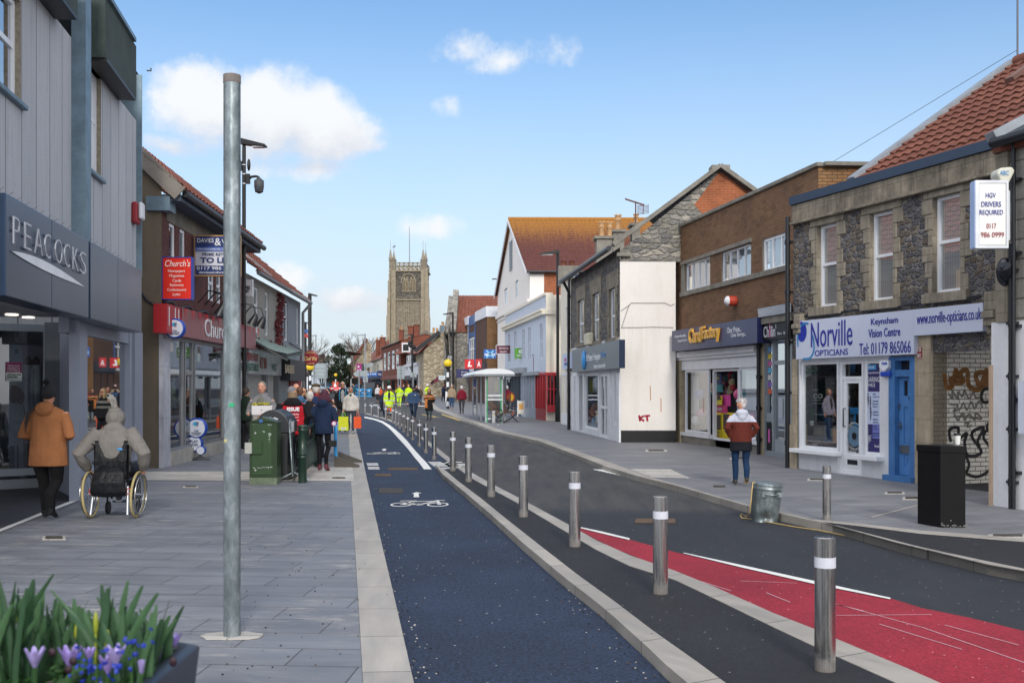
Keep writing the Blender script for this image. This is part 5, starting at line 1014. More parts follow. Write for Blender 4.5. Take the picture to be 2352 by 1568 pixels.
m=M(REDP);a,b=ux(1256),ux(1279);m.fbox(Fb,a,b,zz(946),zz(930),0,.35);m.fbox(Fb,a-.05,b+.05,zz(862),zz(855),0,.42);
for i in range(4):u=a+(b-a)*i/3;m.fbox(Fb,u-.035,u+.035,zz(930),zz(862),.27,.35)
m.fbox(Fb,a,b,zz(893)-.03,zz(893)+.03,.28,.34);m.build('frame',t2)
m=M(GLASSD);m.quad(Fb.P(a,zz(930),.3),Fb.P(b,zz(930),.3),Fb.P(b,zz(862),.3),Fb.P(a,zz(862),.3));m.build('pane',t2)
m=M(mat('#3a3f38',.8,var=.8,vs=9));m.fbox(Fb,a+.03,b-.03,zz(928),zz(864),0.0,.05);m.build('display',t2)
m=M(CREAM);F5b=Fac(p0=F5.P(uN,0,0)+Vector((.35,0,0))-F5.n*.25,t=F5.t)
proj_sign('hanging_sign','dark red hanging sign reading tanning studio',1140,1174,793,812,66,mat('#5a1f33',.4),WPAINT,[('tanning',1146,1168,796.5,803,'#d8c8cc'),('studio',1148,1165,804,810,'#d8c8cc')],bracket=1178)
proj_sign('hanging_sign','green square charity hanging sign with a white emblem',1183,1207,800,822,61,mat('#57a02f',.4),mat('#4c8f2a',.4),[('OXFAM',1187,1203,814,819,'#e8eee4',.03),('o',1191,1199.5,802.5,811.5,'#e8eee4',.06)],bracket=1211)
s_=proj_sign('hanging_sign','maroon hanging sign with a white heart outline',1225.5,1252.5,820,853,56.5,mat('#7d1f30',.4),mat('#5a1824',.4),[('British Heart',1228,1250,842.5,846.5,'#e6dcdc',.02),('Foundation',1229,1249,847.5,851.5,'#e6dcdc',.02)])
m=M(mat('#e6dcdc',.4));Yh=56.49;hp=[]
for i in range(40):a_=2*math.pi*i/40;hx=16*math.sin(a_)**3;hz=13*math.cos(a_)-5*math.cos(2*a_)-2*math.cos(3*a_)-math.cos(4*a_);hp.append(at(1239+hx*.5,830-hz*.5,Yh))
m.tube(hp+[hp[0]],.035,5);m.tube([at(x,y,Yh)for x,y in((1229,838),(1232,836),(1234,840),(1236,836),(1238,839))],.03,5);m.tube([at(x,y,Yh)for x,y in((1240,839),(1242,836),(1244,840),(1247,837),(1250,838))],.03,5);m.build('emblem',s_)
m=M(GUTTERM);m.beam(at(1222,816,56.6),at(1256,815,56.6),.05,.05);
for x in(1228,1234,1243,1249):m.tube([at(x+2.5*math.cos(a_),813+2.5*math.sin(a_),56.6)for a_ in[i*.7 for i in range(8)]],.025,5)
m.build('bracket',s_)
Pn=at(1217,890,70);F6=Fac(p0=Pn,t=((850-CX)/FPX,1,0));
uF6=F6.U(1143);zEn=9.55;um=uF6*.52;zA6=14.35
t=thing('gabled_house','tall white gabled house with lichen covered red tiled roof and orange brick side wall','building',F6.P(um,0,0))
w6=[(F6.U(x0),F6.U(x1),F6.Z(x0,y1),F6.Z(x0,y0))for x0,x1,y0,y1 in((1171.5,1177,556,623),(1158,1165,644,686+15),(1183.5,1190,634,686),(1159,1166,758,800))]
m=M(WHITER);wall(m,F6,0,uF6,0,zEn,[(*w,.12)for w in w6[1:]]);
m.add([F6.P(0,zEn,0),F6.P(uF6,zEn,0),F6.P(um,zA6,0)],[(0,1,2)]);m.build('front_wall',t)
for w in w6[1:]:window(t,F6,*w,UPVC,GLASSF,.08,.1,hb=(w[2]*.5+w[3]*.5,),back=BLINDF)
m=M(GREYF);a,b,z0,z1=w6[0];m.fbox(F6,b,a,z0,z1,.005,.05)
for i in range(16):z=z0+(z1-z0)*i/16;m.fbox(F6,b-.02,a+.02,z,z+.05,.03,.09)
m.build('louvre',t)
sd=Fac(p0=F6.P(0,0,0),t=(1,.02,0));m=M(WHITER);m.fbox(F6,-.15,.0,0,zEn-.1,-.0,.0)if False else None
m.quad(sd.P(0,0,.02),sd.P(.95,0,.02),sd.P(.95,zEn-.2,.02),sd.P(0,zEn-.2,.02));m.build('side_pilaster',t)
m=M(BRICKO);m.quad(sd.P(.9,0,0),sd.P(11,0,0),sd.P(11,zEn,0),sd.P(.9,zEn,0));m.build('side_wall',t)
m=M(WHITER);zb=F6.Z(1205,700);m.fbox(F6,-.2,uF6,zb,zb+.18,-.02,.2);m.fbox(F6,-.2,uF6,zb-.28,zb-.2,-.02,.1);m.box((sd.o.x,sd.o.y-.2,zb),(sd.o.x+1.1,sd.o.y,zb+.18));m.build('string_course',t)
m=M(TILEL);back=Vector((1,.02,0))*13;eA=F6.P(-.25,zEn-.05,.25);tile_roof(m,eA,eA+back,F6.P(um,zA6+.12,.25),.33,.36,.05,.04,6);m.quad(F6.P(um,zA6+.12,.25),F6.P(um,zA6+.12,.25)+back,F6.P(uF6+.4,zEn-.1,.25)+back,F6.P(uF6+.4,zEn-.1,.25));m.build('roof',t)
m=M(TILEL);m.tube([F6.P(um,zA6+.16,.25),F6.P(um,zA6+.16,.25)+back],.16,8);m.build('ridge_tiles',t)
m=M(WPAINT);m.beam(F6.P(-.2,zEn-.25,.27),F6.P(um,zA6-.0,.27),.06,.25);m.beam(F6.P(uF6+.35,zEn-.25,.27),F6.P(um,zA6,.27),.06,.25);m.build('barge_board',t)
m=M(GUTTERM);m.tube([eA+Vector((0,-.08,-.03)),eA+back+Vector((0,-.08,-.03))],.08,8);m.tube([F6.P(0,12.6,.2),at(1130,640,80)]if False else[at(1130,641,86),at(1143,640,86)],.05,6);m.build('gutter',t)
POT=mat('#b08a62',.8,var=.15,vs=8)
def chimney(lab,x0,x1,y0,Yc,pots,mt,depth=.9,zbot=5,crown=True,name='chimney_stack'):
 A,B=at(x0,y0,Yc),at(x1,y0,Yc);t_=thing(name,lab,'chimney',((A.x+B.x)/2,Yc+depth/2,zbot))
 m=M(mt);m.box((A.x,Yc,zbot),(B.x,Yc+depth,A.z-.12));m.box((A.x-.1,Yc-.1,A.z-.117),(B.x+.1,Yc+depth+.1,A.z));m.build('stack',t_)
 for px,py,w in pots:
  c_=at(px,py,Yc+depth/2);zt_=c_.z;r_=w/2/FPX*Yc;m=M(POT);h=zt_-A.z;pr=[(r_,0),(r_*.85,h*.15),(r_*.8,h*.55),(r_*1.05,h*.6),(r_*1.05,h*.68),(r_*.85,h*.7),(r_*.9,h*.8),(r_*1.1,h*.84),(r_*1.1,h*.9)];m.lathe((c_.x,Yc+depth/2,A.z),pr,12)
  if crown:
   for i in range(6):a_=i*math.pi/3;m.lathe((c_.x+r_*math.cos(a_),Yc+depth/2+r_*math.sin(a_),A.z+h*.88),[(r_*.3,0),(0,h*.14)],5)
  m.build('chimney_pot',t_)
 return t_
chimney('rendered chimney with two crown pots behind the slate roof',1371,1406,542,47,[(1382,507,13),(1400,508,13)],CONC)
chimney('taller rendered chimney with one crown pot behind the slate roof',1409,1434,527,48.5,[(1419.5,491,14)],CONC)
chimney('small chimney with one crown pot beside the television aerial',1452,1470,512,48.5,[(1461,490,12)],CONC)
m=M(mat('#5a3a34',.6,.3));Ya=47.5;m.tube([at(1460,512,Ya),at(1460,463,Ya)],.03,6);m.beam(at(1436,457,Ya),at(1480,471,Ya),.06,.06)
for i in range(14):x=1437+i*3.1;y=457.3+i*1.0;m.beam(at(x-2,y-2.5,Ya),at(x+2.5,y+3,Ya),.02,.02)
m.tube([at(1466,474,Ya),at(1478,470,Ya),at(1477,492,Ya)],.02,5)
for i in range(7):m.beam(at(1465,474+i*3,Ya),at(1489,471.5+i*3,Ya),.02,.02)
m.beam(at(1465,472,Ya),at(1465,495,Ya),.02,.02);m.beam(at(1489,469,Ya),at(1489,491,Ya),.02,.02);tag(m.build('television_aerial',loc=at(1460,512,Ya)),'rusty television aerial with many rods above the slate roof','aerial')
Pn=at(1119,890,90);F7=Fac(p0=Pn,t=(-.173,1,0));zT=8.75
t=thing('bank_building','brown brick corner building with white parapet beside the tall white gable','building',F7.P(2,0,0))
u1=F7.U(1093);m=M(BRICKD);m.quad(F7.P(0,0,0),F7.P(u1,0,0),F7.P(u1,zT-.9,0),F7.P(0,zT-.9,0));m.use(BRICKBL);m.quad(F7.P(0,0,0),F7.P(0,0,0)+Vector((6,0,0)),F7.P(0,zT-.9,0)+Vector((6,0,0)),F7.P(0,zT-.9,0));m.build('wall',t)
m=M(WPAINT);m.fbox(F7,-.05,u1,zT-.9,zT,-.3,.1);p=F7.P(0,0,.1);m.box((p.x,p.y-.1,zT-.9),(p.x+6,p.y+.2,zT));m.build('parapet',t)
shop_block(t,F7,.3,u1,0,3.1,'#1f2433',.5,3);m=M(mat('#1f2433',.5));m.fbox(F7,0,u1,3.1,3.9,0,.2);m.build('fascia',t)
F7b=Fac(p0=F7.P(u1,0,0),t=F7.t);u2=F7b.U(1078)
t=thing('infill_building','narrow blue framed building with tall white windows between brick and striped stone','building',F7b.P(u2/2,0,0));m=M(mat('#3b5a8f',.5));m.fbox(F7b,0,u2,6.6,7.0,-.1,.06);m.fbox(F7b,0,u2,7.7,8.6,-.1,.06);m.fbox(F7b,0,.3,3.2,8.6,-.1,.08);m.fbox(F7b,u2-.2,u2,3.2,8.6,-.1,.08);m.build('blue_panels',t);m=M(BRICKD);m.fbox(F7b,.3,u2-.2,7.0,7.7,-.1,0);m.fbox(F7b,0,u2,0,3.2,-.2,0);m.build('wall',t);window(t,F7b,.35,u2-.25,3.3,6.5,UPVC,GLASSF,.15,.05,vb=(u2*.4,u2*.65),hb=(5.4,),back=BLINDF)
F8=Fac(p0=F7b.P(u2,0,0),t=F7.t);u3=F8.U(1045);STRIPE=brick_mat('buff_blocks','#9a958a','#aaa59a','#7a756c',.5,.16,.02,soot=.25)
t=thing('striped_building','buff block building with rows of narrow windows behind the bus shelter','building',F8.P(u3/2,0,0));wr=[]
for i in range(5):
 a=.6+i*(u3-1.2)/5;wr+=[(a,a+.8,6.0-.8*0,7.6),(a,a+.8,3.9,5.0)]
m=M(STRIPE);wall(m,F8,0,u3,3.4,7.9,[(*w,.1)for w in wr]);m.build('wall',t);m=M(WPAINT);m.fbox(F8,-.05,u3,7.9,8.7,-.2,.15);m.build('parapet',t)
for w in wr:window(t,F8,*w,UPVC,GLASSF,.08,.08,back=BLINDF)
shop_block(t,F8,0,u3*.5,0,3.0,'#23283f',.5,3);shop_block(t,F8,u3*.52,u3,0,3.0,'#243a38',.5,3);m=M(mat('#232a55',.5));m.fbox(F8,0,u3,3.0,3.4,0,.15);m.build('fascia',t)
t=thing('stone_gabled_house','old grey stone house with red pantile roof and coped gables','building',at(1090,890,112))
Yg=108;A=at(1056,679,Yg);B=at(1150,677,Yg);e0=at(1062,815,Yg-5);
m=M(TILEB);tile_roof(m,(A.x-.3,Yg-5,7.2),(B.x+3,Yg-5,7.2),(A.x-.3,Yg,A.z),.33,.38,.05,.04,4);m.build('roof',t);m=M(RUBBLE2);m.box((A.x-.3,Yg-4.9,0),(B.x+3,Yg+4,7.2));m.build('wall',t)
m=M(RUBBLE2);
for(x0,x1,yt,Yc,w_)in((1044,1054,670,107.5,0),(1033,1046,684,112,0)):
 q0,q1=at(x0,yt,Yc),at(x1,yt,Yc);m.add([(q0.x-1.0*0,Yc-4.9,0),(q1.x,Yc-5,0),(q1.x,Yc-5,7.3),(q1.x,Yc,q0.z),(q0.x,Yc,q0.z),(q0.x-.35,Yc-5,7.3)],[(0,1,2,3,4,5)]);m.beam((q0.x+.15,Yc-5.1,7.3),(q0.x+.15,Yc,q0.z+.1),.55,.3)
m.build('coped_gable',t)
m=M(DGREY);q=at(1130,731,Yg-3);m.box((q.x,q.y-.6,q.z),(q.x+.9,q.y+.5,q.z+.9));m.build('dormer',t)
P9=F8.P(u3,0,0);F9=Fac(p0=at(1034,890,118),t=(-.17,1,0));u9=F9.U(1009)
t=thing('blue_building','blue grey rendered building with long narrow windows','building',F9.P(u9/2,0,0));wr=[(.9+i*(u9-1.5)/4,.9+i*(u9-1.5)/4+1.0,3.8,7.0)for i in range(4)]
m=M(render_mat('render_blue','#7d929c','#5f6e76',.3));wall(m,F9,0,u9,3.0,9.2,[(*w,.1)for w in wr]);m.quad(F9.P(0,0,0),F9.P(0,0,-6),F9.P(0,9.2,-6),F9.P(0,9.2,0));m.build('wall',t)
for w in wr:window(t,F9,*w,DGREY,GLASSF,.08,.08,back=BLINDF)
shop_block(t,F9,0,u9,0,2.9,'#3a1f26',.5,4);chimney('twin pot chimney above the blue grey building',1011,1033,752-5,128,[(1017,738,7),(1028,738,7)],CONC,crown=False,zbot=7)
chimney('low twin pot chimney above the stone rubble gable',991,1008,764,138,[(996,751,6),(1004,752,6)],CONC,crown=False,zbot=6)
Yr=125;a=at(973,890,Yr);b=at(1011,890,Yr);t=thing('rubble_gable_house','pale rubble stone house with dark slate roof and black bargeboard','building',(a.x,Yr,0))
zA_=at(1010,765,Yr).z;zB_=at(973,806,Yr).z;m=M(RUBBLE3);m.add([(a.x,Yr,0),(b.x+2,Yr,0),(b.x+2,Yr,zA_+1),(b.x,Yr,zA_),(a.x,Yr,zB_)],[(0,1,2,3,4)]);l=at(955,890,Yr+14);m.quad((a.x,Yr,0),(l.x,Yr+14,0),(l.x,Yr+14,zB_),(a.x,Yr,zB_));m.build('wall',t)
m=M(SLATED);A0,A1=at(953,806,Yr-.5),at(1010,762,Yr-.5);up=Vector((-2.5,16,0));m.quad(A0,A1,A1+up,A0+up);m.use(GUTTERM);m.beam(A0,A1,.3,.45);m.build('roof',t)
Fq=Fac(p0=Vector((a.x,Yr,0)),t=(l.x-a.x,14,0));simple_windows(t,Fq,[(2,3.3,3.6,6.0),(6,7.3,3.6,6.0)],w=.1)
def far_house(lab,x0,x1,yr,ye,Y0,Y1,wm,rm,wins=(),shop='#2a2f3a',rise=True,name='terrace_house',sides=True,shop_h=3.0):
 """terrace house: front from (x0,Y1) far to (x1,Y0) near, eave pixel ye at near end, ridge pixel yr"""
 n0=at(x1,890,Y0);f0=at(x0,890,Y1);F=Fac(p0=n0,t=(f0.x-n0.x,Y1-Y0,0));L=(f0-n0);L.z=0;L=L.length
 t_=thing(name,lab,'building',(n0.x,n0.y,0));ze=at(x1,ye,Y0).z;zr=at(x1,yr,Y0+3).z if yr else ze
 ws=[(L*a,L*b,c,d)for a,b,c,d in wins];gz=ramp_z(Y0);shop_h=gz+2.7
 m=M(wm);wall(m,F,0,L,shop_h if shop else 0,ze,[(*w,.1)for w in ws]);
 if sides:m.add([F.P(0,0,0),F.P(0,0,-7),F.P(0,ze,-7)]+([F.P(0,zr,-3.5)]if yr else[])+[F.P(0,ze,0)],[list(range(5 if yr else 4))])
 m.build('wall',t_)
 if yr:
  m=M(rm);m.quad(F.P(-.15,ze-.05,.25),F.P(L,ze-.05,.25),F.P(L,zr,-3.5),F.P(-.15,zr,-3.5));m.quad(F.P(-.15,zr,-3.5),F.P(L,zr,-3.5),F.P(L,ze,-7),F.P(-.15,ze,-7));m.build('roof',t_)
  m=M(GUTTERM);m.fbox(F,0,L,ze-.12,ze-.02,.2,.32);m.build('gutter',t_)
 else:
  m=M(WPAINT);m.fbox(F,-.1,L,ze,ze+.35,-.3,.15);m.build('parapet',t_)
 for w in ws:window(t_,F,*w,UPVC,GLASSF,.1,.08,hb=((w[2]+w[3])/2,),back=BLINDF)
 if shop:shop_block(t_,F,.05,L-.05,gz,shop_h-.55,shop,.4,4);m=M(mat(shop,.5));m.fbox(F,0,L,shop_h-.55,shop_h,0,.18);m.build('fascia',t_)
 return t_,F,L
far_house('white boxy two storey building with flat canopy over the shops',919,960,None,838,132,156,WPAINT,None,[(.3,.42,4.1,6.2),(.48,.6,4.1,6.2)],'#4a4a50')
h,F,L=far_house('red brown tiled house with white dormer above the white canopy',905,955,785,822,140,168,BRICKR,TILEB,[],None);
m=M(WPAINT);c0=at(933,809,146);m.box((c0.x-.5,c0.y-1,c0.z),(c0.x+.6,c0.y+2,c0.z+1.3));m.use(DARKROOM);m.box((c0.x-.35,c0.y-1.05,c0.z+.2),(c0.x+.45,c0.y-1.0,c0.z+1.1));m.build('dormer',h)
far_house('red brick victorian building with buff dressed windows',876,921,768,782,150,178,BRICKR,TILEB,[(a,a+.12,4.6,7.4)for a in(.1,.3,.52,.74)],'#7a3a2a')
far_house('cream house with brown tiled roof beside the brick victorian',853,878,786,822,176,200,CREAM,TILEB,[(.3,.5,3.8,6.0)],'#1f2c55')
far_house('cream rendered shop building with stone gable',828,856,792,832,200,235,CREAM,TILEB,[(.2,.35,3.9,6.0),(.6,.75,3.9,6.0)],'#2a5a9a')
far_house('white shop with tiled roof and green awning at the far end',804,830,806,842,235,290,WPAINT,TILEB,[(.2,.35,3.9,6.0),(.55,.7,3.9,6.0)],'#274d45')
t=thing('stone_gable','rubble stone gable end above the white shops at the far end','building',at(830,890,215));m=M(RUBBLE3);Yq=212;m.add([at(808,850,Yq),at(853,850,Yq),at(853,792,Yq),at(842,779,Yq),at(806,838,Yq)],[(0,1,2,3,4)]);m.use(TILEB);m.beam(at(803,842,Yq),at(843,778,Yq),.6,.5);m.build('wall',t)
for lab,x0,x1,y0,Yc,pots in(('brick chimney pair over the far cream house',863,871,790-10,200,[(866,774,4)]),('broad red brick chimney over the far cream house',872,884,782-8,195,[(877,769,4)]),('red chimney with one tall buff pot in front of the tower',916,926,762-5,165,[(922,748,4)]),('banded red brick chimney stack left of its twin below the tower',937,949,748,160,[]),('banded red brick chimney stack right of its twin below the tower',951,962,745,160,[])):chimney(lab,x0,x1,y0,Yc,pots,BRICKR,depth=1.4,crown=False,zbot=7)
t=thing('grey_gable_house','brown tiled house with grey rendered gable just below the tower','building',at(970,890,165));m=M(mat('#6f675f',.9,var=.2));m.add([at(962,790,165),at(962,768,165),at(980,757,165),at(998,775,165),at(1000,800,165)],[(4,3,2,1,0)]);m.use(TILEB);m.quad(at(905,812,150),at(960,812,140),at(985,785,150),at(945,775,162));m.build('gable',t)
def sgn(lab,x0,x1,y0,y1,Y,face,txt,tcol='#e0e0e0',name='hanging_sign',**k):return proj_sign(name,lab,x0,x1,y0,y1,Y,mat(face,.4),mat(face,.4),txt,**k)
t_=sgn('blue and white bank sign with a large X',1112,1139,803,822,84,'#1f5fae',[('HALIFAX',1113.5,1138.5,811,817,'#e6ecf4',.04)],bracket=1143)
m=M(mat('#7fb8dc',.4));
for a,b in(((1117,804.5),(1134,821)),((1134,804.5),(1117,821))):m.beam(at(*a,83.99),at(*b,83.99),.03,.13)
m.build('emblem',t_)
t_=sgn('red shop sign with slanted white letter L',1068,1089,825.5,846,92,'#c81f25',[('L',1074,1084,829,842,'#eeeeee',.06,.2)])
sgn('red and white sign right of the red letter sign',1093,1106,825,845,90,'#b8242a',[('A',1096,1104,829,842,'#e8d8d8',.05)])
sgn('black square cafe sign with a white ring emblem',1025,1041,813,833,100,'#141416',[('Coffee#1',1027,1039,828,831.5,'#dcdcdc'),('@',1028,1038,816,826,'#dcdcdc')])
sgn('navy hospice shop sign under the striped building',1049,1076,848,867,98,'#2a2a5a',[('Dorothy',1060,1074,852,857,'#dcd8e4'),('House',1060,1072,858,863,'#dcd8e4')])
sgn('white sign board on the zebra crossing pole',1008,1022,863,871,99,'#c9d2d8',[('SUPERDRUG',1009.5,1020.5,865.5,868.5,'#5a6a7a')])
sgn('purple to let board high on a far white shop',819,831,840-5,865-5,180,'#8a1f6a',[('TO LET',820.5,829.5,852-4,856-4,'#eadbe6',.03),('A',821,826,838.5,844,'#eadbe6',.04)])
sgn('dark vertical sign beside the purple to let board',832,836.5,835,857,180,'#1c3a2c',[('TAMLYNS',833,835.5,838,855,'#d0d8d0')]if False else[])
sgn('blue bank fascia sign, left of the far pair',839,849,856,864,188,'#1f5fae',[('co-op',840.5,847.5,858,862,'#dfe8f4',.03)])
sgn('blue bank fascia sign, right of the far pair',853,866,855,863,180,'#1f5fae',[('co-op',855,864,857,861,'#dfe8f4',.03)])
sgn('dark navy pharmacy sign beside the far blue signs',867,878,851,866,176,'#1c2a55',[('Boots',869,876,856,861,'#e4e8f0',0,.3)])
sgn('small dark blue sign on the far left of the row',790,798,853,859,190,'#2a3566',[('...',792,796,855,857,'#d0d4e0')])
t=thing('shop_awning','green awning over the far white shop','awning',at(814,880,200));m=M(mat('#1f6a55',.7));m.add([at(808,868,200),at(822,868,200),at(824,877,196),at(806,877,196)],[(0,1,2,3)]);m.add([at(806,877,196),at(824,877,196),at(824,881,196),at(806,881,196)],[(0,1,2,3)]);m.build('canvas',t)
t=thing('shop_awning','maroon folded awning on the rubble stone wall','awning',at(1000,880,118));m=M(mat('#6a2038',.7));m.add([at(988,878,114),at(1010,862,114),at(1012,868,118),at(990,884,118)],[(0,1,2,3)]);m.add([at(996,874,112),at(1012,862,112),at(1016,868,112),at(998,880,112)],[(0,1,2,3)]);m.build('canvas',t);m=M(GUTTERM);
for i in range(5):m.beam(at(992+i*4,882-i*3,113),at(1006+i*3,890-i*1,116),.05,.05)
m.build('frame',t)
# CHURCH TOWER
TOWB=stone_mat('tower_stone','#81786a','#8f8676',1.1,.42,'#6c6454',.012,.45,.5);TOWL=stone_mat('tower_buttress','#938975','#9e9482',1.0,.6,'#857a68',.01,.3,.4)
Yt=200;TX=lambda px:(px-CX)/FPX*Yt;TZ=lambda py:CH+(HY-py)/FPX*Yt
t=thing('church_tower','tall weathered stone church tower with battlements and pinnacles','church tower',(TX(938),Yt,0))
xl,xr=TX(897),TX(979);zc1,zc2=TZ(688),TZ(816);ztop=TZ(620);dpt=6.6
m=M(TOWB);Ft=Fac(p0=(xl,Yt,0),t=(1,0,0));Ft.n=Vector((0,-1,0));W=xr-xl
m.box((xl,Yt,0),(xr,Yt+dpt,TZ(688)));m.build('lower_stage',t)
rub=rubble_mat('tower_rubble',['#4b4843','#5f5a53','#55514a','#6e685e','#454340'],'#6e685d',2.2,2.2,.03,.8,dist=.06)
bl=[(TX(926.5)-xl,TX(937)-xl),(TX(942.5)-xl,TX(953)-xl)];zb0,zb1=TZ(667),TZ(635)
m=M(rub);wall(m,Ft,0,W,TZ(688)+.003,ztop,[(a,b,zb0,zb1,.5)for a,b in bl],reveal=TOWL)
m.quad((xl,Yt,zc1),(xl,Yt+dpt,zc1),(xl,Yt+dpt,ztop),(xl,Yt,ztop));m.quad((xr,Yt,zc1),(xr,Yt+dpt,zc1),(xr,Yt+dpt,ztop),(xr,Yt,ztop));m.build('belfry_stage',t)
m=M(TOWL)
for a,b in bl:
 c_=(a+b)/2;
 for sgn_ in(-1,1):m.add([Ft.P(c_+sgn_*(b-a)/2,zb1-1.4,-.1),Ft.P(c_+sgn_*(b-a)/2,zb1,-.1),Ft.P(c_,zb1,-.1),Ft.P(c_+sgn_*(b-a)*.2,zb1-.6,-.1)],[(0,1,2,3)])
 m.fbox(Ft,c_-.04,c_+.04,zb0,zb1-.5,-.3,-.1)
 for s_ in(a-.12,b+.0):m.fbox(Ft,s_,s_+.12,zb0-.1,zb1-.9,-.1,.1)
pts=[Ft.P(W/2+1.25*math.cos(R(a_))*1.1,zb1-1.2+1.75*math.sin(R(a_)),.05)for a_ in range(0,181,15)];m.tube(pts,.12,6)
m.fbox(Ft,bl[0][0]-.25,bl[1][1]+.25,zb0-.25,zb0-.1,-.1,.15);m.build('belfry_tracery',t)
m=M(mat('#a8997c',.9));
for a,b in bl:
 for i in range(11):z=zb0+.08+i*.22;m.add([Ft.P(a+.05,z,-.45),Ft.P(b-.05,z,-.45),Ft.P(b-.05,z+.0-.1,-.15),Ft.P(a+.05,z-.1,-.15)],[(0,1,2,3)]);m.fbox(Ft,a+.05,b-.05,z-.14,z-.05,-.17,-.12)
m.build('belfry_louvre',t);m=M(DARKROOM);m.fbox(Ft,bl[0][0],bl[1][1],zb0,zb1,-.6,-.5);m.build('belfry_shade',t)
m=M(TOWL)
for py in(688,):m.box((xl-.35,Yt-.3,TZ(py)-.15),(xr+.35,Yt+.3,TZ(py)+.1))
for py in(620,):m.box((xl-.3,Yt-.3,TZ(py)-.3),(xr+.3,Yt+dpt+.3,TZ(py)))
for i in range(5):u=TX(928.5)-xl+i*(TX(949)-TX(928.5))/4;m.fbox(Ft,u-.05,u+.05,TZ(755),TZ(693),-.02,.09)
for py in(693,716):m.fbox(Ft,TX(927)-xl,TX(950.5)-xl,TZ(py)-.12,TZ(py),-.02,.12)
m.build('string_course',t)
for k_,(x0,x1)in enumerate(((889,897.5),(977.5,988))):
 m=M(TOWL);prev=None
 for(ya,yb,ex,pr)in((900,729,0,1.3),(729,688,.12,1.1),(688,649,.25,.9),(649,632,.4,.7),(632,621,.5,.5)):
  a_,b_=TX(x0),TX(x1)
  if k_==0:a_+=ex
  else:b_-=ex
  m.box((a_,Yt-pr,TZ(ya)),(b_,Yt+.5,TZ(yb)));m.add([(a_-.05,Yt-pr-.05,TZ(yb)),(b_+.05,Yt-pr-.05,TZ(yb)),(b_,Yt-.1,TZ(yb)+.45),(a_,Yt-.1,TZ(yb)+.45)],[(0,1,2,3)])
 xi=(xl+.1,xl+1.0)if k_==0 else(xr-1.0,xr-.1)
 m.box((xi[0],Yt-.35,0),(xi[1],Yt+.0,TZ(621)));m.build('buttress',t)
m=M(TOWL);zp0,zp1=ztop,TZ(602.5)
for i in range(3):z=(zp0,zp0+.95*(zp1-zp0)/2,zp1-.18)[i];m.box((xl,Yt-.05,z),(xr,Yt+.3,z+.18));m.box((xl,Yt+dpt-.3,z),(xr,Yt+dpt,z+.18));m.box((xl,Yt,z),(xl+.3,Yt+dpt,z+.18));m.box((xr-.3,Yt,z),(xr,Yt+dpt,z+.18))
for j in range(9):x=xl+(xr-xl)*j/8;m.box((x-.12,Yt-.05,zp0),(x+.12,Yt+.3,zp1-.02));m.box((x-.12,Yt+dpt-.3,zp0),(x+.12,Yt+dpt,zp1-.02))
for j in range(8):
 for z in(zp0+.4,zp0+.95):x=xl+(xr-xl)*(j+.5)/8;m.beam((x-.3,Yt+.1,z-.25),(x+.3,Yt+.1,z+.25),.09,.08);m.beam((x+.3,Yt+.1,z-.25),(x-.3,Yt+.1,z+.25),.09,.08)
m.build('pierced_parapet',t)
for x0,x1 in((894,909),(966,980.5)):
 m=M(TOWB);m.box((TX(x0),Yt-.25,ztop-.1),(TX(x1),Yt+.9,TZ(598)));m.box((TX(x0)-.1,Yt-.35,TZ(598)),(TX(x1)+.1,Yt+1.0,TZ(596.5)));m.build('corner_turret',t)
for x,yt,dy in((896.5,570,.3),(903,576,1.2),(971.5,570,.3),(976.5,575,1.2)):
 m=M(TOWL);cx_=TX(x);zb_=TZ(597);zt_=TZ(yt);m.lathe((cx_,Yt+dy,zb_),[(.34,0),(.34,.4),(.4,.42),(.28,.52),(.02,zt_-zb_)],8,smooth=False)
 for i in range(4):z=zb_+.7+i*.38;r_=.28*(1-(z-zb_)/(zt_-zb_))+.05;m.ball((cx_-r_,Yt+dy,z),(.09,.09,.07),6,4);m.ball((cx_+r_,Yt+dy,z),(.09,.09,.07),6,4)
 m.tube([(cx_,Yt+dy,zt_-.1),(cx_,Yt+dy,zt_+1.5)],.03,5);m.build('pinnacle',t)
m=M(mat('#3f4a4a',.6));cx_=TX(903);m.tube([(cx_-.3,Yt+1.2,TZ(565)),(cx_,Yt+1.2,TZ(566)),(cx_+.3,Yt+1.2,TZ(562))],[.03,.12,.1],6);m.build('weathercock',t)
m=M(mat('#8d9196',.5,.4));m.tube([(TX(937),Yt+3,ztop),(TX(937),Yt+3,TZ(550)),(TX(936.5),Yt+3,TZ(514))],[.1,.09,.05],8);fp=m.build('flagpole',t)
m=M(TOWB);m.box((TX(900),Yt+6,0),(TX(975),Yt+26,TZ(800)));m.use(TILEB);m.quad((TX(892),Yt-.4,TZ(775)),(TX(900),Yt-4,TZ(792)),(TX(884),Yt-4,TZ(812)),(TX(876),Yt,TZ(800)));m.build('nave',t)
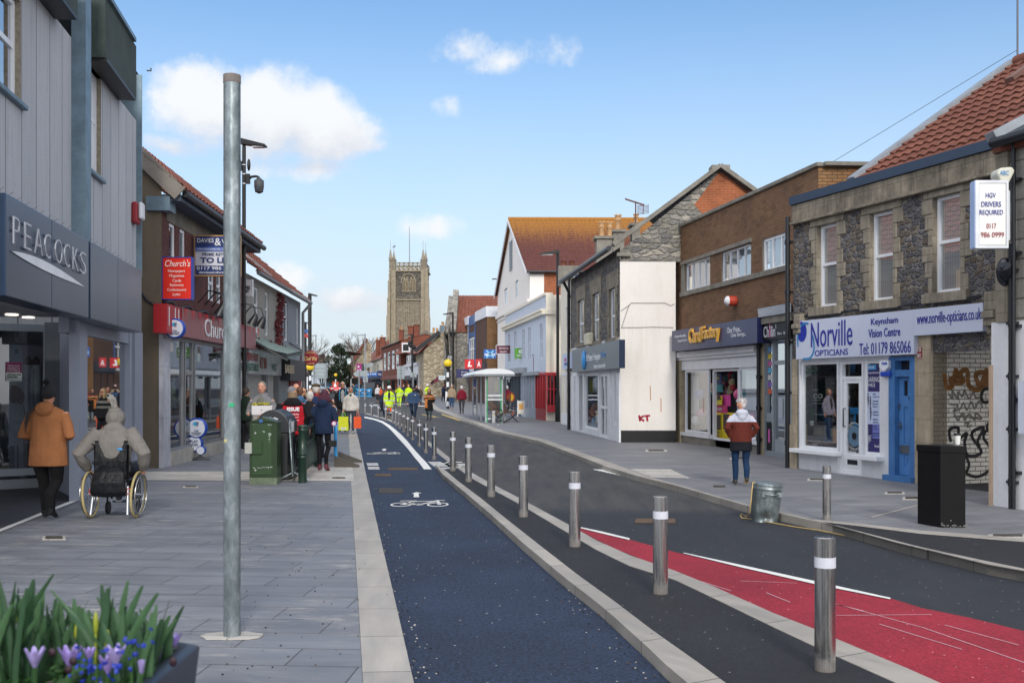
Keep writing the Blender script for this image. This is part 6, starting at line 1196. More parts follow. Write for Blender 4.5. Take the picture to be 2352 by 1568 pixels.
# BUILDINGS, LEFT SIDE
L1=Fac(203,1142,LZ,792)
t=thing('clothes_shop','grey ribbed concrete clothes shop with dark fascia at the left edge','building',L1.P(0,0,0))
def ribbed():
 m,nt,b=new_mat('ribbed_panel');b.inputs['Roughness'].default_value=.85;vec=uvmap(nt)
 t_=N(nt,'ShaderNodeTexBrick',offset=0,inp={'Scale':1.0,'Mortar Size':.014,'Mortar Smooth':.2,'Brick Width':.62,'Row Height':40.0});t_.inputs['Color1'].default_value=C('#adb0b5');t_.inputs['Color2'].default_value=C('#b7b9be');t_.inputs['Mortar'].default_value=C('#6c6a6c');nt.links.new(vec,t_.inputs['Vector'])
 v2=uvmap(nt,7,.6);col=mixc(nt,mrange(nt,noise(nt,v2,1.5,8,.7),.5,.8,0,.5),t_.outputs[0],C('#77757a'))
 v3=uvmap(nt,10,3);col=mixc(nt,mrange(nt,noise(nt,v3,1.6,8,.8),.56,.72,0,.35),col,C('#66646a'))
 nt.links.new(col,b.inputs['Base Color']);bumpn(nt,b,mth(nt,'ADD',mth(nt,'MULTIPLY',t_.outputs['Fac'],-1.5),noise(nt,vec,30,4)),.4,.02);return m
RIB=ribbed();FASC=mat('#3c4744',.9,var=.25,vs=2,bump=.6,bs=50);SIGNB=mat('#34465e',.28,.6,var=.12,vs=.6);ZINC=mat('#6d828f',.5,.3,var=.25,vs=3)
uN,uE=-9.0,L1.U(325);zSg=L1.Z(325,619);zFb=L1.Z(311,275);zFt=L1.Z(313,163);zCe=L1.Z(203,731)
wA=(L1.U(0)-1.2,L1.U(48),L1.Z(48,240),zFb-.35);wB=(L1.U(203.5),L1.U(232),L1.Z(203,388),zFb-.05)
m=M(RIB);wall(m,L1,uN,uE,zCe,zFb,[(*wA,.14),(*wB,.14)],reveal=mat('#8c8474',.9,var=.3,vs=20));m.build('wall',t)
m=M(FASC);m.fbox(L1,uN,L1.U(178,.28),zFb,zFt+.1,-.2,.28);m.fbox(L1,L1.U(198),L1.U(313,.28),zFb,zFt,-.2,.28);m.use(BLACKM);m.fbox(L1,uN,L1.U(177,.3),zFb-.05,zFb-.003,-.1,.3);m.fbox(L1,L1.U(199),L1.U(312,.3),zFb-.05,zFb-.003,-.1,.3);m.build('roof_fascia',t)
m=M(ZINC);m.fbox(L1,uN,L1.U(179,.33),zFt+.1,zFt+.17,-.25,.33);m.fbox(L1,L1.U(198),L1.U(313.5,.33),zFt,zFt+.07,-.25,.33);m.build('coping',t)
m=M(ZINC);m.fbox(L1,L1.U(177),L1.U(197,.2),zCe,zFt+.2,.0,.2);m.build('flashing',t);m=M(ZINC);m.fbox(L1,L1.U(314),L1.U(325.5,.1),zSg-.2,L1.Z(320,182),-2,.1);m.build('flashing',t)
for w,vb in((wA,(.55,)),(wB,(.4,.72))):
 a,b=w[:2];window(t,L1,*w,UPVC,glass_mat('glass_sky',(.35,.45,.55,1),.45),.07,.13,vb=[a+(b-a)*f for f in vb],hb=(w[2]*.45+w[3]*.55,),back=BLIND2,sill=ZINC,sillw=.06)
side=Fac(p0=L1.P(uE,0,0),t=(-1,.3,0));m=M(RIB);m.quad(L1.P(uE,0,0),L1.P(uE,0,-8),L1.P(uE,zFt,-8),L1.P(uE,zFt,0));m.use(DGREY);m.quad(L1.P(uE,zFt,0),L1.P(uE,zFt,-8),L1.P(uN,zFt,-8),L1.P(uN,zFt,0));m.build('side_wall',t)
PIL=mat('#8d93a2',.5,.15,var=.06,vs=2);PIL2=mat('#767c8c',.5,.15,var=.06,vs=2)
cA=G(119,1118,LZ);rA=Fac(p0=cA,t=(L1.P(L1.U(183),0,0)-cA));m=M(PIL2);
L=(L1.P(L1.U(183),0,0)-cA).length;m.quad(rA.P(0,LZ,0),rA.P(L,LZ,0),rA.P(L,zCe,0),rA.P(0,zCe,0));m.build('return_panel',t)
m=M(PIL);m.fbox(L1,L1.U(183),L1.U(201),LZ,zCe,-.15,.0);m.fbox(L1,L1.U(310),L1.U(328),LZ,zCe,-.3,.0);m.fbox(L1,L1.U(302),L1.U(307),LZ,zCe,-.3,-.03);m.fbox(L1,L1.U(183),L1.U(328),zCe-.25,zCe+.3,-.3,-.05);m.fbox(L1,L1.U(201),L1.U(310),LZ,LZ+.4,-.25,-.03);m.build('pilaster',t)
gq=(L1.U(201),L1.U(303),LZ+.4,zCe-.25);m=M(glass_mat('glass_mirror',(.42,.46,.5,1),.42));m.quad(L1.P(gq[0],gq[2],-.12),L1.P(gq[1],gq[2],-.12),L1.P(gq[1],gq[3],-.12),L1.P(gq[0],gq[3],-.12));m.build('shop_window_pane',t)
room(t,L1,gq[0]+1.2,gq[1],LZ,zCe,.75,mat('#52575d',.9,var=.2),d0=-.2)
d0_=G(-60,1127,LZ);rB=Fac(p0=d0_,t=(cA-d0_));Lb=(cA-d0_).length;px2u=lambda x:rB.U(x)
m=M(GREYF);m.fbox(rB,-4,Lb,LZ,LZ+.16,-.1,0);m.fbox(rB,-4,Lb,zCe-.12,zCe,-.1,0);m.fbox(rB,rB.U(101),rB.U(106),LZ,zCe,-.08,.02);m.fbox(rB,rB.U(108),rB.U(118),LZ,zCe,-.1,.03);m.use(mat('#9aa3ad',.5));m.fbox(rB,-4,Lb,LZ+.22,LZ+.34,-.09,-.01);m.build('entrance_window_frame',t)
m=M(glass_mat('glass_door',(.5,.55,.6,1),.12));m.quad(rB.P(-4,LZ+.1,-.04),rB.P(Lb,LZ+.1,-.04),rB.P(Lb,zCe,-.04),rB.P(-4,zCe,-.04));m.build('entrance_pane',t)
room(t,rB,-4,Lb,LZ,zCe,2.6,mat('#666b70',.9,var=.15),mat('#5d6064',.7),d0=-.12)
m=M(mat('#8a8d92',.8));m.add([L1.P(L1.U(201),zCe+.01,0),L1.P(uN,zCe+.01,0),L1.P(uN,zCe+.01,-6),L1.P(L1.U(201),zCe+.01,-6)],[(0,1,2,3)]);m.build('soffit',t)
EM=bpy.data.materials.new('downlight');EM.use_nodes=True;b_e=EM.node_tree.nodes['Principled BSDF'];b_e.inputs['Emission Color'].default_value=(1,.9,.75,1);b_e.inputs['Emission Strength'].default_value=3
for x,y in((27,712),(65,718)):
 c_=at(x,y,15.9 if x>40 else 15.3);m=M(EM);m.lathe((c_.x,c_.y,zCe-.0),[(.09,-.012),(.09,0)],14);m.use(WPAINT);m.lathe((c_.x,c_.y,zCe-.0),[(.12,-.008),(.12,.0)],14);o=m.build('ceiling_spotlight',t)
m=M(mat('#c9cdd3',.6,var=.04));q=lambda x0,x1,y0,y1,d:(rB.U(x0,d),rB.U(x1,d),rB.Z((x0+x1)/2,y1,d),rB.Z((x0+x1)/2,y0,d))
m.fbox(rB,*q(20,52,790,1023,-.5),-.51,-.5);m.use(mat('#a993a4',.6,var=.06));m.fbox(rB,*q(53,97,790,1018,-.5),-.51,-.5);po=m.build('poster',t)
m=M(mat('#3f3330',.8,var=.5,vs=20))
for x,y0,y1,w_ in((64,822,1000,5),(72,830,1010,5),(83,822,985,6)):
 m.use(mat('#5a3f33',.8));m.ball(rB.P(rB.U(x,-.48),rB.Z(x,y0+6,-.48),-.48),(.06,.01,.08),10,6);m.use(mat('#c3c5c9',.8,var=.15,vs=15));m.tube([rB.P(rB.U(x,-.48),rB.Z(x,y0+16,-.48),-.48),rB.P(rB.U(x,-.48),rB.Z(x,(y0+y1)/2,-.48),-.48),rB.P(rB.U(x+1,-.48),rB.Z(x,y1,-.48),-.48)],[.09,.08,.05],8)
m.use(mat('#6b4a3c',.8));m.ball(rB.P(rB.U(30,-.48),rB.Z(30,905,-.48),-.48),(.13,.01,.16),12,8);m.ball(rB.P(rB.U(40,-.48),rB.Z(40,912,-.48),-.48),(.12,.01,.16),12,8);m.use(mat('#b5b9be',.8,var=.3,vs=14));m.ball(rB.P(rB.U(35,-.49),rB.Z(35,970,-.49),-.49),(.2,.01,.35),12,8);m.use(mat('#3a3c40',.6));ftext(m,rB,'£8',34,41,801,812,d=-.49);m.tube([rB.P(rB.U(14,-.48),rB.Z(14,786,-.48),-.48),rB.P(rB.U(101,-.48),rB.Z(99,793,-.48),-.48)],.02,6)
build_sub(m,'printed_figures',t,po)
m=M(mat('#6d1f55',.5));a=q(14,50,831,856,.0);m.fbox(rB,a[0],a[1],a[2],a[3],-.02,.0);m.use(mat('#c5d2d0',.5));a=q(14,50,856,875,.0);m.fbox(rB,a[0],a[1],a[2],a[3]-.003,-.02,.0);no=m.build('notice',t);m=M(mat('#e4dde2',.5))
for i,(s_,y)in enumerate((('Thank you for',838),('wearing a face',843),('covering to',848),('keep us all safe',853))):ftext(m,rB,s_,17,46,y,y+3.6,d=.004)
m.use(BLACKM);ftext(m,rB,"LET'S LOOK AFTER",17,48,858,862,d=.004,bold=.03);ftext(m,rB,'EACH OTHER',17,40,864,867,d=.004,bold=.03);build_sub(m,'lettering',t,no)
sg=thing('shop_sign','large blue metal fascia sign with pale letters and a white swoosh','sign',L1.P(L1.U(100),zCe,.3));d_=.32
z0,z1=L1.Z(204,731,d_),L1.Z(204.7,552.5,d_);m=M(SIGNB);us=[L1.U(13,d_),L1.U(119,d_),L1.U(204,d_)]
for i in range(2):m.fbox(L1,us[i]+.004,us[i+1]-.004,z0,z1,.02,d_)
m.build('panel',sg,bevel=.01)
m=M(mat('#c3c6cd',.25,.6,var=.05));W_=[('P',29,44,534,582),('E',55,70,549,592),('A',78,96,560,606),('C',101,115,573,618),('O',125,142,583,620),('C',146,159,584+3,630-4),('K',166,178,593,636),('S',183,196,605,641)]
for ch,x0,x1,y0,y1 in W_:
 u0,u1=L1.U(x0,d_+.02),L1.U(x1,d_+.02);xm=(x0+x1)/2;zz0=z0+(z1-z0)*.53;zz1=z0+(z1-z0)*.80;m.text(ch,L1.P((u0+u1)/2,(zz0+zz1)/2,d_+.02),L1.r,(0,0,1),abs(u1-u0),zz1-zz0,.012,-.02)
m.use(mat('#dfe2e8',.3));sw=[]
for i in range(17):f=i/16;x=27+f*(194-27);sw.append((x,620+f*57-0))
top=[];bot=[]
for i,(x,y)in enumerate(sw):
 f=i/16;u=L1.U(x,d_+.012);zc=z0+(z1-z0)*(.47-.0*f)-(.12*f)*(z1-z0)*.6;th=.11*math.sin(math.pi*min(f*1.02,1))**.8;top.append(L1.P(u,zc+th*.75-.02,d_+.012));bot.append(L1.P(u,zc-th*.3-.02,d_+.012))
for i in range(16):m.quad(bot[i],bot[i+1],top[i+1],top[i])
m.build('lettering',sg)
sg=thing('shop_sign','plain blue metal fascia panel over the second shop window','sign',L1.P(L1.U(260),zCe,.3));m=M(SIGNB);z0b=L1.Z(208,732,d_);m.fbox(L1,L1.U(208,d_),L1.U(271,d_)-.003,z0b,z1,.02,d_);m.fbox(L1,L1.U(271,d_)+.003,L1.U(325,d_),z0b,z1,.02,d_);m.build('panel',sg,bevel=.01)
m=M(mat('#6a6258',.9));
for i in range(90):
 u=us[0]+(L1.U(325)-us[0])*i/90;m.beam(L1.P(u,z1,.1),L1.P(u+.01,z1+.1,.04+.1*(i%3)),.004,.004)
tag(m.build('bird_spikes',loc=L1.P(1,z1,.1)),'row of thin bird spikes along the top of the blue fascia','bird spikes')
m=thing('alarm_box','white and red alarm box on the grey ribbed wall','alarm box',L1.P(L1.U(306),L1.Z(306,490),0));u,z=L1.uz(305,490);k=M(mat('#8f1f2a',.5));k.fbox(L1,u-.16,u+.16,z-.2,z+.2,.0,.12);k.build('base',m,bevel=.04);k=M(WPAINT);k.fbox(L1,u-.14,u+.14,z-.12,z+.2,.12,.2);k.build('cover',m,bevel=.05)
k=M(DGREY);c0=L1.P(L1.U(312),L1.Z(313,163),.2);k.tube([c0,at(347,163,c0.y),at(347,158,c0.y),at(345,158,c0.y)],.015,5);tag(k.build('roof_hook',loc=c0),'thin hooked rod sticking out from the grey shop roof','hook')
L2=Fac(371,1074,LZ,1070);uE2=L2.U(564);zG=L2.Z(404,440,.4)
t=thing('newsagent_building','red brick newsagent with brown rendered end wall and pantiled roof','building',L2.P(0,0,0))
BRK2=brick_mat('brick_plum','#6a3a35','#7a443c','#4d3a36',.225,.075,.012,soot=.45,third='#8f5a3e')
w2_=[(L2.U(a),L2.U(b),L2.Z(a,y1),L2.Z(a,y0))for a,b,y0,y1 in((388.5,403,498,590),(413,426,512,600),(478,492,576,690),(497,508,590,700),(530,545,620,735))]
w2_=[(a,b,3.95,5.35)for a,b,_,_ in w2_]
zFa=L2.Z(386,700,.2);m=M(BRK2);wall(m,L2,0,uE2,zFa-.1,zG,[(*w,.12)for w in w2_]);m.build('wall',t)
m=M(mat('#6f6a60',.9,var=.3,vs=3));m.fbox(L2,.35,uE2,5.353,5.75,-.05,.012);m.build('lintel_band',t)
for w in w2_:window(t,L2,*w,UPVC,GLASSF,.07,.09,hb=(4.4,),back=BLINDF)
RENB=render_mat('render_brown','#6b6152','#3c372f',.6,bump=.5);gd=-L2.n;corner=L2.P(0,0,.0);gF=Fac(p0=corner,t=(gd.x,gd.y-.0,0))
m=M(RENB);zr=9.3;m.add([gF.P(0,0,0),gF.P(7,0,0),gF.P(7,zG,0),gF.P(3.5,zr+.2,0),gF.P(0,zG+.38,0)],[(0,1,2,3,4)]);m.build('gable_wall',t)
m=M(mat('#77716a',.6,var=.2));bb0=L2.P(-.12,zG+.0,.42);bb1=gF.P(3.5,zr+.28,.12);m.beam(bb0,bb1,.06,.32);m.use(ZINC);m.fbox(L2,-.1,.35,zG-.35,zG-.05,-.3,.2);m.build('barge_board',t)
m=M(TILEB);rA0=L2.P(-.16,zG+.12,.45);rB0=L2.P(uE2+.1,zG+.12,.45);dv=L2.n*-3.9+Vector((0,0,3.1));tile_roof(m,rA0,rB0,rA0+dv,.3,.33,.045,.04,6);m.quad(rA0+dv,rB0+dv,rB0+dv-L2.n*3.5-Vector((0,0,2.6)),rA0+dv-L2.n*3.5-Vector((0,0,2.6)));m.build('roof',t)
m=M(GUTTERM);m.tube([L2.P(0,zG+.02,.5),L2.P(uE2+.2,zG+.02,.5)],.075,8);m.use(mat('#3f4a5a',.6));m.fbox(L2,-.05,uE2+.1,zG-.14,zG,-.0,.42);m.build('gutter',t)
ALU=mat('#9a9d9f',.35,.6,var=.08);PALE=stone_mat('marble_pilaster','#b9bbc4','#c3c5cb',1.2,1.1,'#8a8c92',.004,.25)
zF0=L2.Z(418,771,.25);m=M(PALE);m.fbox(L2,-.02,L2.U(386),LZ,zFa,-.05,.05);m.build('pilaster',t)
m=M(mat('#a8a49c',.8,var=.2));m.fbox(L2,L2.U(386),uE2,LZ-.05,LZ+.3,-.2,.06);m.build('stall_riser',t)
m=M(ALU);
for x in(387,419,424,441,446,512,540,563):u=L2.U(x);m.fbox(L2,u-.04,u+.04,LZ+.3,zF0,-.05,.02)
m.fbox(L2,L2.U(387),uE2,zF0-.08,zF0,-.05,.025);m.fbox(L2,L2.U(387),uE2,LZ+.3,LZ+.38,-.05,.025);m.fbox(L2,L2.U(424),L2.U(441),2.05,2.15,-.05,.02);m.build('shopfront_frame',t)
m=M(glass_mat('glass_shop2',(.5,.52,.54,1),.16));m.quad(L2.P(L2.U(387),LZ+.3,-.02),L2.P(uE2,LZ+.3,-.02),L2.P(uE2,zF0,-.02),L2.P(L2.U(387),zF0,-.02));m.build('pane',t)
room(t,L2,L2.U(388),uE2,LZ,zF0,3.2,mat('#77726b',.9,var=.3,vs=2),mat('#5a5550',.8),d0=-.15)
rr=random.Random(11);m=M(WPAINT)
for i in range(70):
 u=rr.uniform(L2.U(390),L2.U(508));z=LZ+.35+rr.uniform(0,1.5);m.use(mat(rr.choice(['#a8305a','#c9c4c0','#7a2a4a','#c03a3a','#d0a0b0','#3a5a8a','#8a7a6a','#e0dcd4','#6a1f3a']),.7));m.fbox(L2,u,u+rr.uniform(.1,.25),z,z+rr.uniform(.15,.32),-.6-rr.random()*.5,-.5)
m.use(mat('#c3c7cb',.6));m.fbox(L2,L2.U(390),L2.U(416),2.05,2.75,-.06,-.045);m.use(mat('#57a02f',.5));m.fbox(L2,L2.U(447),L2.U(463),2.35,2.7,-.06,-.045);m.use(mat('#b02a2a',.5));m.fbox(L2,L2.U(426),L2.U(440),1.35,1.6,-.06,-.045);m.build('shop_goods',t)
m=M(mat('#7a3a4a',.5));ftext(m,L2,'our new gift ware range',391,416,782,796,d=-.03);m.use(WPAINT);ftext(m,L2,'Best wishes',428,439,925,933,d=-.03);m.use(BLACKM);m.build('window_lettering',t)
sg=thing('shop_sign','maroon red newsagent fascia with white letters and red flag panel','sign',L2.P(2,zF0,.2));m=M(mat('#a31c24',.45,var=.1));d_=.3;m.fbox(L2,L2.U(386,d_),L2.U(418,d_)-.005,zF0,zFa,.0,d_-.02);m.use(mat('#7d2a33',.3,var=.2,vs=2));m.fbox(L2,L2.U(418,d_),L2.U(463,d_)-.004,zF0-.02,zFa,.0,d_);m.fbox(L2,L2.U(463,d_)+.004,uE2,zF0-.02,zFa,.0,d_);m.use(mat('#b3242c',.4))
for i in range(14):u=L2.U(422,d_)+i*.62;m.add([L2.P(u,zFa-.0,d_+.004),L2.P(u+.3,zFa,d_+.004),L2.P(u+.15,zFa-.22,d_+.004)],[(0,1,2)])
m.build('panel',sg)
m=M(WPAINT);u0=L2.U(466,d_);m.text("Church's",L2.P(u0+1.6,(zF0+zFa)/2,d_+.005),L2.r,(0,0,1),2.9,(zFa-zF0)*.72,.01,0);
for x in(390,404,412):u=L2.U(x,d_);m.fbox(L2,u,u+.04,zF0+.15,zFa-.05,d_-.02,d_-.012)
m.build('lettering',sg)
Lh=thing('lamp_row','row of dark swan neck lamps over the newsagent sign','lamps',L2.P(3,zFa+.2,.3));
for x in(455,470,486,536,556):u=L2.U(x);k=M(GUTTERM);z=zFa+.3;k.tube([L2.P(u,z,0),L2.P(u,z+.3,.25),L2.P(u,z+.25,.55),L2.P(u,z-.0,.62)],.018,6);k.tube([L2.P(u,z+.02,.62),L2.P(u,z-.08,.6),L2.P(u,z-.3,.5)],[.04,.09,.15],12);k.build('lamp',Lh)
k=M(GUTTERM);k.tube([L2.P(i*.5,zFa+.08+.06*math.sin(i*2.1),.06)for i in range(16)],.03,6);k.tube([gF.P(.75,5.2,.05),gF.P(.6,4.8,.08),gF.P(.7,4.2,.06),gF.P(.3,3.6,.06),gF.P(0,3.4,.06)],.03,6);tag(k.build('cable',loc=L2.P(0,zFa,.06)),'thick black cable above the newsagent sign','cable')
proj_sign('hanging_sign','red hanging sign with blue border and list of goods',374,439,592,686,22.2,mat('#d92a1a',.4,var=.02),mat('#1f3f9a',.4),[("Church's",379,437,597,612,'#eee6e0',0,.25),('Newspapers',386,425,619,627,'#eee6e0'),('Magazines',389,423,630,638,'#eee6e0'),('Cards',396,416,641,647.5,'#eee6e0'),('Stationery',390,422,651,659,'#eee6e0'),('Confectionery',384,428,662,670,'#eee6e0'),('Lotto',397,414,672,679,'#eee6e0')],bracket=380)
t_=proj_sign('to_let_board','white and navy estate agent board with PRIME RETAIL TO LET lettering',449,548,543,631,24.6,mat('#c9cbd6',.4,var=.02),mat('#a8834f',.6),[('PRIME RETAIL',465,528,581,587.5,'#23356a',.02),('TO LET',460,534,591,604,'#23356a',.04)])
Yb=24.59;m=M(mat('#24356b',.4));A,B=at(449,543,Yb),at(548,568,Yb);m.box((A.x,Yb-.01,B.z),(B.x,Yb,A.z));A,B=at(449,610,Yb),at(548,631,Yb);m.box((A.x,Yb-.01,B.z),(B.x,Yb,A.z));m.use(mat('#5b75b8',.4));A,B=at(449,568,Yb),at(548,577,Yb);m.box((A.x,Yb-.01,B.z),(B.x,Yb,A.z));m.build('bands',t_)
m=M(WPAINT)
for s_,x0,x1,y0,y1 in(('DAVIES',453,491,547,557),('&',493,508,547,564),('WAY',509,540,549,559),('CHARTERED SURVEYORS . ESTATE AGENTS',453,545,570.5,574),('0117 986 8888',452,543,612,619.5),('daviesandway.com',457,541,623,629)):m.text(s_,at((x0+x1)/2,(y0+y1)/2,Yb-.015),(1,0,0),(0,0,1),(x1-x0)/FPX*Yb,(y1-y0)/FPX*Yb,.003,.01)
m.build('lettering',t_)
proj_sign('hanging_sign','small white sign with red base line beside the tall lamp post',545,578,643,678,30.5,mat('#d9d9dc',.4),WPAINT,[('BAKING',552,574,656,664,'#1a1a1c',.04),('EST',562,572,665,672,'#1a1a1c',.04)])
def disc_sign(t_,cx,cy,r_px,Y,txts,ringm,facem,dep=.1):
 c_=at(cx,cy,Y);r_=r_px/FPX*Y;m=M(ringm);m.tube([c_+Vector((0,dep,0)),c_,c_+Vector((0,-.02,0)),c_+Vector((0,-.01,0))],[r_,r_,r_*.92,r_*.80],28);m.build('ring',t_)
 m=M(facem);m.tube([c_+Vector((0,-.0,0)),c_+Vector((0,-.022,0))],r_*.83,28);m.build('face',t_)
 for s_,x0,x1,y0,y1,c2 in txts:m=M(mat(c2,.5));m.text(s_,at((x0+x1)/2,(y0+y1)/2,Y-.03),(1,0,0),(0,0,1),(x1-x0)/FPX*Y,(y1-y0)/FPX*Y,.003,.02);m.build('lettering',t_)
RB=mat('#1f44a0',.3,var=.04);RF=mat('#d5dae6',.35,var=.02)
t_=thing('lottery_sign','round blue rimmed lottery sign projecting from the newsagent pilaster','sign',at(401,754,22.0));disc_sign(t_,401,754,23.5,22.0,[('THE',396,406,757.5,760.5,'#20335f'),('NATIONAL',390,413,761.5,764.5,'#20335f'),('LOTTERY',391,412,765.5,768.5,'#20335f')],RB,RF)
m=M(RB);m.beam(at(372,754,22.05),at(380,754,22.05),.1,.15);m.build('bracket',t_)
def hand_mark(parent,cx,cy,k,Y):
 m=M(mat('#38a8d8',.4));c_=at(cx,cy,Y);s=k/FPX*Y;m.add([c_+Vector((-s*1.3,0,.1*s)),c_+Vector((-s*.2,0,-s*.5)),c_+Vector((s*.2,0,s*.2)),c_+Vector((-s*.3,0,s*.9))],[(0,1,2,3)]);m.use(mat('#20335f',.4));m.tube([c_+Vector((-s*.2,0,-.2*s)),c_+Vector((s*.5,0,-.5*s)),c_+Vector((s*.6,0,.1*s)),c_+Vector((s*.1,0,.1*s))],s*.1,5);m.tube([c_+Vector((0,0,0)),c_+Vector((-.1*s,0,s*.8)),c_+Vector((s*.1,0,s*.8)),c_+Vector((.2*s,0,.1*s)),c_+Vector((s*.5,0,s*.8)),c_+Vector((s*.65,0,s*.7)),c_+Vector((.45*s,0,0))],s*.07,5);m.build('emblem',parent)
hand_mark(t_,401,746,7,21.965)
m=M(mat('#c9c9c4',.5));A,B=at(383,786,22.9),at(397,808,22.9);m.box((A.x,22.75,B.z),(B.x,22.95,A.z));tag(m.build('intercom_box',loc=(A.x,22.8,B.z),bevel=.02),'cream plastic box on the newsagent pilaster','box')
m=M(WPAINT);A,B=at(329,610,23.2),at(346,824,23.2);frame_=Fac(p0=(A.x,23.2,0),t=(1,0,0));frame_.n=Vector((0,-1,0));frame(m,frame_,0,B.x-A.x,B.z,A.z,.05,-.02,.04,vb=((B.x-A.x)*.55,));m.use(mat('#5a646c',.3));m.quad(frame_.P(0,B.z,0),frame_.P(B.x-A.x,B.z,0),frame_.P(B.x-A.x,A.z,0),frame_.P(0,A.z,0));tag(m.build('alley_window',loc=(A.x,23.2,B.z)),'tall white framed window on the brown end wall beside the clothes shop','window')
m=M(mat('#1f4638',.4));A,B=at(325,857,23.0),at(350,900,23.0);m.box((A.x,22.7,B.z),(B.x,23.1,A.z));o=m.build('green_kiosk',loc=(A.x,22.9,B.z),bevel=.02);tag(o,'small dark green cabinet with gold letter on the brown end wall','cabinet');m=M(mat('#b89a5a',.4));m.text('rk',at(333,868,22.69),(1,0,0),(0,0,1),.1,.09,.003,.03);p=m.build('lettering',loc=(A.x,22.9,B.z));p.parent=o;p.location=(0,0,0)
m=M(WPAINT);A,B=at(330,954,22.5),at(343,1070,22.5);m.box((A.x,22.4,B.z),(B.x,22.5,A.z));rr=random.Random(5)
for i in range(26):x=rr.uniform(331,341);y=rr.uniform(956,1066);m.use(mat(rr.choice(['#2f9ab0','#222428','#d8b020','#b83a3a','#55585c','#3a6ab0']),.7));p=at(x,y,22.39);m.box((p.x-.02,22.385,p.z-.03),(p.x+.02,22.4,p.z+.03))
tag(m.build('poster_board',loc=(A.x,22.45,B.z)),'narrow white board covered in torn colourful posters in the alley','board')
p3=L2.P(uE2,0,0);L3=Fac(p0=(p3.x,p3.y,0),t=((1047-CX)/FPX,1,0));uE3=L3.U(690);zG3=5.12
t=thing('rendered_terrace','grey roughcast terrace with red creeper and pantiled roof','building',L3.P(4,0,0))
ROUGH=render_mat('roughcast','#9a9690','#5a554d',.45,bump=.8);ROUGHW=render_mat('roughcast_pale','#b0afad','#6a6862',.4,bump=.8);GREYR=render_mat('render_grey','#858a92','#5c5e62',.3,bump=.4)
ws=[(L3.U(a),L3.U(b),3.45,4.85)for a,b in((583,594),(609,617),(652,661),(681,686))];uG=L3.U(643)
m=M(ROUGH);wall(m,L3,0,uG,2.9,zG3,[(*w,.12)for w in ws[:2]]);m.use(GREYR);wall(m,L3,uG,uE3,2.0,zG3,[(*w,.12)for w in ws[2:]]);m.quad(L3.P(uE3,0,0),L3.P(uE3,zG3,0),L3.P(uE3,zG3,-6),L3.P(uE3,0,-6));m.build('wall',t)
for w in ws:window(t,L3,*w,UPVC,GLASSF,.07,.1,hb=(4.3,),back=BLINDF)
m=M(TILEB);a0=L3.P(-.0,zG3+.08,.3);b0=L3.P(uE3+.3,zG3+.08,.3);dv=L3.n*-3.6+Vector((0,0,3.0));tile_roof(m,a0,b0,a0+dv,.3,.35,.045,.04,4);m.build('roof',t)
m=M(LEAD);m.beam(L3.P(2.6,zG3+.15,.3),L3.P(2.6,zG3+.15,.3)+dv,.16,.1);m.build('party_flashing',t)
m=M(mat('#5f6266',.5));m.tube([L3.P(0,zG3,.38),L3.P(uG,zG3,.38)],.07,8);m.use(mat('#85888b',.5));m.tube([L3.P(uG,zG3,.38),L3.P(uE3+.2,zG3,.38)],.08,8);m.tube([L3.P(uE3+.1,zG3-.05,.38),L3.P(uE3,zG3-.4,.1),L3.P(uE3,0,.1)],.06,8);m.build('gutter',t)
m=M(mat('#5a1f24',.8,var=.4,vs=20));rr=random.Random(9)
for i in range(900):
 if i<550:u=L3.U(637)+rr.gauss(0,.28);z=rr.uniform(3.0,5.0);u+=.25*math.sin(z*3)
 else:u=rr.uniform(L3.U(566),L3.U(650));z=2.98+abs(rr.gauss(0,.12))
 s=rr.uniform(.03,.07);c0=L3.P(u,z,.03+rr.uniform(0,.12));a=Vector((rr.uniform(-1,1),rr.uniform(-1,1),rr.uniform(-1,1))).normalized()*s;b=a.orthogonal().normalized()*s;m.quad(c0-a,c0-b,c0+a,c0+b)
tag(m.build('creeper',loc=L3.P(L3.U(637),3,0)),'dark red creeper climbing the roughcast wall above the awning','creeper',kind='thing')
m=M(mat('#a9a7a3',.9,var=.06));
for a,b in((.35,L3.U(611)),(L3.U(616),L3.U(638))):m.fbox(L3,a,b,LZ,2.15,-.25,-.15)
m.use(mat('#6c6f73',.6));m.fbox(L3,0,.3,0,2.9,-.3,.02);m.fbox(L3,L3.U(611.5),L3.U(615.5),0,2.2,-.2,.0);m.fbox(L3,L3.U(638.5),L3.U(643),0,2.9,-.3,.02);m.build('shutter_front',t)
sg=thing('shop_sign','weathered pale greengrocer board under the striped awning','sign',L3.P(2,2.3,.1));m=M(mat('#b1b4b6',.6,var=.2,vs=3));z0,z1=2.17,2.85;m.fbox(L3,.1,L3.U(641),z0,z1,-.1,.08);m.build('panel',sg);
m=M(mat('#8f3a3c',.6));ul=L3.U(566);
for s_,x0,x1,f0,f1,c_ in(('FRESH FRUIT',567,594,.55,.9,'#8f3a3c'),('VEGETABLES',567,594,.12,.45,'#3c6a5a'),('0117 9860',597,613,.25,.8,'#8f3a3c'),('WEST',624,636,.2,.55,'#5a7a74')):u0,u1=L3.U(x0,.09),L3.U(x1,.09);m.use(mat(c_,.6));m.text(s_,L3.P((u0+u1)/2,z0+(z1-z0)*(f0+f1)/2,.085),L3.r,(0,0,1),abs(u1-u0),(z1-z0)*(f1-f0),.004,.03)
m.build('lettering',sg)
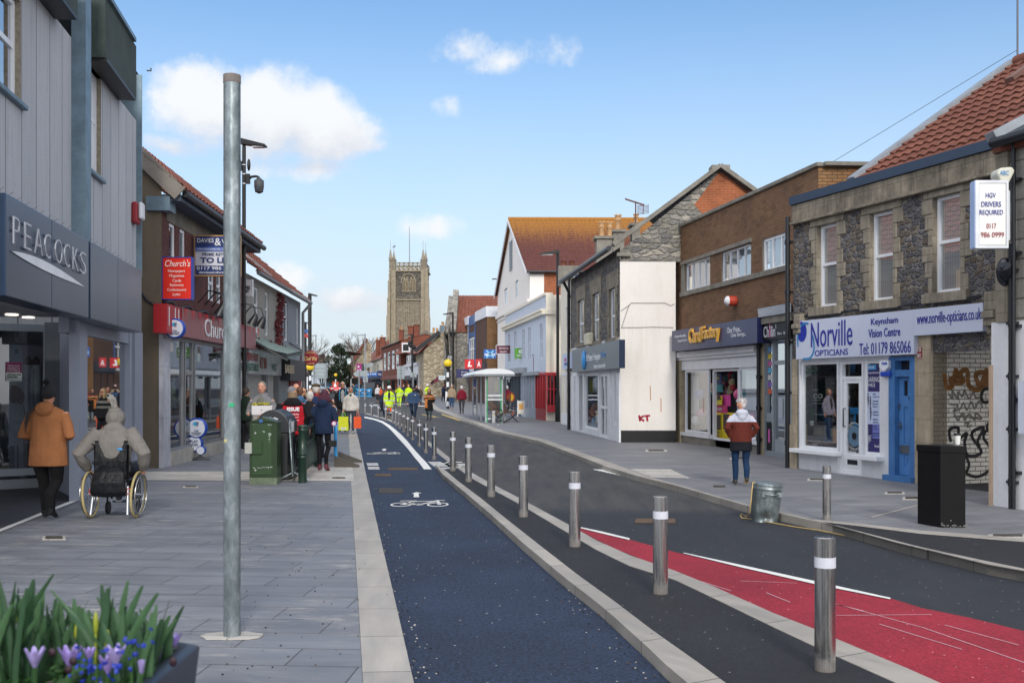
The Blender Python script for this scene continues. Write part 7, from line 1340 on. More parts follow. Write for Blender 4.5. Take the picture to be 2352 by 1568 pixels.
def stripes():
 m,nt,b=new_mat('awning_stripes');b.inputs['Roughness'].default_value=.8;vec=N(nt,'ShaderNodeTexCoord').outputs['Object'];sp=N(nt,'ShaderNodeSeparateXYZ');nt.links.new(vec,sp.inputs[0])
 f=mth(nt,'FRACT',mth(nt,'MULTIPLY',sp.outputs[1],2.1));w=mth(nt,'GREATER_THAN',f,.52);f2=mth(nt,'FRACT',mth(nt,'MULTIPLY',sp.outputs[1],8.4));w=mth(nt,'MULTIPLY',w,mth(nt,'GREATER_THAN',f2,.35))
 col=mixc(nt,w,C('#c3d0cc'),C('#2a7a68'));col=mixc(nt,1.0,col,mrange(nt,noise(nt,vec,2,6),.3,.7,.75,1.1),'MULTIPLY');nt.links.new(col,b.inputs['Base Color']);tl=N(nt,'ShaderNodeBsdfTranslucent');nt.links.new(col,tl.inputs[0]);mx=N(nt,'ShaderNodeMixShader');mx.inputs[0].default_value=.5;nt.links.new(b.outputs[0],mx.inputs[1]);nt.links.new(tl.outputs[0],mx.inputs[2]);nt.links.new(mx.outputs[0],nt.nodes['Material Output'].inputs[0]);return m
aw=thing('shop_awning','green and white striped awning over the greengrocer','awning',L3.P(3,2.6,0));bn,bf,fn,ff=at(566,766,31),at(652,780,38.6),at(661,812,31.2),at(694,805,38.6);m=M(stripes());n=12
for i in range(n):
 for j in range(6):
  P4=[]
  for a_,b_ in((i,j),(i+1,j),(i+1,j+1),(i,j+1)):u=a_/n;v=b_/6;p=bn.lerp(bf,u).lerp(fn.lerp(ff,u),v)-Vector((0,0,.12*math.sin(math.pi*v)));P4.append(p)
  m.quad(*P4)
for i in range(n):p=fn.lerp(ff,i/n);q=fn.lerp(ff,(i+1)/n);m.quad(p,q,q-Vector((0,0,.16)),p-Vector((0,0,.16)))
m.build('canvas',aw);m=M(DGREY);m.beam(bn-Vector((.0,0,.1)),fn-Vector((0,0,.2)),.05,.05);m.beam(bf,ff,.05,.05);m.beam(fn-Vector((0,0,.03)),ff-Vector((0,0,.03)),.06,.06);m.build('frame',aw)
m=M(mat('#25292f',.5));m.fbox(L3,uG+.05,L3.U(680),2.0,2.75,0,.35);m.use(mat('#5a6a72',.4));m.fbox(L3,uG,L3.U(664),0,2.0,-.1,0);m.use(mat('#8f1f25',.6));m.fbox(L3,L3.U(664),uE3-.1,0,2.2,-.1,.05);m.build('far_shopfronts',t)
m=M(mat('#b8a88a',.5));u0,u1=L3.U(655,.36),L3.U(676,.36);m.text('BARBERS',L3.P((u0+u1)/2,2.4,.36),L3.r,(0,0,1),abs(u1-u0),.3,.004,.03);m.build('lettering',t)
t_=thing('hanging_sign','round maroon restaurant sign with cream script lettering','sign',at(713,822,43));Y_=43;disc_sign(t_,713,822,18,Y_,[('Chef Wu',699,727,818,828,'#d9bd7a'),('ORIENTAL',703,723,808,812,'#c9a86a'),('CUISINE',704,722,833,836.5,'#c9a86a')],mat('#7a1f2a',.4),mat('#8a2030',.4));m=M(mat('#7a1f2a',.4));A,B=at(684,811,Y_),at(697,840,Y_);m.box((A.x,Y_,B.z),(B.x,Y_+.1,A.z));m.build('bracket_panel',t_)
# STREET FURNITURE
STEEL=new_mat('brushed_steel');
def steel():
 m,nt,b=new_mat('brushed_steel');b.inputs['Metallic'].default_value=1;b.inputs['Roughness'].default_value=.3;b.inputs['Base Color'].default_value=(.45,.44,.43,1)
 v=N(nt,'ShaderNodeTexCoord').outputs['Object'];mp=N(nt,'ShaderNodeMapping');mp.inputs['Scale'].default_value=(30,30,.8);nt.links.new(v,mp.inputs[0]);n=noise(nt,mp.outputs[0],3,5);nt.links.new(mrange(nt,n,.3,.7,.16,.34),b.inputs['Roughness'])
 sp=N(nt,'ShaderNodeSeparateXYZ');nt.links.new(v,sp.inputs[0]);g=mth(nt,'ADD',sp.outputs[2],mth(nt,'MULTIPLY',mth(nt,'SUBTRACT',noise(nt,v,22,5),.5),.16));f=mrange(nt,g,.0,.11,.75,0);nt.links.new(mixc(nt,f,mixc(nt,1.0,(.45,.44,.43,1),mrange(nt,n,.3,.7,.85,1.1),'MULTIPLY'),C('#5a5048')),b.inputs['Base Color']);nt.links.new(mrange(nt,f,0,.7,1,.2),b.inputs['Metallic']);return m
STEEL=steel();BAND=mat('#c9ccd6',.35,.1,var=.04,vs=30,key='reflective_band')
GALV=None
def galv():
 m,nt,b=new_mat('galvanised');v=N(nt,'ShaderNodeTexCoord').outputs['Object'];mp=N(nt,'ShaderNodeMapping');mp.inputs['Scale'].default_value=(1,1,.45);nt.links.new(v,mp.inputs[0]);vo=N(nt,'ShaderNodeTexVoronoi',inp={'Scale':22.0});nt.links.new(mp.outputs[0],vo.inputs['Vector'])
 n=noise(nt,mp.outputs[0],9,7,.7);c=ramp(nt,n,[(.3,C('#566062')),(.5,C('#768083')),(.7,C('#a9b1b4'))]);c=mixc(nt,1.0,c,mrange(nt,vo.outputs['Distance'],0,.6,.85,1.12),'MULTIPLY');st=mrange(nt,noise(nt,mp.outputs[0],2.6,7,.75),.6,.72,0,.7);c=mixc(nt,st,c,C('#6a5f55'));nt.links.new(c,b.inputs['Base Color']);b.inputs['Metallic'].default_value=.65;nt.links.new(mrange(nt,n,.3,.7,.5,.3),b.inputs['Roughness']);return m
GALV=galv()
def bollard_proto():
 t=thing('bollard','x','bollard');r_=.061;H=.79
 m=M(STEEL);m.lathe((0,0,0),[(r_,0),(r_,.61)],28);m.lathe((0,0,0),[(r_,.672),(r_,H-.004)],28);m.lathe((0,0,0),[(r_,H-.004),(r_-.004,H)],28);m.lathe((0,0,0),[(r_-.004,H),(0,H)],28,smooth=False);m.build('post',t)
 m=M(BAND);m.lathe((0,0,0),[(r_+.0015,.61),(r_+.0015,.672)],28);m.build('reflective_band',t);return t
bp=[(1895,1566,'nearest'),(1517,1362,''),(1320,1254,''),(1202,1186,''),(1128,1140,''),(1076,1106,''),(1040,1081,''),(997,1055,''),(978,1040,''),(963,1024.5,''),(947.5,1010,''),(936.5,1001,''),(927.5,992.5,''),(918.5,984,''),(910.5,978,''),(902.5,972,''),(887,966,''),(870,961.5,''),(854,957.5,''),(839.5,953.5,'')]
words=['largest and nearest steel bollard standing in front of the red lane','second nearest steel bollard, just left of the red lane','third bollard from the camera, beside the start of the white edge line','fourth bollard from the camera on the dark island','fifth bollard from the camera on the dark island','sixth bollard from the camera on the dark island','bollard standing first on the near end of the island','bollard just behind the ladder marking beside the thick white line']
b0=bollard_proto()
for i,(x,y,_)in enumerate(bp):
 o=b0 if i==0 else copy_tree(b0);z=IZ+.002 if i<7 else .005
 if i==0:o.location=(at(x,1262,6.2).x,6.2,z)
 else:o.location=G(x,y,z)
 o.rotation_euler=(0,0,i*1.3)
 o['group']='steel bollards along the cycle lane';o['label']=words[i]if i<len(words)else('steel bollard number %d from the front in the far closely spaced row'%(i-7))if False else['steel bollard behind the ladder marking, first of the far row','steel bollard second in the far curving row','steel bollard third in the far curving row','steel bollard fourth in the far curving row','steel bollard below the bearded man, left of him','steel bollard left of the bearded man in the far row','steel bollard right of the orange trousered worker','steel bollard touching the orange trousers of the worker from the right','steel bollard in front of the worker in orange trousers','steel bollard left of the worker in orange trousers','steel bollard second left of the helmeted worker','farthest steel bollard right of the orange shopping bag'][i-8]
o=copy_tree(b0);o.location=G(1899,1194,RZ);o.scale=(.86,.86,.86);o['label']='single steel bollard on the right pavement before the optician';o['group']='steel bollards on the right pavement'
pp=G(533,1460,LZ);t=thing('signpost','tall bare galvanised steel pole with grey cap rising in front of the shops','post',pp);Hp=at(531,172,pp.y).z-LZ;r_=.0575
m=M(GALV);m.lathe(pp,[(r_,0),(r_,Hp-.05)],32);
for z in(3.25,2.95,1.35):m.lathe(pp,[(r_+.0008,z),(r_+.0008,z+.02)],32)
m.build('tube',t);m=M(mat('#6a625e',.7,var=.2,vs=20));m.lathe(pp,[(r_+.002,Hp-.06),(r_+.002,Hp-.004),(r_-.01,Hp),(0,Hp)],32);m.build('cap',t)
m=M(P_light);ang=[(.15+.015*math.sin(i*2.7))*(1+.4*abs(math.cos(i*math.pi/8)))for i in range(16)];m.prism([(pp.x+ang[i]*math.cos(i*math.pi/8),pp.y+ang[i]*.7*math.sin(i*math.pi/8))for i in range(16)],LZ,LZ+.006);m.build('mortar_patch',t)
m=M(mat('#2a9a6a',.5));m.box((pp.x-.006,pp.y-r_-.003,1.62-.0),(pp.x+.03,pp.y-r_+.004,1.64+.006));m.build('sticker',t)
m=M(mat('#a8a06a',.6));m.box((pp.x-.04,pp.y-r_*.8-.008,1.38),(pp.x+.02,pp.y-r_+.01,1.4));m.build('sticker',t)
def lamp_post(lab,bx,by,ytop,arm,w=8.8,base=None,lower=None,z0=0,col=BLACKM,Y=None,grp='street lamps along the street'):
 b_=G(bx,by,z0)if Y is None else at(bx,890,Y);b_.z=z0;t_=thing('street_lamp',lab,'street lamp',b_,grp);H=at(bx,ytop,b_.y).z;r0=w/2/FPX*b_.y
 m=M(col);m.lathe((b_.x,b_.y,0),[(r0*1.7,z0),(r0*1.7,1.25),(r0*1.45,1.3),(r0*1.15,1.5),(r0,1.6),(r0,H-.25)],14);m.build('column',t_)
 d=arm;L=abs(d)*.9;s=1 if d>0 else-1;m=M(col);x0=b_.x;m.add([(x0-s*.08,b_.y-.12,H-.02),(x0+s*L,b_.y-.16,H-.2),(x0+s*L,b_.y+.16,H-.2),(x0-s*.08,b_.y+.12,H-.02),(x0-s*.08,b_.y-.12,H-.18),(x0+s*L,b_.y-.16,H-.25),(x0+s*L,b_.y+.16,H-.25),(x0-s*.08,b_.y+.12,H-.18)],[(0,1,2,3),(7,6,5,4),(0,4,5,1),(1,5,6,2),(2,6,7,3),(3,7,4,0)]);m.lathe((b_.x,b_.y,H-.3),[(r0*.9,0),(r0*.9,.2)],10);m.build('lantern',t_);m=M(mat('#c9ced2',.3));m.box((min(x0+s*.25,x0+s*L*.9),b_.y-.1,H-.27),(max(x0+s*.25,x0+s*L*.9),b_.y+.1,H-.245));m.build('lens',t_);return t_
lp=lamp_post('tall black street lamp with a camera right behind the galvanised pole',560.5,1030,317,.68,z0=LZ)
Yl=G(560.5,1030,LZ).y;t=thing('security_camera','black dome camera on a bent bracket on the tall lamp post','camera',at(595,425,Yl));m=M(BLACKM);m.tube([at(570,412,Yl),at(578,406,Yl),at(588,405,Yl),at(594,407,Yl),at(595,411,Yl)],.035,10);A,B=at(565,400,Yl),at(574,422,Yl);m.box((A.x,Yl-.06,B.z),(B.x,Yl+.06,A.z));m.build('bracket',t)
m=M(DGREY);c_=at(595,410,Yl);m.lathe((c_.x,Yl,c_.z-.36),[(.11,-.02),(.13,.1),(.135,.12),(.135,.3),(.09,.33),(.05,.37)],18);m.build('housing',t);m=M(BLACKM);c_=at(595,434,Yl);m.ball(c_,(.12,.12,.13),14,10);m.build('dome',t);m=M(mat('#2a3038',.08));m.tube([c_+Vector((0,-.1,.0)),c_+Vector((0,-.135,0))],.05,14);m.build('lens',t)
t=thing('antenna_box','small black antenna boxes strapped to the tall lamp post','antenna',at(561,380,Yl));m=M(BLACKM);m.ball(at(571.5,379,Yl),(.05,.06,.17),10,8);A,B=at(546.5,370,Yl),at(555,392,Yl);m.box((A.x,Yl-.05,B.z),(B.x,Yl+.05,A.z));m.build('boxes',t);m=M(BAND)
for y in(379,400,422):c_=at(560.5,y,Yl);m.lathe(c_,[(.06,-.012),(.06,.012)],14)
m.build('straps',t);m=M(WPAINT);
for y in(916,):A,B=at(557,y-4,Yl-.1),at(562,y+6,Yl-.1);m.box((A.x,Yl-.095,B.z),(B.x,Yl-.085,A.z))
m.build('sticker',lp)
lamp_post('black street lamp just beyond the left terrace',711.5,945,672,.62,Y=76)
lamp_post('second black street lamp beyond the left terrace, shorter in view',700,935,738,.8,Y=109)
lamp_post('grey street lamp left of the dark evergreen tree',725.5,925,768,-1.5,w=3,Y=125,col=GREYF)
lamp_post('slim black street lamp in front of the cream building',1281,968,573,-.98,w=7,z0=RZ)
lamp_post('black street lamp before the stone gable and striped building',1040,934,716,-1.0,w=4.5,Y=95)
lamp_post('grey street lamp left of the church tower with its arm pointing left',838.5,925,766,-1.2,w=3,Y=120,col=GREYF)
lamp_post('black post with cameras in front of the red victorian building',946.7,925,766,-.9,w=4.5,Y=118)
Yc=118;m=M(BLACKM);
for x,y in((941,787),(943,793),(951,797)):m.ball(at(x,y,Yc),(.22,.22,.26),8,6)
tag(m.build('camera_cluster',loc=at(946,792,Yc)),'cluster of black cameras on the post below the church tower','camera')
def belisha(lab,x,y0,yb,Y,rp):
 t_=thing('belisha_beacon',lab,'beacon',(at(x,890,Y).x,Y,0));c_=at(x,y0,Y);r_=rp/FPX*Y;n=9;zt=c_.z-r_
 m=M(BLACKM);X=c_.x
 for i in range(n):z0=zt*i/n;z1=zt*(i+1)/n;m.use(BLACKM if(n-i)%2 else WPAINT);m.lathe((X,Y,0),[(r_*.33,z0),(r_*.33,z1)],12)
 m.build('striped_pole',t_);m=M(mat('#d9b81c',.35,var=.04));m.ball((X,Y,c_.z),r_,18,12);m.build('globe',t_);m=M(BLACKM);m.lathe((X,Y,c_.z-r_*1.25),[(r_*.4,0),(r_*.8,r_*.45),(r_*.5,r_*.55)],12);m.build('globe_collar',t_);return t_
belisha('yellow globe beacon on a striped pole near the stone rubble house',1028.5,834,934,78,9.6)
t_=belisha('yellow globe beacon on a striped pole behind the round restaurant sign',712.5,843,960,70,9)
belisha('small far yellow beacon in front of the dark evergreen',771,861,905,150,4)
def sign_back(lab,x0,x1,y0,y1,Y,posts,ybot=925,shape=None):
 t_=thing('road_sign',lab,'road sign',(at((x0+x1)/2,890,Y).x,Y,0));A,B=at(x0,y0,Y),at(x1,y1,Y);m=M(mat('#8d979b',.5,.3,var=.06,key='signback'))
 if shape:m.add([Vector((p.x,Y,p.z))for p in[at(a,b,Y)for a,b in shape]]+[Vector((p.x,Y+.05,p.z))for p in[at(a,b,Y)for a,b in shape]],[tuple(range(len(shape)))[::-1],tuple(range(len(shape),2*len(shape)))]+[(i,(i+1)%len(shape),len(shape)+(i+1)%len(shape),len(shape)+i)for i in range(len(shape))])
 else:m.box((A.x,Y,B.z),(B.x,Y+.04,A.z))
 m.build('plate',t_);m=M(mat('#a8b0b3',.5,.3));n=4
 for i in range(1,n):z=B.z+(A.z-B.z)*i/n;m.box((A.x,Y-.05,z-.03),(B.x,Y-.003,z+.03))
 m.build('rails',t_)
 for x in posts:m=M(GREYF);p=at(x,890,Y-.1);m.tube([(p.x,Y-.1,0),(p.x,Y-.1,A.z)],.06,8);m.build('post',t_)
sign_back('large grey back of a road sign right of the round restaurant sign',718,752,834,869,88,(721,748))
sign_back('arrow shaped grey back of a direction sign by the far white shops',815,838,849,866,110,(825,),shape=[(811,858),(817,852),(844,851),(844,865),(817,865)])
sign_back('small grey sign back below the arrow shaped one',834,845,866,878,110,(838,))
sign_back('tall grey sign back in front of the red victorian building',912,929,840,870,105,(920,))
sign_back('pale angled sign back beside the far grey lamp',836,856,832,842,112,(839,),shape=[(836,843),(852,831),(855,840),(838,847)])
sign_back('white planning board on posts in front of the white canopy building',942,957,858-3,866,108,(949,))
GRN=mat('#2c4426',.4,var=.12,vs=4);GRN2=mat('#24391f',.4,var=.15,vs=4)
Yc_=G(607,1112,LZ).y;t=thing('utility_cabinet','dark green street cabinet with peaked top and scratched door','cabinet',G(606,1112,LZ));xw0=at(573,890,Yc_).x;xw1=at(636,890,Yc_).x;dp=.32;zt=at(573,969,Yc_).z
xr=at(641,890,Yc_+.0).x
m=M(mat('#5f6b58',.8,var=.4,vs=8));m.box((xw0,Yc_-.01,LZ),(xw1,Yc_+dp,LZ+.12));m.build('plinth',t)
m=M(GRN2);m.box((xw0,Yc_,LZ+.12),(xw1,Yc_+dp,zt));zc=at(600,957,Yc_).z;xm=(xw0+xw1)/2;m.add([(xw0-.02,Yc_-.02,zt),(xw1+.02,Yc_-.02,zt),(xm,Yc_-.02,zc),(xw0-.02,Yc_+dp,zt),(xw1+.02,Yc_+dp,zt),(xm,Yc_+dp,zc)],[(0,1,2),(5,4,3),(0,3,4,1),(1,4,5,2),(2,5,3,0)]);m.build('housing',t,bevel=.006)
m=M(GRN);m.box((xw0+.05,Yc_-.012,LZ+.17),(xw1-.09,Yc_-.002,zt-.03));dr=m.build('door',t,bevel=.004)
m=M(mat('#a9aaa4',.5,.2));p=at(567,1029,Yc_-.05);
m.box((p.x-.03,Yc_-.08,p.z-.09),(p.x+.09,Yc_-.02,p.z+.1));build_sub(m,'lock_guard',t,dr);m=M(GRN);m.box((p.x+.09,Yc_-.05,p.z-.1),(p.x+.26,Yc_-.013,p.z+.12));build_sub(m,'latch_plate',t,dr)
m=M(mat('#b5b8b2',.4,.5));
for y in(994,1079):p=at(587,y,Yc_);m.lathe((p.x,Yc_-.013,p.z),[(.02,0),(.016,.01)],10,axis='y')
build_sub(m,'bolt',t,dr)
rr=random.Random(4);m=M(mat('#b9c4bd',.8,var=.2))
for cx_,cy_,n_,sx_,sy_ in((604,1073,26,20,1.5),(619,1000,14,3,8),(587,976,10,4,1.5),(620,975,8,3,2),(607,990,4,2,3)):
 for i in range(n_):p=at(cx_+rr.gauss(0,sx_*.5),cy_+rr.gauss(0,sy_*.5),Yc_);w_=rr.uniform(.004,.022);m.box((p.x-w_,Yc_-.0142,p.z-.004),(p.x+w_,Yc_-.0125,p.z+rr.uniform(.002,.008)))
build_sub(m,'scratches',t,dr);m=M(mat('#3a5f9a',.4));p=at(600,966,Yc_);m.box((p.x-.03,Yc_-.026,p.z-.03),(p.x+.03,Yc_-.0205,p.z+.025));m.build('sticker',t)
Yb_=G(632,1103,LZ).y+.05;t=thing('street_bin','large dark grey public bin with rounded top behind the green cabinet','bin',at(635,890,Yb_));t.location.z=LZ;x0=at(588,890,Yb_).x;x1=at(674,890,Yb_).x-.08;z0=LZ;zt=at(640,943,Yb_).z+.02;DG=mat('#2c2e33',.45,var=.08,vs=3)
m=M(DG);n=10;pr=[(x0,zt-.24)]+[(x0+(x1-x0)*(i/n),zt-.24+.24*math.sin(math.pi*i/n)**.6)for i in range(1,n)]+[(x1,zt-.24)];k=len(pr);dd=.75
m.add([(x,Yb_,z)for x,z in pr]+[(x,Yb_+dd,z)for x,z in pr]+[(x0,Yb_,zt-.42),(x1,Yb_,zt-.42),(x0,Yb_+dd,zt-.42),(x1,Yb_+dd,zt-.42)],[list(range(k))+[2*k+1,2*k],list(range(k,2*k))[::-1]+[2*k+2,2*k+3]]+[[i,k+i,k+i+1,i+1]for i in range(k-1)]+[[k-1,2*k-1,2*k+3,2*k+1],[0,2*k,2*k+2,k]]);m.build('hood',t,bevel=.02)
m=M(mat('#26282c',.5,var=.1));m.box((x0+.03,Yb_+.03,z0),(x1-.03,Yb_+dd-.03,zt-.423));m.box((x0+.0,Yb_+.0,z0),(x1-.0,Yb_+dd,z0+.1));m.build('body',t,bevel=.03)
m=M(WPAINT);m.text('BigBelly',at(622,961,Yb_-.005),(1,0,-.06),(0,0,1),35/FPX*Yb_,7/FPX*Yb_,.004,.04);m.text('solar',at(627,968,Yb_-.005),(1,0,-.06),(0,0,1),20/FPX*Yb_,3.5/FPX*Yb_,.004,.04);m.build('lettering',t)
m=M(mat('#d5d6d8',.4));p=at(678,968,Yb_);m.box((x1+.001,Yb_+.1,zt-.42),(x1+.008,Yb_+.4,zt-.22));m.build('side_label',t)
def crowd_barrier(lab,a,b,zt,lean,mt,grp='galvanised crowd barriers'):
 a,b=Vector(a),Vector(b);t_=thing('crowd_barrier',lab,'barrier',a,grp);up=Vector((lean[0],lean[1],zt));r_=.017;m=M(mt);p0=a+Vector((0,0,.12));p1=b+Vector((0,0,.12));q0=p0+up;q1=p1+up
 m.tube([p0,q0-Vector((0,0,.05)),q0+(q1-q0)*.05,q1-(q1-q0)*.05,q1-Vector((0,0,.05)),p1,p0],r_,8);m.build('frame',t_);m=M(mt);n=14
 for i in range(1,n):m.tube([p0.lerp(p1,i/n),q0.lerp(q1,i/n)],.007,5)
 m.build('bars',t_);m=M(mt);d=(b-a).normalized();s=Vector((-d.y,d.x,0))
 for c_ in(a.lerp(b,.08),):m.tube([c_+s*.28,c_+Vector((0,0,.15)),c_-s*.28],.018,8);
 m.build('foot',t_);m=M(mt);c_=a.lerp(b,.92);m.tube([c_+s*.28,c_+Vector((0,0,.15)),c_-s*.28],.018,8);m.build('foot',t_);return t_
crowd_barrier('galvanised crowd barrier leaning by the bin behind the green post',G(672,1107,LZ),G(694,1060,LZ),.98,(-.06,0),GALV)
m=M(mat('#24272c',.7,var=.2));A=G(688,1096,LZ);m.beam(A+Vector((0,0,.15)),A+Vector((-.18,.25,1.0)),.04,.02);
t=thing('notice_board','dark slim notice panel leaning against the crowd barrier','board',A);k=M(mat('#2b2d33',.6,var=.5,vs=40));a0=at(679,1008,19.0);a1=at(686,1000,20.2);b0=at(694,1083,19.0);b1=at(697,1060,20.2);k.add([a0,a1,b1,b0],[(0,1,2,3)]);k.add([a0+Vector((.03,.05,0)),a1+Vector((.03,.05,0)),b1+Vector((.03,.05,0)),b0+Vector((.03,.05,0))],[(3,2,1,0)]);k.build('panel',t)
t=thing('guard_rail','dark green pedestrian guard railing with ring topped post','railing',G(694,1104,LZ));PG=mat('#1d3329',.35,var=.25,vs=8);P0=G(695,1108,LZ);P1=G(730,1072,LZ);zr=at(695,975,P0.y).z
def gpost(P,ht):
 m=M(PG);r_=.075;m.lathe(P,[(r_,0),(r_,ht*.42),(r_*1.3,ht*.43),(r_*1.3,ht*.45),(r_*1.05,ht*.46),(r_*1.05,ht*.48),(r_*1.3,ht*.49),(r_*1.3,ht*.51),(r_,ht*.52),(r_,ht*.88),(r_*1.25,ht*.9),(r_*1.25,ht*.925),(r_*.95,ht*.935),(r_*1.25,ht*.95),(r_*1.2,ht*.985),(r_*.7,ht),(0,ht)],18);return m
gpost(P0,zr-LZ).build('post',t);gpost(P1,zr-LZ-.12).build('post',t)
m=M(PG);h1=zr-.08
for z in(h1,h1-.3,LZ+.2):m.beam(Vector((P0.x,P0.y,z)),Vector((P1.x,P1.y,z)),.05,.04)
m.build('rail',t);m=M(mat('#44524c',.6,var=.5,vs=30));n=22
for i in range(1,n):a=P0.lerp(P1,i/n);m.beam(Vector((a.x,a.y,LZ+.2)),Vector((a.x,a.y,h1-.3)),.02,.012)
m.build('bars',t);m=M(PG)
for f in(.33,.66):a=P0.lerp(P1,f);m.beam(Vector((a.x,a.y,h1-.3)),Vector((a.x,a.y,h1)),.03,.03)
m.build('upright',t)
BLU=mat('#1f8fd0',.4,var=.1,vs=4)
def plastic_barrier(lab,a,b,h,grp='blue plastic roadworks barriers',tag_=True):
 a,b=Vector(a),Vector(b);t_=thing('plastic_barrier',lab,'barrier',a,grp);d=(b-a);L=d.length;d.normalize();F=Fac(p0=a,t=d);z0=a.z;m=M(BLU);m.fbox(F,0,L,z0+h*.82,z0+h,-.03,.03);m.fbox(F,0,L,z0+h*.45,z0+h*.52,-.025,.025);m.fbox(F,0,L,z0+.06,z0+.2*h,-.03,.03);n=max(3,int(L/.22))
 for i in range(n+1):u=L*i/n;m.fbox(F,max(0,u-.03),min(L,u+.03),z0+.2*h,z0+h*.82,-.02,.02)
 m.build('panel',t_,bevel=.008);
 return t_,F,L
t_,F_,L_=plastic_barrier('blue plastic barrier seen edge on beside the woman in navy',G(772,1072,LZ),G(769,1040,LZ),1.08)
for nm,dy in(('rubber_foot',0),('rubber_foot',.9)):
 m=M(mat('#4a4640',.8,var=.15));c_=G(771+(14 if dy==0 else 22),1072-(0 if dy==0 else 11),LZ);m.add([(c_.x-.15,c_.y-.06,LZ),(c_.x+.38,c_.y-.1,LZ),(c_.x+.38,c_.y-.1,LZ+.04),(c_.x-.15,c_.y-.06,LZ+.24),(c_.x-.15,c_.y+.06,LZ),(c_.x+.38,c_.y+.02,LZ),(c_.x+.38,c_.y+.02,LZ+.04),(c_.x-.15,c_.y+.06,LZ+.24)],[(0,1,2,3),(7,6,5,4),(3,2,6,7),(1,5,6,2),(0,3,7,4)]);m.build(nm,t_)
m=M(mat('#b0305a',.4));p=at(768,972,19.6);m.tube([p,p+Vector((0,-.04,0))],.05,14);m.use(mat('#c5ccd8',.4));m.tube([p+Vector((0,-.04,0)),p+Vector((0,-.045,0))],.035,14);m.build('reflector',t_)
m=M(BLACKM);p=at(768,1018,20.5);m.box((p.x-.1,p.y-.05,p.z-.06),(p.x+.04,p.y+.05,p.z+.06));m.build('clip',t_)
t=thing('lottery_stand','free standing stack of blue rimmed lottery discs on a rubber base','sign',G(457,1058,LZ));Yn=G(457,1056,LZ).y;disc_sign(t,451,983,24,Yn,[('THE',446,456,987,990.5,'#20335f'),('NATIONAL',439,463,991.5,995,'#20335f'),('LOTTERY',441,461,996,999.5,'#20335f')],RB,RF);disc_sign(t,446,1018,19,Yn+.01,[('PLAY',437,455,1010,1016.5,'#20335f'),('NOW',437,455,1018,1024.5,'#20335f')],RB,RF);disc_sign(t,461,1034,10.5,Yn-.02,[],RB,RF);hand_mark(t,451,974,7.5,Yn-.035)
m=M(DGREY);c_=at(460,1058,Yn);m.lathe((c_.x,Yn,LZ),[(.24,0),(.22,.03),(.08,.07),(.03,.1),(.03,.2)],20,squash=.8);m.build('base',t)
FB=Fac(p0=G(2160,1211,RZ),t=(-.357,1,0));t=thing('black_cabinet','tall matt black wooden cabinet standing on the right pavement','cabinet',FB.o);zt=FB.Z(2160,1024);BK=mat('#0d0c0e',.6,var=.3,vs=5,spec=.2);uB=FB.U(2107);ri=Fac(p0=FB.o,t=(1,.03,0));wB=(2219-2160)/FPX*FB.o.y
A=FB.P(0,RZ,0);B=FB.P(uB,RZ,0);wv=Vector((1,.03,0)).normalized()*wB;m=M(BK);V=[A,A+wv,B+wv,B];m.add([(v.x,v.y,RZ)for v in V]+[(v.x,v.y,zt-.05)for v in V],[(0,1,5,4),(1,2,6,5),(2,3,7,6),(3,0,4,7),(3,2,1,0),(4,5,6,7)]);m.build('body',t,bevel=.008)
c_=sum(V,Vector())/4;V2=[c_+(v-c_)*1.05 for v in V];m=M(BK);m.add([(v.x,v.y,zt-.08)for v in V2]+[(v.x,v.y,zt)for v in V2],[(0,1,5,4),(1,2,6,5),(2,3,7,6),(3,0,4,7),(3,2,1,0),(4,5,6,7)]);m.build('lid',t,bevel=.006)
m=M(mat('#6f6d69',.9));rr=random.Random(8)
for i in range(22):
 f=rr.random();s_=rr.random();
 if i<26:p=A+wv*f*1.0;p=p+Vector((0,-.004,0));z=RZ+abs(rr.gauss(0,.025));m.box((p.x,p.y-.003,z),(p.x+rr.uniform(.01,.03),p.y,z+rr.uniform(.004,.015)))
 else:z=RZ+rr.random()*1.0;m.box((A.x-.004,A.y-.006,z),(A.x+.004,A.y-.001,z+rr.uniform(.005,.04)))
m.build('scuffs',t)
cp=V[0].lerp(V[2],.5);cp=at(2199,1016,A.y+.35);t=thing('coffee_cup','white paper coffee cup with dark lid on the black cabinet','cup',(cp.x,A.y+.35,zt));m=M(mat('#d8d8d4',.5,var=.03));m.lathe((cp.x,A.y+.35,zt),[(.028,0),(.038,.11)],18);m.build('cup',t);m=M(BLACKM);m.lathe((cp.x,A.y+.35,zt),[(.041,.11),(.041,.125),(.035,.135),(0,.135)],18);m.build('lid',t)
db=G(1756,1196,0);t=thing('dustbin','dented galvanised dustbin with lid standing in the road by the kerb','dustbin',db);rs=random.Random(2);Hb=(1191-1106)/FPX*db.y;rb=29/FPX*db.y;rt=34.5/FPX*db.y;vs=[];n=56;k=18
for j in range(k+1):
 f=j/k;r_=rb+(rt-rb)*f
 for i in range(n):
  a=2*math.pi*i/n;fl=.006*math.cos(a*28)if .06<f<.88 else 0;dn=0
  da=math.atan2(math.sin(a-R(262)),math.cos(a-R(262)));dn=.075*math.exp(-(da/.42)**2)*math.exp(-((f-.1)/.12)**2);r2=r_+fl-dn;vs.append((db.x+r2*math.cos(a)+.035*f,db.y+r2*math.sin(a),f*Hb))
m=M(GALV);m.smooth=True;m.add(vs,[[j*n+i,j*n+(i+1)%n,(j+1)*n+(i+1)%n,(j+1)*n+i]for j in range(k)for i in range(n)],True);m.build('body',t)
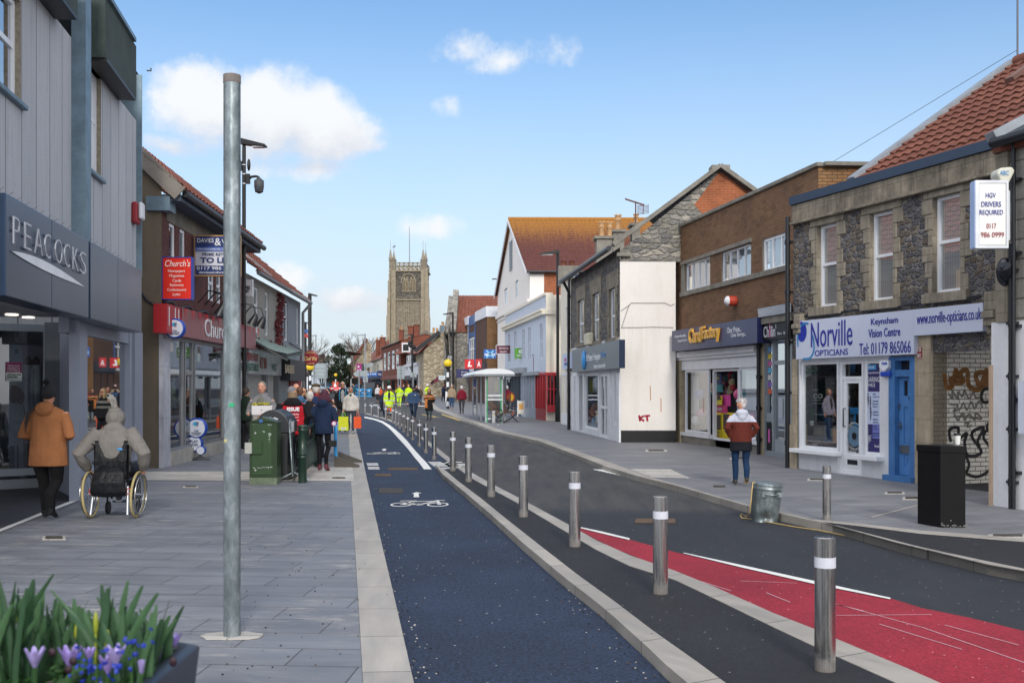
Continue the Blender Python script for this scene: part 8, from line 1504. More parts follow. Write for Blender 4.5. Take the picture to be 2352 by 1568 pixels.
m=M(GALV);m.T=Matrix.Translation((db.x+.035,db.y,Hb))@Matrix.Rotation(R(4.5),4,'Y');m.lathe((0,0,0),[(rt+.004,-.07),(rt+.012,-.06),(rt+.004,-.05),(rt+.012,-.01),(rt+.012,.0),(rt*.95,.015),(rt*.5,.03),(0,.035)],36);m.build('lid',t)
m=M(GALV);m.T=None;p=db+Vector((.045,-rt-.02,Hb-.12));m.tube([p+Vector((-.09,.02,0)),p+Vector((-.08,-.02,0)),p+Vector((.08,-.02,0)),p+Vector((.09,.02,0))],.01,8);m.box((p.x-.13,p.y,p.z-.03),(p.x-.06,p.y+.02,p.z+.03));m.box((p.x+.06,p.y,p.z-.03),(p.x+.13,p.y+.02,p.z+.03));m.build('handle',t)
ROPE=mat('#b39a66',.8,var=.2,vs=30);m=M(ROPE);L=[at(1735,1107,db.y-.1),at(1729,1108,db.y-.25),at(1727,1125,db.y-.3),at(1725,1150,db.y-.3),at(1722,1175,db.y-.3)]+[G(a,b,.008)for a,b in((1716,1187),(1705,1180),(1700,1183),(1704,1189),(1716,1190),(1740,1194),(1790,1203),(1830,1210),(1880,1217),(1920,1225),(1980,1238),(2050,1252),(2130,1269),(2200,1285),(2270,1300),(2352,1320),(2500,1350))];m.tube(L,.008,6);tag(m.build('rope',loc=G(1716,1187,0)),'thin yellow rope running from the dustbin along the road','rope')
SLT=mat('#262c38',.4,var=.15,vs=3);zp=at(440,1487,2.6).z;pcx=-.99;t=thing('planter','dark slate coloured planter trough at the bottom left corner','planter',(-1.2,2.4,LZ))
x1=(470-CX)/FPX*2.45;y0,y1=1.72,2.62;m=M(SLT);
def rrect(x0,x1,y0,y1,r_,n=6):
 P=[]
 for cx_,cy_,a0 in((x1-r_,y0+r_,-90),(x1-r_,y1-r_,0),(x0+r_,y1-r_,90),(x0+r_,y0+r_,180)):P+=[(cx_+r_*math.cos(R(a0+90*i/n)),cy_+r_*math.sin(R(a0+90*i/n)))for i in range(n+1)]
 return P
x1=-.768;x0=-2.3;zr=1.12;Po=rrect(x0,x1,y0,y1,.06);Pi=rrect(x0+.05,x1-.05,y0+.05,y1-.05,.04);Pb=rrect(x0+.15,x1-.1,y0+.12,y1-.12,.05);n=len(Po)
m.smooth=True;m.add([(x,y,LZ)for x,y in Pb]+[(x,y,zr-.01)for x,y in Po]+[(x,y,zr)for x,y in[((a+c)/2,(b+d)/2)for(a,b),(c,d)in zip(Po,Pi)]]+[(x,y,zr-.01)for x,y in Pi]+[(x,y,zr-.08)for x,y in Pi],[[q*n+i,q*n+(i+1)%n,(q+1)*n+(i+1)%n,(q+1)*n+i]for q in range(4)for i in range(n)],True);m.build('trough',t)
m=M(mat('#1f1912',.95,var=.4,vs=30,bump=1,bs=60));m.add([(x,y,zr-.06)for x,y in Pi],[list(range(n))],False);m.build('soil',t)
def leafmat(c,c2,rough=.5):
 m_,nt,b=new_mat('leaf');b.inputs['Roughness'].default_value=rough;oi=N(nt,'ShaderNodeNewGeometry');col=mixc(nt,oi.outputs['Random Per Island'],C(c),C(c2));v=N(nt,'ShaderNodeTexCoord').outputs['Object'];col=mixc(nt,1.0,col,mrange(nt,noise(nt,v,12,4),.3,.7,.8,1.2),'MULTIPLY');nt.links.new(col,b.inputs['Base Color']);tl=N(nt,'ShaderNodeBsdfTranslucent');nt.links.new(col,tl.inputs[0]);mx=N(nt,'ShaderNodeMixShader');mx.inputs[0].default_value=.25;nt.links.new(b.outputs[0],mx.inputs[1]);nt.links.new(tl.outputs[0],mx.inputs[2]);nt.links.new(mx.outputs[0],nt.nodes['Material Output'].inputs[0]);return m_
LEAFD=leafmat('#27482f','#4c6f4a');LEAFG=leafmat('#1f3f1c','#3a662a');rr=random.Random(21)
def blade(m,b,h,lean,w,ang):
 d=Vector((math.cos(ang),math.sin(ang)*.4,0));s=Vector((d.y,-d.x,0)).normalized()if rr.random()<.3 else Vector((1,.2,0)).normalized();P=[]
 for i in range(7):f=i/6;P.append((b+Vector((0,0,h*f))+d*lean*f*f,w*(1-.1*f if f<.85 else .75 if f<1 else .35)))
 v=[];
 for p,ww in P:v+=[p-s*ww/2,p+Vector((0,-.003,0)),p+s*ww/2]
 m.add(v,[[i*3+j,i*3+j+1,i*3+j+4,i*3+j+3]for i in range(6)for j in(0,1)],True)
clumps=[(20,1338,13,0),(95,1375,10,1),(-25,1390,9,0),(140,1400,11,2),(205,1385,12,3),(262,1360,13,4),(320,1395,10,5),(345,1410,8,6),(175,1430,7,7),(60,1430,8,8)]
names=['tall green daffodil leaves at the left edge of the planter','green leaf clump with yellow buds near the left of the planter','daffodil leaves cut by the left edge of the photo','leaf clump left of the purple striped crocuses','leaf clump just left of the planter middle','tallest leaf clump right of the planter middle','leaf clump above the right blue flowers','rightmost daffodil leaf clump in the planter','short leaf clump between the crocuses','low leaf clump behind the left crocus']
for(px,pt,nb,i)in clumps:
 Yq=rr.uniform(2.25,2.5);b=at(px,1560,Yq);b.z=zr-.06;ht=at(px,pt-22,Yq).z-b.z;t2=thing('daffodil_plant',names[i],'plant',b,'daffodil clumps in the planter');m=M(LEAFD)
 for q in range(nb+9):blade(m,b+Vector((rr.uniform(-.035,.035),rr.uniform(-.04,.04),0)),ht*rr.uniform(.62,1.02),rr.gauss(0,.045),rr.uniform(.012,.019),rr.choice([0,math.pi])+rr.uniform(-.4,.4))
 m.build('leaves',t2)
 if i in(0,1,4,5,7):
  m=M(mat('#8a942c',.5,var=.1));
  for q in range(1):c_=b+Vector((rr.uniform(-.06,.06),-.03,ht*rr.uniform(.6,.85)));m.tube([Vector((c_.x,c_.y,b.z)),c_],.003,5);m.ball(c_,(.006,.006,.026),8,6)
  m.build('flower_bud',t2)
CROC=mat('#8f7cc0',.5,var=.5,vs=70);CROW=mat('#9a8dc2',.5,var=.35,vs=70);PURP=mat('#3a1f8a',.5)
cl=['striped crocus at the far left of the planter','pale purple striped crocus pair left of the planter middle','white and lilac crocus right of the planter middle','lower white crocus beside the blue flowers','half hidden crocus behind the middle leaves','striped crocus at the right end of the planter','closed white crocus bud near the front right','lilac crocus just right of the left leaf clump']
for i,(px,py,sz)in enumerate(((80,1510,1),(160,1508,1.1),(265,1505,1.1),(248,1525,1),(255,1465,.8),(400,1470,.8),(325,1530,.7),(205,1500,.6))):
 Yq=2.1+.04*(i%4)if i not in(4,5)else 2.55;c_=at(px,py,Yq);t2=thing('crocus',cl[i],'flower',(c_.x,c_.y,zr-.06),'crocuses in the planter');m=M(CROC if i%2 else CROW)
 for q in range(6):
  a=q*math.pi/3+.3*i;d=Vector((math.cos(a),math.sin(a),0));s=d.cross(Vector((0,0,1)));h=.038*sz;o_=.015*sz*(1 if i!=6 else .35);base=c_-Vector((0,0,h*.5));P=[base,base+d*o_*.6+Vector((0,0,h*.5)),base+d*o_*1.25+Vector((0,0,h))];w_=(.002,.009*sz,.003);v=[]
  for p,ww in zip(P,w_):v+=[p-s*ww,p+d*.004,p+s*ww]
  m.add(v,[[a_*3+b_,a_*3+b_+1,a_*3+b_+4,a_*3+b_+3]for a_ in(0,1)for b_ in(0,1)],True)
 m.build('petals',t2);m=M(LEAFG);m.tube([(c_.x,c_.y,zr-.06),c_-Vector((0,0,.02))],.003,5);m.build('stalk',t2)
for i,(px,py,n_,l_)in enumerate(((222,1525,34,'cluster of deep blue flowers low in the planter middle'),(302,1490,14,'smaller deep blue flower spike right of the white crocus'))):
 Yq=2.05;c_=at(px,py,Yq);t2=thing('blue_flowers',l_,'flower',(c_.x,c_.y,zr-.06));m=M(mat('#1a2f9a',.5,var=.4,vs=60))
 for q in range(n_):p=c_+Vector((rr.gauss(0,.022),rr.gauss(0,.015),rr.gauss(0,.022)));s_=rr.uniform(.004,.008);a=Vector((rr.uniform(-1,1),-.6,rr.uniform(-1,1))).normalized();x_=a.orthogonal().normalized();y_=a.cross(x_);m.add([p+x_*s_,p+y_*s_,p-x_*s_,p-y_*s_,p+a*.004],[(0,1,4),(1,2,4),(2,3,4),(3,0,4)])
 m.build('petals',t2);m=M(LEAFG);m.tube([(c_.x,c_.y,zr-.06),c_],.004,5);m.build('stalk',t2)
m=M(LEAFG);
for q in range(2600):
 px=rr.uniform(-40,450);Yq=rr.uniform(1.85,2.5);x=(px-CX)/FPX*Yq
 if x>x1-.07:continue
 dens=.5+.5*math.sin(px*.05)+(.6 if px>330 else 0)
 if rr.random()>dens:continue
 h=rr.uniform(0,.055)+(.02 if px>330 else 0);p=Vector((x,Yq,zr-.055+h));s_=rr.uniform(.006,.014);a=Vector((rr.uniform(-1,1),rr.uniform(-1,1),1.2)).normalized();x_=a.orthogonal().normalized();y_=a.cross(x_);m.add([p+x_*s_*1.4,p+y_*s_,p-x_*s_*1.4,p-y_*s_],[(0,1,2,3)])
tag(m.build('ground_cover',loc=(-1.2,2.2,zr-.055)),'low leafy ground cover filling the planter','ground cover',kind='stuff')
m=M(mat('#260a18',.6));
for q in range(10):p=at(rr.choice([385,405,180,120]),rr.uniform(1510,1550),2.1);m.ball(p+Vector((rr.gauss(0,.02),0,rr.gauss(0,.02)-.02)),(.008,.004,.009),8,5)
tag(m.build('dark_pansies',loc=(-1.1,2.1,zr-.05)),'dark maroon pansies scattered low in the planter','flowers',kind='stuff')
# PEOPLE
def bands(*st,rough=.85,bump=.5,bs=14,sheen=.25):
 """cloth material; st = (height, colour) from the ground up"""
 m,nt,b=new_mat('cloth');b.inputs['Roughness'].default_value=rough;b.inputs['Specular IOR Level'].default_value=sheen;pos=N(nt,'ShaderNodeNewGeometry').outputs['Position'];sp=N(nt,'ShaderNodeSeparateXYZ');nt.links.new(pos,sp.inputs[0])
 col=ramp(nt,mth(nt,'DIVIDE',sp.outputs[2],2.0),[(max(z,0)/2.0,C(c))for z,c in st],'CONSTANT')if len(st)>1 else None;n=noise(nt,pos,bs*.4,6,.6);f=mrange(nt,n,.3,.7,.82,1.15)
 nt.links.new(mixc(nt,1.0,col if col is not None else C(st[0][1]),f,'MULTIPLY'),b.inputs['Base Color']);mp=N(nt,'ShaderNodeMapping');mp.inputs['Scale'].default_value=(1,1,.55);nt.links.new(pos,mp.inputs[0]);bumpn(nt,b,mth(nt,'ADD',noise(nt,mp.outputs[0],bs,3,.5),mth(nt,'MULTIPLY',noise(nt,pos,160,2),.12)),bump,.05);return m
def skinm(c='#c08a70'):return mat(c,.55,var=.06,vs=9,key='skin'+c)
ARM={'down':((.235,.02,1.15),(.25,-.05,.90)),'carry':((.25,.0,1.15),(.16,-.32,1.13)),'front':((.285,.06,1.10),(.17,-.17,1.08)),'pocket':((.285,.09,1.16),(.20,-.03,.98)),'phone':((.23,-.06,1.16),(.07,-.26,1.32)),'swing':((.24,-.08,1.15),(.24,-.22,.95)),'back':((.25,.12,1.15),(.25,.12,.91)),'mouth':((.25,-.1,1.2),(.06,-.22,1.50))}
def person(lab,x,y,H,rot,top,leg_,shoe='#1c1a1a',hair=('short','#6a5a4a'),arms=('down','down'),stride=.1,vox=.02,z0=LZ,Y=None,group=None,skin='#c08a70',lean=0.0,w=1.0,hem=.84,collar=True,hood=None,glasses=0,beard=None,face=True,turn=0,legw=1.0,inner=None,open_=False,feet=True,xs=None):
 p=G(x,y,z0)if Y is None else at(x,890,Y);p.z=z0+ramp_z(p.y);t=thing('person',lab,'person',p,group);k=H/1.75
 T=Matrix.Translation(p)@Matrix.Rotation(R(rot),4,'Z')@Matrix.Diagonal((k,k,k,1));t['pose']='standing'
 def L(v):x_,y_,z_=v;return Vector((x_,y_-lean*max(0,z_-.9)*.9,z_))
 sk=skinm(skin);sw=.185*w;m=M(sk);m.T=T
 def leg(m,s,r,ext=0):
  st=stride*(1 if s>0 else-1);an=(s*.085,-st,.09 if st>=0 else .09+abs(st)*.45);kn=(s*.10,-st*.45-.03-(.05 if st<0 else 0),.50);
  m.tube([L((s*.09*w,0,.95)),L((s*.095*w,-st*.2,.72)),kn,(an[0],an[1]+.012,.30 if st>=0 else .34),(an[0],an[1],an[2]+ext)],[r*1.12,r*1.05,r*.8,r*.75,r*.62],12);return an
 def arm(m,s,r,end=1.0,sh=1.40,dx=.01):
  e,wv=ARM[arms[0 if s<0 else 1]];e=Vector((e[0]*s*(.5+.5*w),e[1],e[2]));wv=Vector((wv[0]*s*(.5+.5*w),wv[1],wv[2]));a=L((s*(sw-dx),0,sh));e=L(e);wv=L(wv);q=e.lerp(wv,end)
  m.tube([a,a.lerp(e,.5)+Vector((s*.012,0,0)),e,e.lerp(q,.5),q],[r*1.1,r,r*.9,r*.82,r*.7],10);return e,wv
 an=[leg(m,s,.062*legw,-.02)for s in(-1,1)]
 m.tube([L((0,0,.88)),L((0,0,1.05)),L((0,0,1.25)),L((0,0,1.40)),L((0,0,1.46))],[(.13*w,.09),(.12*w,.085),(.15*w,.1),(.14*w,.08),(.05,.05)],14);m.tube([L((0,0,1.42)),L((0,-.005,1.56))],.05,10)
 hd=L((0,-.015,1.635));m.ball(hd,(.076,.093,.115),16,12);m.ball(hd+Vector((0,-.03,-.055)),(.055,.06,.06),12,8);m.tube([hd+Vector((0,-.085,.02)),hd+Vector((0,-.112,-.025)),hd+Vector((0,-.09,-.035))],[.009,.016,.012],8)
 for s in(-1,1):m.ball(hd+Vector((s*.078,.01,-.005)),(.012,.02,.03),8,6)
 hands=[]
 for s in(-1,1):
  e,wv=arm(m,s,.04,1.0);d=(wv-e).normalized();sd=Vector((0,1,0))if abs(d.z)>.6 else Vector((0,0,1));sd=(sd-d*sd.dot(d)).normalized();inn=d.cross(sd);inn=inn if inn.x*s<0 else-inn;c_=wv+d*.045;m.tube([wv,c_,c_+d*.045],[(.026,.02),(.038,.018),(.036,.015)],8)
  for f in range(4):b_=c_+d*.04+sd*(.027-.018*f);ln=(.05,.058,.054,.042)[f];m.tube([b_,b_+d*ln*.6+inn*.006,b_+d*ln*.8+inn*(.03)],[.0095,.0085,.007],6)
  b_=wv+d*.02-sd*-.03;m.tube([b_,b_+d*.03+sd*.022+inn*.01,b_+d*.055+sd*.02+inn*.025],[.011,.01,.008],6);hands.append(T@(c_+d*.05+inn*.015))
 m.build('body',t,remesh=min(vox,.012 if vox<.015 else .016 if vox<.025 else .03)*1.0,smoothit=1)
 m=M(leg_mat[0]);m.T=T
 an2=[leg(m,s,.085*legw,.02)for s in(-1,1)];m.tube([L((0,0,.84)),L((0,0,.92)),L((0,0,1.06))],[(.13*w,.1),(.165*w,.125),(.15*w,.11)],16);m.build('trousers',t,remesh=vox,smoothit=2)
 m=M(top);m.T=T;hz=hem;m.tube([L((0,0,hz)),L((0,0,hz+.08)),L((0,.0,1.05)),L((0,0,1.2)),L((0,.005,1.34)),L((0,.005,1.43)),L((0,.005,1.485))],[(.205*w,.168),(.202*w,.168),(.186*w,.15),(.192*w,.14),(.2*w,.13),(.165*w,.105),(.085,.08)],20)
 for s in(-1,1):arm(m,s,.066*(.6+.4*w),.93,1.365,.035)
 if collar:m.tube([L((0,.01,1.46)),L((0,.012,1.53))],[(.088,.085),(.078,.08)],14)
 if hood=='down':m.ball(L((0,.115,1.45)),(.12,.07,.095),14,10);m.ball(L((0,.075,1.5)),(.11,.08,.05),12,8)
 m.build('jacket' if hem<.9 else 'top',t,remesh=vox,smoothit=2)
 if open_ and inner:m=M(inner);m.T=T;m.tube([L((0,-.035,hz+.06)),L((0,-.04,1.2)),L((0,-.035,1.38)),L((0,-.02,1.47))],[(.1*w,.115),(.1*w,.115),(.09*w,.1),(.05,.06)],14);m.build('shirt',t)
 if feet:
  for i,s in enumerate((-1,1)):
   m=M(mat(shoe,.5,var=.1));m.T=T;a=Vector(an[i]);back=a.z>.1;dz=-.055;tp=a+Vector((s*.015,-.12,-.045-(.06 if back else 0)))
   m.tube([a+Vector((0,.05,-.03)),a+Vector((0,.0,-.03)),a.lerp(tp,.6)+Vector((0,0,.0)),tp],[(.036,.04),(.042,.045),(.043,.032),(.03,.022)],12);m.tube([a+Vector((0,0,-.02)),a+Vector((0,0,.05))],[.045,.05],10);m.build('shoe',t,remesh=max(.012,vox*.7),smoothit=1)
 st,hc=hair;HT=T@Matrix.Translation(hd)@Matrix.Rotation(R(turn),4,'Z');hm=mat(hc,.75,var=.35,vs=40,bump=.8,bs=90)
 if st!='bald':
  m=M(hm);m.T=HT
  if st=='fringe':m.tube([(-.072,-.01,0),(-.068,.05,-.01),(0,.092,-.02),(.068,.05,-.01),(.072,-.01,0)],[.016,.024,.026,.024,.016],8)
  else:m.ball((0,.022,.024),(.084,.094,.104),16,12)
  if st in('short',):m.ball((0,.045,-.02),(.074,.06,.07),12,8)
  if st=='wild':
   m.ball((0,.045,-.02),(.076,.06,.07),12,8)
   for q in range(40):a=random.uniform(0,6.28);e_=random.uniform(.2,1.3);d=Vector((math.cos(a)*math.cos(e_),math.sin(a)*math.cos(e_),math.sin(e_)));m.tube([d*.09+Vector((0,.02,.02)),d*.125+Vector((0,.02,.03))+Vector((.01,0,.012))],[.012,.002],5)
  if st in('bob','long'):
   dn=-.10 if st=='bob' else-.2;m.ball((0,.045,dn*.55),(.098,.085,.12 if st=='bob' else .18),14,10)
   for s in(-1,1):m.ball((s*.07,-.005,dn*.6),(.032,.055,.10 if st=='bob' else .17),10,8)
   if st=='bob':
    for q in range(46):a=random.uniform(-.3,3.44);m.tube([(.085*math.cos(a),.05+.07*math.sin(a),-.0),(.11*math.cos(a)+random.gauss(0,.01),.06+.09*math.sin(a),-.1+random.gauss(0,.02)),(.125*math.cos(a)+random.gauss(0,.02),.06+.105*math.sin(a),-.16+random.gauss(0,.02))],[.02,.022,.004],5)
  if st=='bobble':
   m.ball((0,.005,.03),(.09,.103,.112),16,12);m.lathe((0,.0,-.03),[(.089,0),(.094,.03),(.092,.07)],18)
   for q in range(70):a=random.uniform(0,6.28);e_=random.uniform(-1.3,1.5);d=Vector((math.cos(a)*math.cos(e_),math.sin(a)*math.cos(e_),math.sin(e_)));c_=Vector((.02,.03,.165));m.tube([c_,c_+d*random.uniform(.035,.055)],[.014,.004],4)
  m.build('hat' if st=='bobble' else 'hair',t)
 if st in('helmet','cap','flatcap','hoodup'):pass
 if face:
  m=M(BLACKM);m.T=HT
  if glasses:m.box((-.068,-.1,.005),(-.008,-.088,.033));m.box((.008,-.1,.005),(.068,-.088,.033));m.box((-.07,-.094,.022),(.07,-.09,.028));m.build('glasses',t)
  else:
   for s in(-1,1):m.ball((s*.03,-.086,.014),(.011,.006,.006),8,6)
   m.build('eyes',t)
   m=M(mat(hc if st not in('bald',)else '#6a5a50',.8));m.T=HT
   for s in(-1,1):m.tube([(s*.014,-.092,.034),(s*.048,-.082,.036)],.005,5)
   m.build('eyebrows',t)
  m=M(mat('#8a4a44',.6));m.T=HT;m.ball((0,-.09,-.058),(.024,.006,.006),10,6);m.build('mouth',t)
 if beard:m=M(mat(beard,.9,var=.3,vs=40,bump=.8));m.T=HT;m.ball((0,-.055,-.085),(.07,.055,.085),14,10);m.build('beard',t)
 return t,T,HT,hands
leg_mat=[None]
def P(lab,x,y,H,rot,top,leg,**k):
 tm=top if not isinstance(top,str)else bands((0,top));leg_mat[0]=leg if not isinstance(leg,str)else bands((0,leg),bump=.35);return person(lab,x,y,H,rot,tm,leg,**k)
def helmet(t,HT,c='#d9dbe0'):
 m=M(mat(c,.3,var=.03));m.T=HT;m.lathe((0,.005,.03),[(.118,0),(.116,.012),(.1,.02),(.098,.05),(.08,.1),(.04,.125),(0,.13)],20,squash=1.12);m.box((-.06,-.14,.028),(.06,-.1,.036));m.build('hard_hat',t)
def bag(lab,p,w,h,col,hc,txt=None,rot=0,d=.14):
 p=Vector(p);t=thing('shopping_bag',lab,'bag',p-Vector((0,0,h+.2)));T=Matrix.Translation(p)@Matrix.Rotation(R(rot),4,'Z');m=M(mat(col,.55,var=.1,vs=8));m.T=T;z1=-.16;m.add([(-w/2,-d/2,z1-h),(w/2,-d/2,z1-h),(w/2,d/2,z1-h),(-w/2,d/2,z1-h),(-w/2,-d/2,z1),(w/2,-d/2,z1+.01),(w/2,d/2,z1),(-w/2,d/2,z1+.01),(-w*.44,0,z1-h*.5),(w*.44,0,z1-h*.5)],[(0,1,5,4),(2,3,7,6),(3,0,8),(0,4,8),(4,7,8),(7,3,8),(1,2,9),(2,6,9),(6,5,9),(5,1,9),(3,2,1,0)]);m.build('bag_body',t)
 m=M(mat(hc,.5));m.T=T
 for y in(-d/2,d/2):m.tube([(-w*.2,y,z1),(-w*.12,y*.5,-.03),(0,0,.0),(w*.12,y*.5,-.03),(w*.2,y,z1)],.009,6)
 m.build('handles',t)
 if txt:m=M(WPAINT);m.T=T;m.box((-w*.25,-d/2-.004,z1-h*.93),(w*.3,-d/2-.002,z1-h*.78));m.build('label_panel',t);m=M(mat('#2a7a2a',.5));o=T@Vector((w*.02,-d/2-.006,z1-h*.86));m.text(txt,o,(math.cos(R(rot)),math.sin(R(rot)),0),(0,0,1),w*.4,h*.08,.002);m.build('lettering',t)
 return t
t,T,HT,hn=P('person seen from behind in an oversized orange hoodie and black bobble hat',111,1191,1.72,176,bands((0,'#8e5c3a'),bump=.7,bs=9),'#121214',hair=('bobble','#101013'),arms=('front','front'),stride=.1,vox=.011,hem=.70,w=1.28,hood='down',face=False,legw=1.12,shoe='#0d0d10',collar=False)
m=M(mat('#2a1f1c',.7));m.T=T
for q in range(4):m.tube([(.1,.09,1.5),(.16+.02*q,.12,1.43-.01*q),(.19+.02*q,.13,1.36-.03*q),(.2+.012*q,.14,1.28-.05*q)],[.012,.01,.009,.004],5)
m.build('braids',t)
for s in(-1,1):
 m=M(mat('#0c0c0f',.25));m.T=T;st=.1*s;m.tube([(s*.085,-st,.06+(0 if st>0 else .045)),(s*.085,-st,.17+(0 if st>0 else .03))],[.056,.058],14);m.build('boot_shaft',t)
wc=G(262,1188,LZ);TW=Matrix.Translation(wc)@Matrix.Rotation(R(183),4,'Z');t=thing('wheelchair','black wheelchair with shiny push rims and a black bag on its back','wheelchair',wc)
for s in(-1,1):
 w_=thing('wheel',None,None,(0,0,0));bpy.data.objects.remove(w_)
 m=M(mat('#a79768',.8,var=.15));m.T=TW@Matrix.Translation((s*.305,.0,.305))@Matrix.Rotation(R(s*3),4,'Y')@Matrix.Rotation(R(90),4,'Y');ring=lambda r,n=36:[(r*math.cos(2*math.pi*i/n),r*math.sin(2*math.pi*i/n),0)for i in range(n+1)];m.tube(ring(.29),.016,8);wl_=m.build('wheel',t)
 m2=M(mat('#b9bcc2',.25,.9));m2.T=m.T;m2.tube(ring(.262),.009,6);
 for q in range(16):a=2*math.pi*q/16;m2.tube([(0,0,.02*(1 if q%2 else-1)),(.262*math.cos(a),.262*math.sin(a),0)],.0018,4)
 m2.tube([(0,0,-.04),(0,0,.04)],.022,10);build_sub(m2,'rim',t,wl_)
 m2=M(STEEL);m2.T=m.T@Matrix.Translation((0,0,s*.04));m2.tube(ring(.262),.011,8);build_sub(m2,'push_rim',t,wl_)
 m2=M(BLACKM);m2.T=TW@Matrix.Translation((s*.2,-.38,.09));m2.lathe((-.015,0,0),[(.085,0),(.085,.03)],18,axis='x');m2.build('caster',t)
FRM=mat('#14151a',.35,.2);m=M(FRM);m.T=TW
for s in(-1,1):m.tube([(s*.21,.1,.3),(s*.21,.1,.95),(s*.21,.2,.97)],.014,8);m.tube([(s*.21,.1,.5),(s*.21,-.38,.5),(s*.19,-.5,.2)],.014,8);m.tube([(s*.21,-.38,.5),(s*.21,-.38,.15)],.014,8);m.tube([(s*.24,.08,.72),(s*.24,-.25,.72)],.02,8)
m.tube([(-.21,.1,.33),(.21,-.2,.5)],.012,8);m.tube([(.21,.1,.33),(-.21,-.2,.5)],.012,8);m.build('frame',t)
m=M(mat('#c3c6ca',.3,.8));m.T=TW
for s in(-1,1):m.tube([(s*.215,.12,.42),(s*.235,.2,.06)],.016,8)
m.build('anti_tip_tube',t);m=M(mat('#c8452a',.4));m.T=TW
for s in(-1,1):m.tube([(s*.235+.03*math.cos(a),.17,.36+.04*math.sin(a))for a in[i*.785 for i in range(9)]],.006,6)
m.build('release_loop',t)
BKF=bands((0,'#17181c'),rough=.4,bump=.6,bs=12);m=M(BKF);m.T=TW;m.add([(-.205,.11,.99),(.205,.11,.99),(.2,.14,.75),(.2,.12,.5),(-.2,.12,.5),(-.2,.14,.75),(-.205,.08,.99),(.205,.08,.99),(.2,.08,.5),(-.2,.08,.5)],[(0,5,2,1),(5,4,3,2),(6,7,8,9),(0,1,7,6)]);m.tube([(-.21,.1,1.0),(.21,.1,1.0)],.014,8);m.build('backrest',t)
m=M(BKF);m.T=TW;m.tube([(0,.2,.30),(0,.23,.36),(0,.24,.48),(0,.2,.60),(0,.16,.68)],[(.22,.03),(.235,.06),(.22,.075),(.2,.05),(.13,.01)],16);m.build('rear_bag',t,remesh=.012,smoothit=2);m=M(BKF);m.T=TW;m.box((-.2,-.32,.5),(.2,.08,.53));m.build('seat',t);m=M(FRM);m.T=TW;m.box((-.17,-.62,.15),(.17,-.46,.17));m.build('footplate',t)
m=M(mat('#3f87c0',.4));m.T=TW;m.ball((-.11,.125,.9),(.045,.012,.018),12,8);m.build('emblem',t)
sp_=thing('person','person in a grey hooded top sitting in the wheelchair, seen from behind','person',wc);GR=bands((0,'#77736f'),bump=.8,bs=10);leg_mat[0]=None
sk=skinm();TB=TW;m=M(sk);m.T=TB;m.ball((0,-.1,1.31),(.08,.095,.12),14,10);m.tube([(0,-.06,.55),(0,-.03,.8),(0,-.02,1.05),(0,-.06,1.2)],[(.15,.1),(.15,.1),(.15,.09),(.05,.05)],12)
EL=[];
for s in(-1,1):
 a,e,h=Vector((s*.19,-.01,1.12)),Vector((s*.42,.1,.84)),Vector((s*.355,-.08,.62));m.tube([a,e,h],[.045,.04,.03],10);EL.append((a,e,h));d=(h-e).normalized();m.ball(h+d*.04,(.03,.045,.045),10,8)
 for f in range(4):q=h+d*.05+Vector((0,.03-.02*f,0));m.tube([q,q+d*.03+Vector((-s*.02,0,0)),q+d*.03+Vector((-s*.045,0,.02))],[.0095,.009,.008],6)
 m.tube([h,h+Vector((-s*.04,0,-.02)),h+Vector((-s*.05,-.02,-.05))],[.012,.011,.009],6);m.tube([(s*.1,-.05,.58),(s*.12,-.45,.6),(s*.1,-.52,.25)],[.08,.06,.045],10)
m.build('body',sp_,remesh=.012,smoothit=1)
m=M(GR);m.T=TB;m.tube([(0,.0,.6),(0,.02,.8),(0,.015,1.0),(0,0,1.12),(0,-.03,1.2)],[(.21,.1),(.225,.12),(.26,.125),(.225,.11),(.11,.085)],20);m.ball((0,-.06,1.3),(.125,.135,.135),16,12);m.ball((0,.05,1.17),(.13,.06,.07),12,8);m.ball((0,-.03,1.4),(.09,.08,.045),12,8)
for a,e,h in EL:m.tube([a,a.lerp(e,.5),e,e.lerp(h,.5),h.lerp(e,.06)],[.11,.1,.085,.08,.058],12)
m.build('hooded_top',sp_,remesh=.012,smoothit=2);m=M(bands((0,'#23262e')));m.T=TB
for s in(-1,1):m.tube([(s*.1,-.0,.6),(s*.12,-.45,.62),(s*.1,-.52,.27)],[.095,.08,.06],12)
m.build('trousers',sp_,remesh=.018,smoothit=1)
for s in(-1,1):m=M(mat('#1e2430',.5));m.T=TB@Matrix.Translation((s*.1,-.52,.2))@Matrix.Rotation(R(s*14),4,'Z');m.tube([(0,.07,.02),(0,.0,.02),(0,-.14,0)],[(.04,.05),(.045,.05),(.03,.03)],10);m.use(mat('#b5b7bb',.6));m.box((-.04,-.16,-.04),(.04,.1,-.02));m.build('shoe',sp_,bevel=.01)
zz3=RZ;t,T,HT,hn=P('white haired man in white, rust and navy puffer jacket walking away past the dustbin',1702,1114,1.47,180,bands((0,'#15181f'),(.83,'#5f281f'),(1.17,'#b9bccb'),bump=.9,bs=8),'#18304f',hair=('wild','#c9c4c4'),arms=('pocket','pocket'),stride=.13,vox=.012,z0=RZ,hem=.70,w=1.12,hood=None,face=True,turn=62,glasses=1,shoe='#2a2420',collar=False)
m=M(mat('#b5b8c6',.7,var=.1));m.T=T;m.ball((0,.1,1.47),(.13,.075,.08),14,10);m.ball((0,.1,1.40),(.1,.07,.1),12,8);m.build('hood',t,remesh=.014,smoothit=2)
m=M(mat('#9a8258',.7,var=.3,vs=60));m.T=T;m.tube([(-.085,.13,.06),(-.085,.16,.19)],[(.045,.012),(.042,.012)],10);m.build('shoe_sole',t)
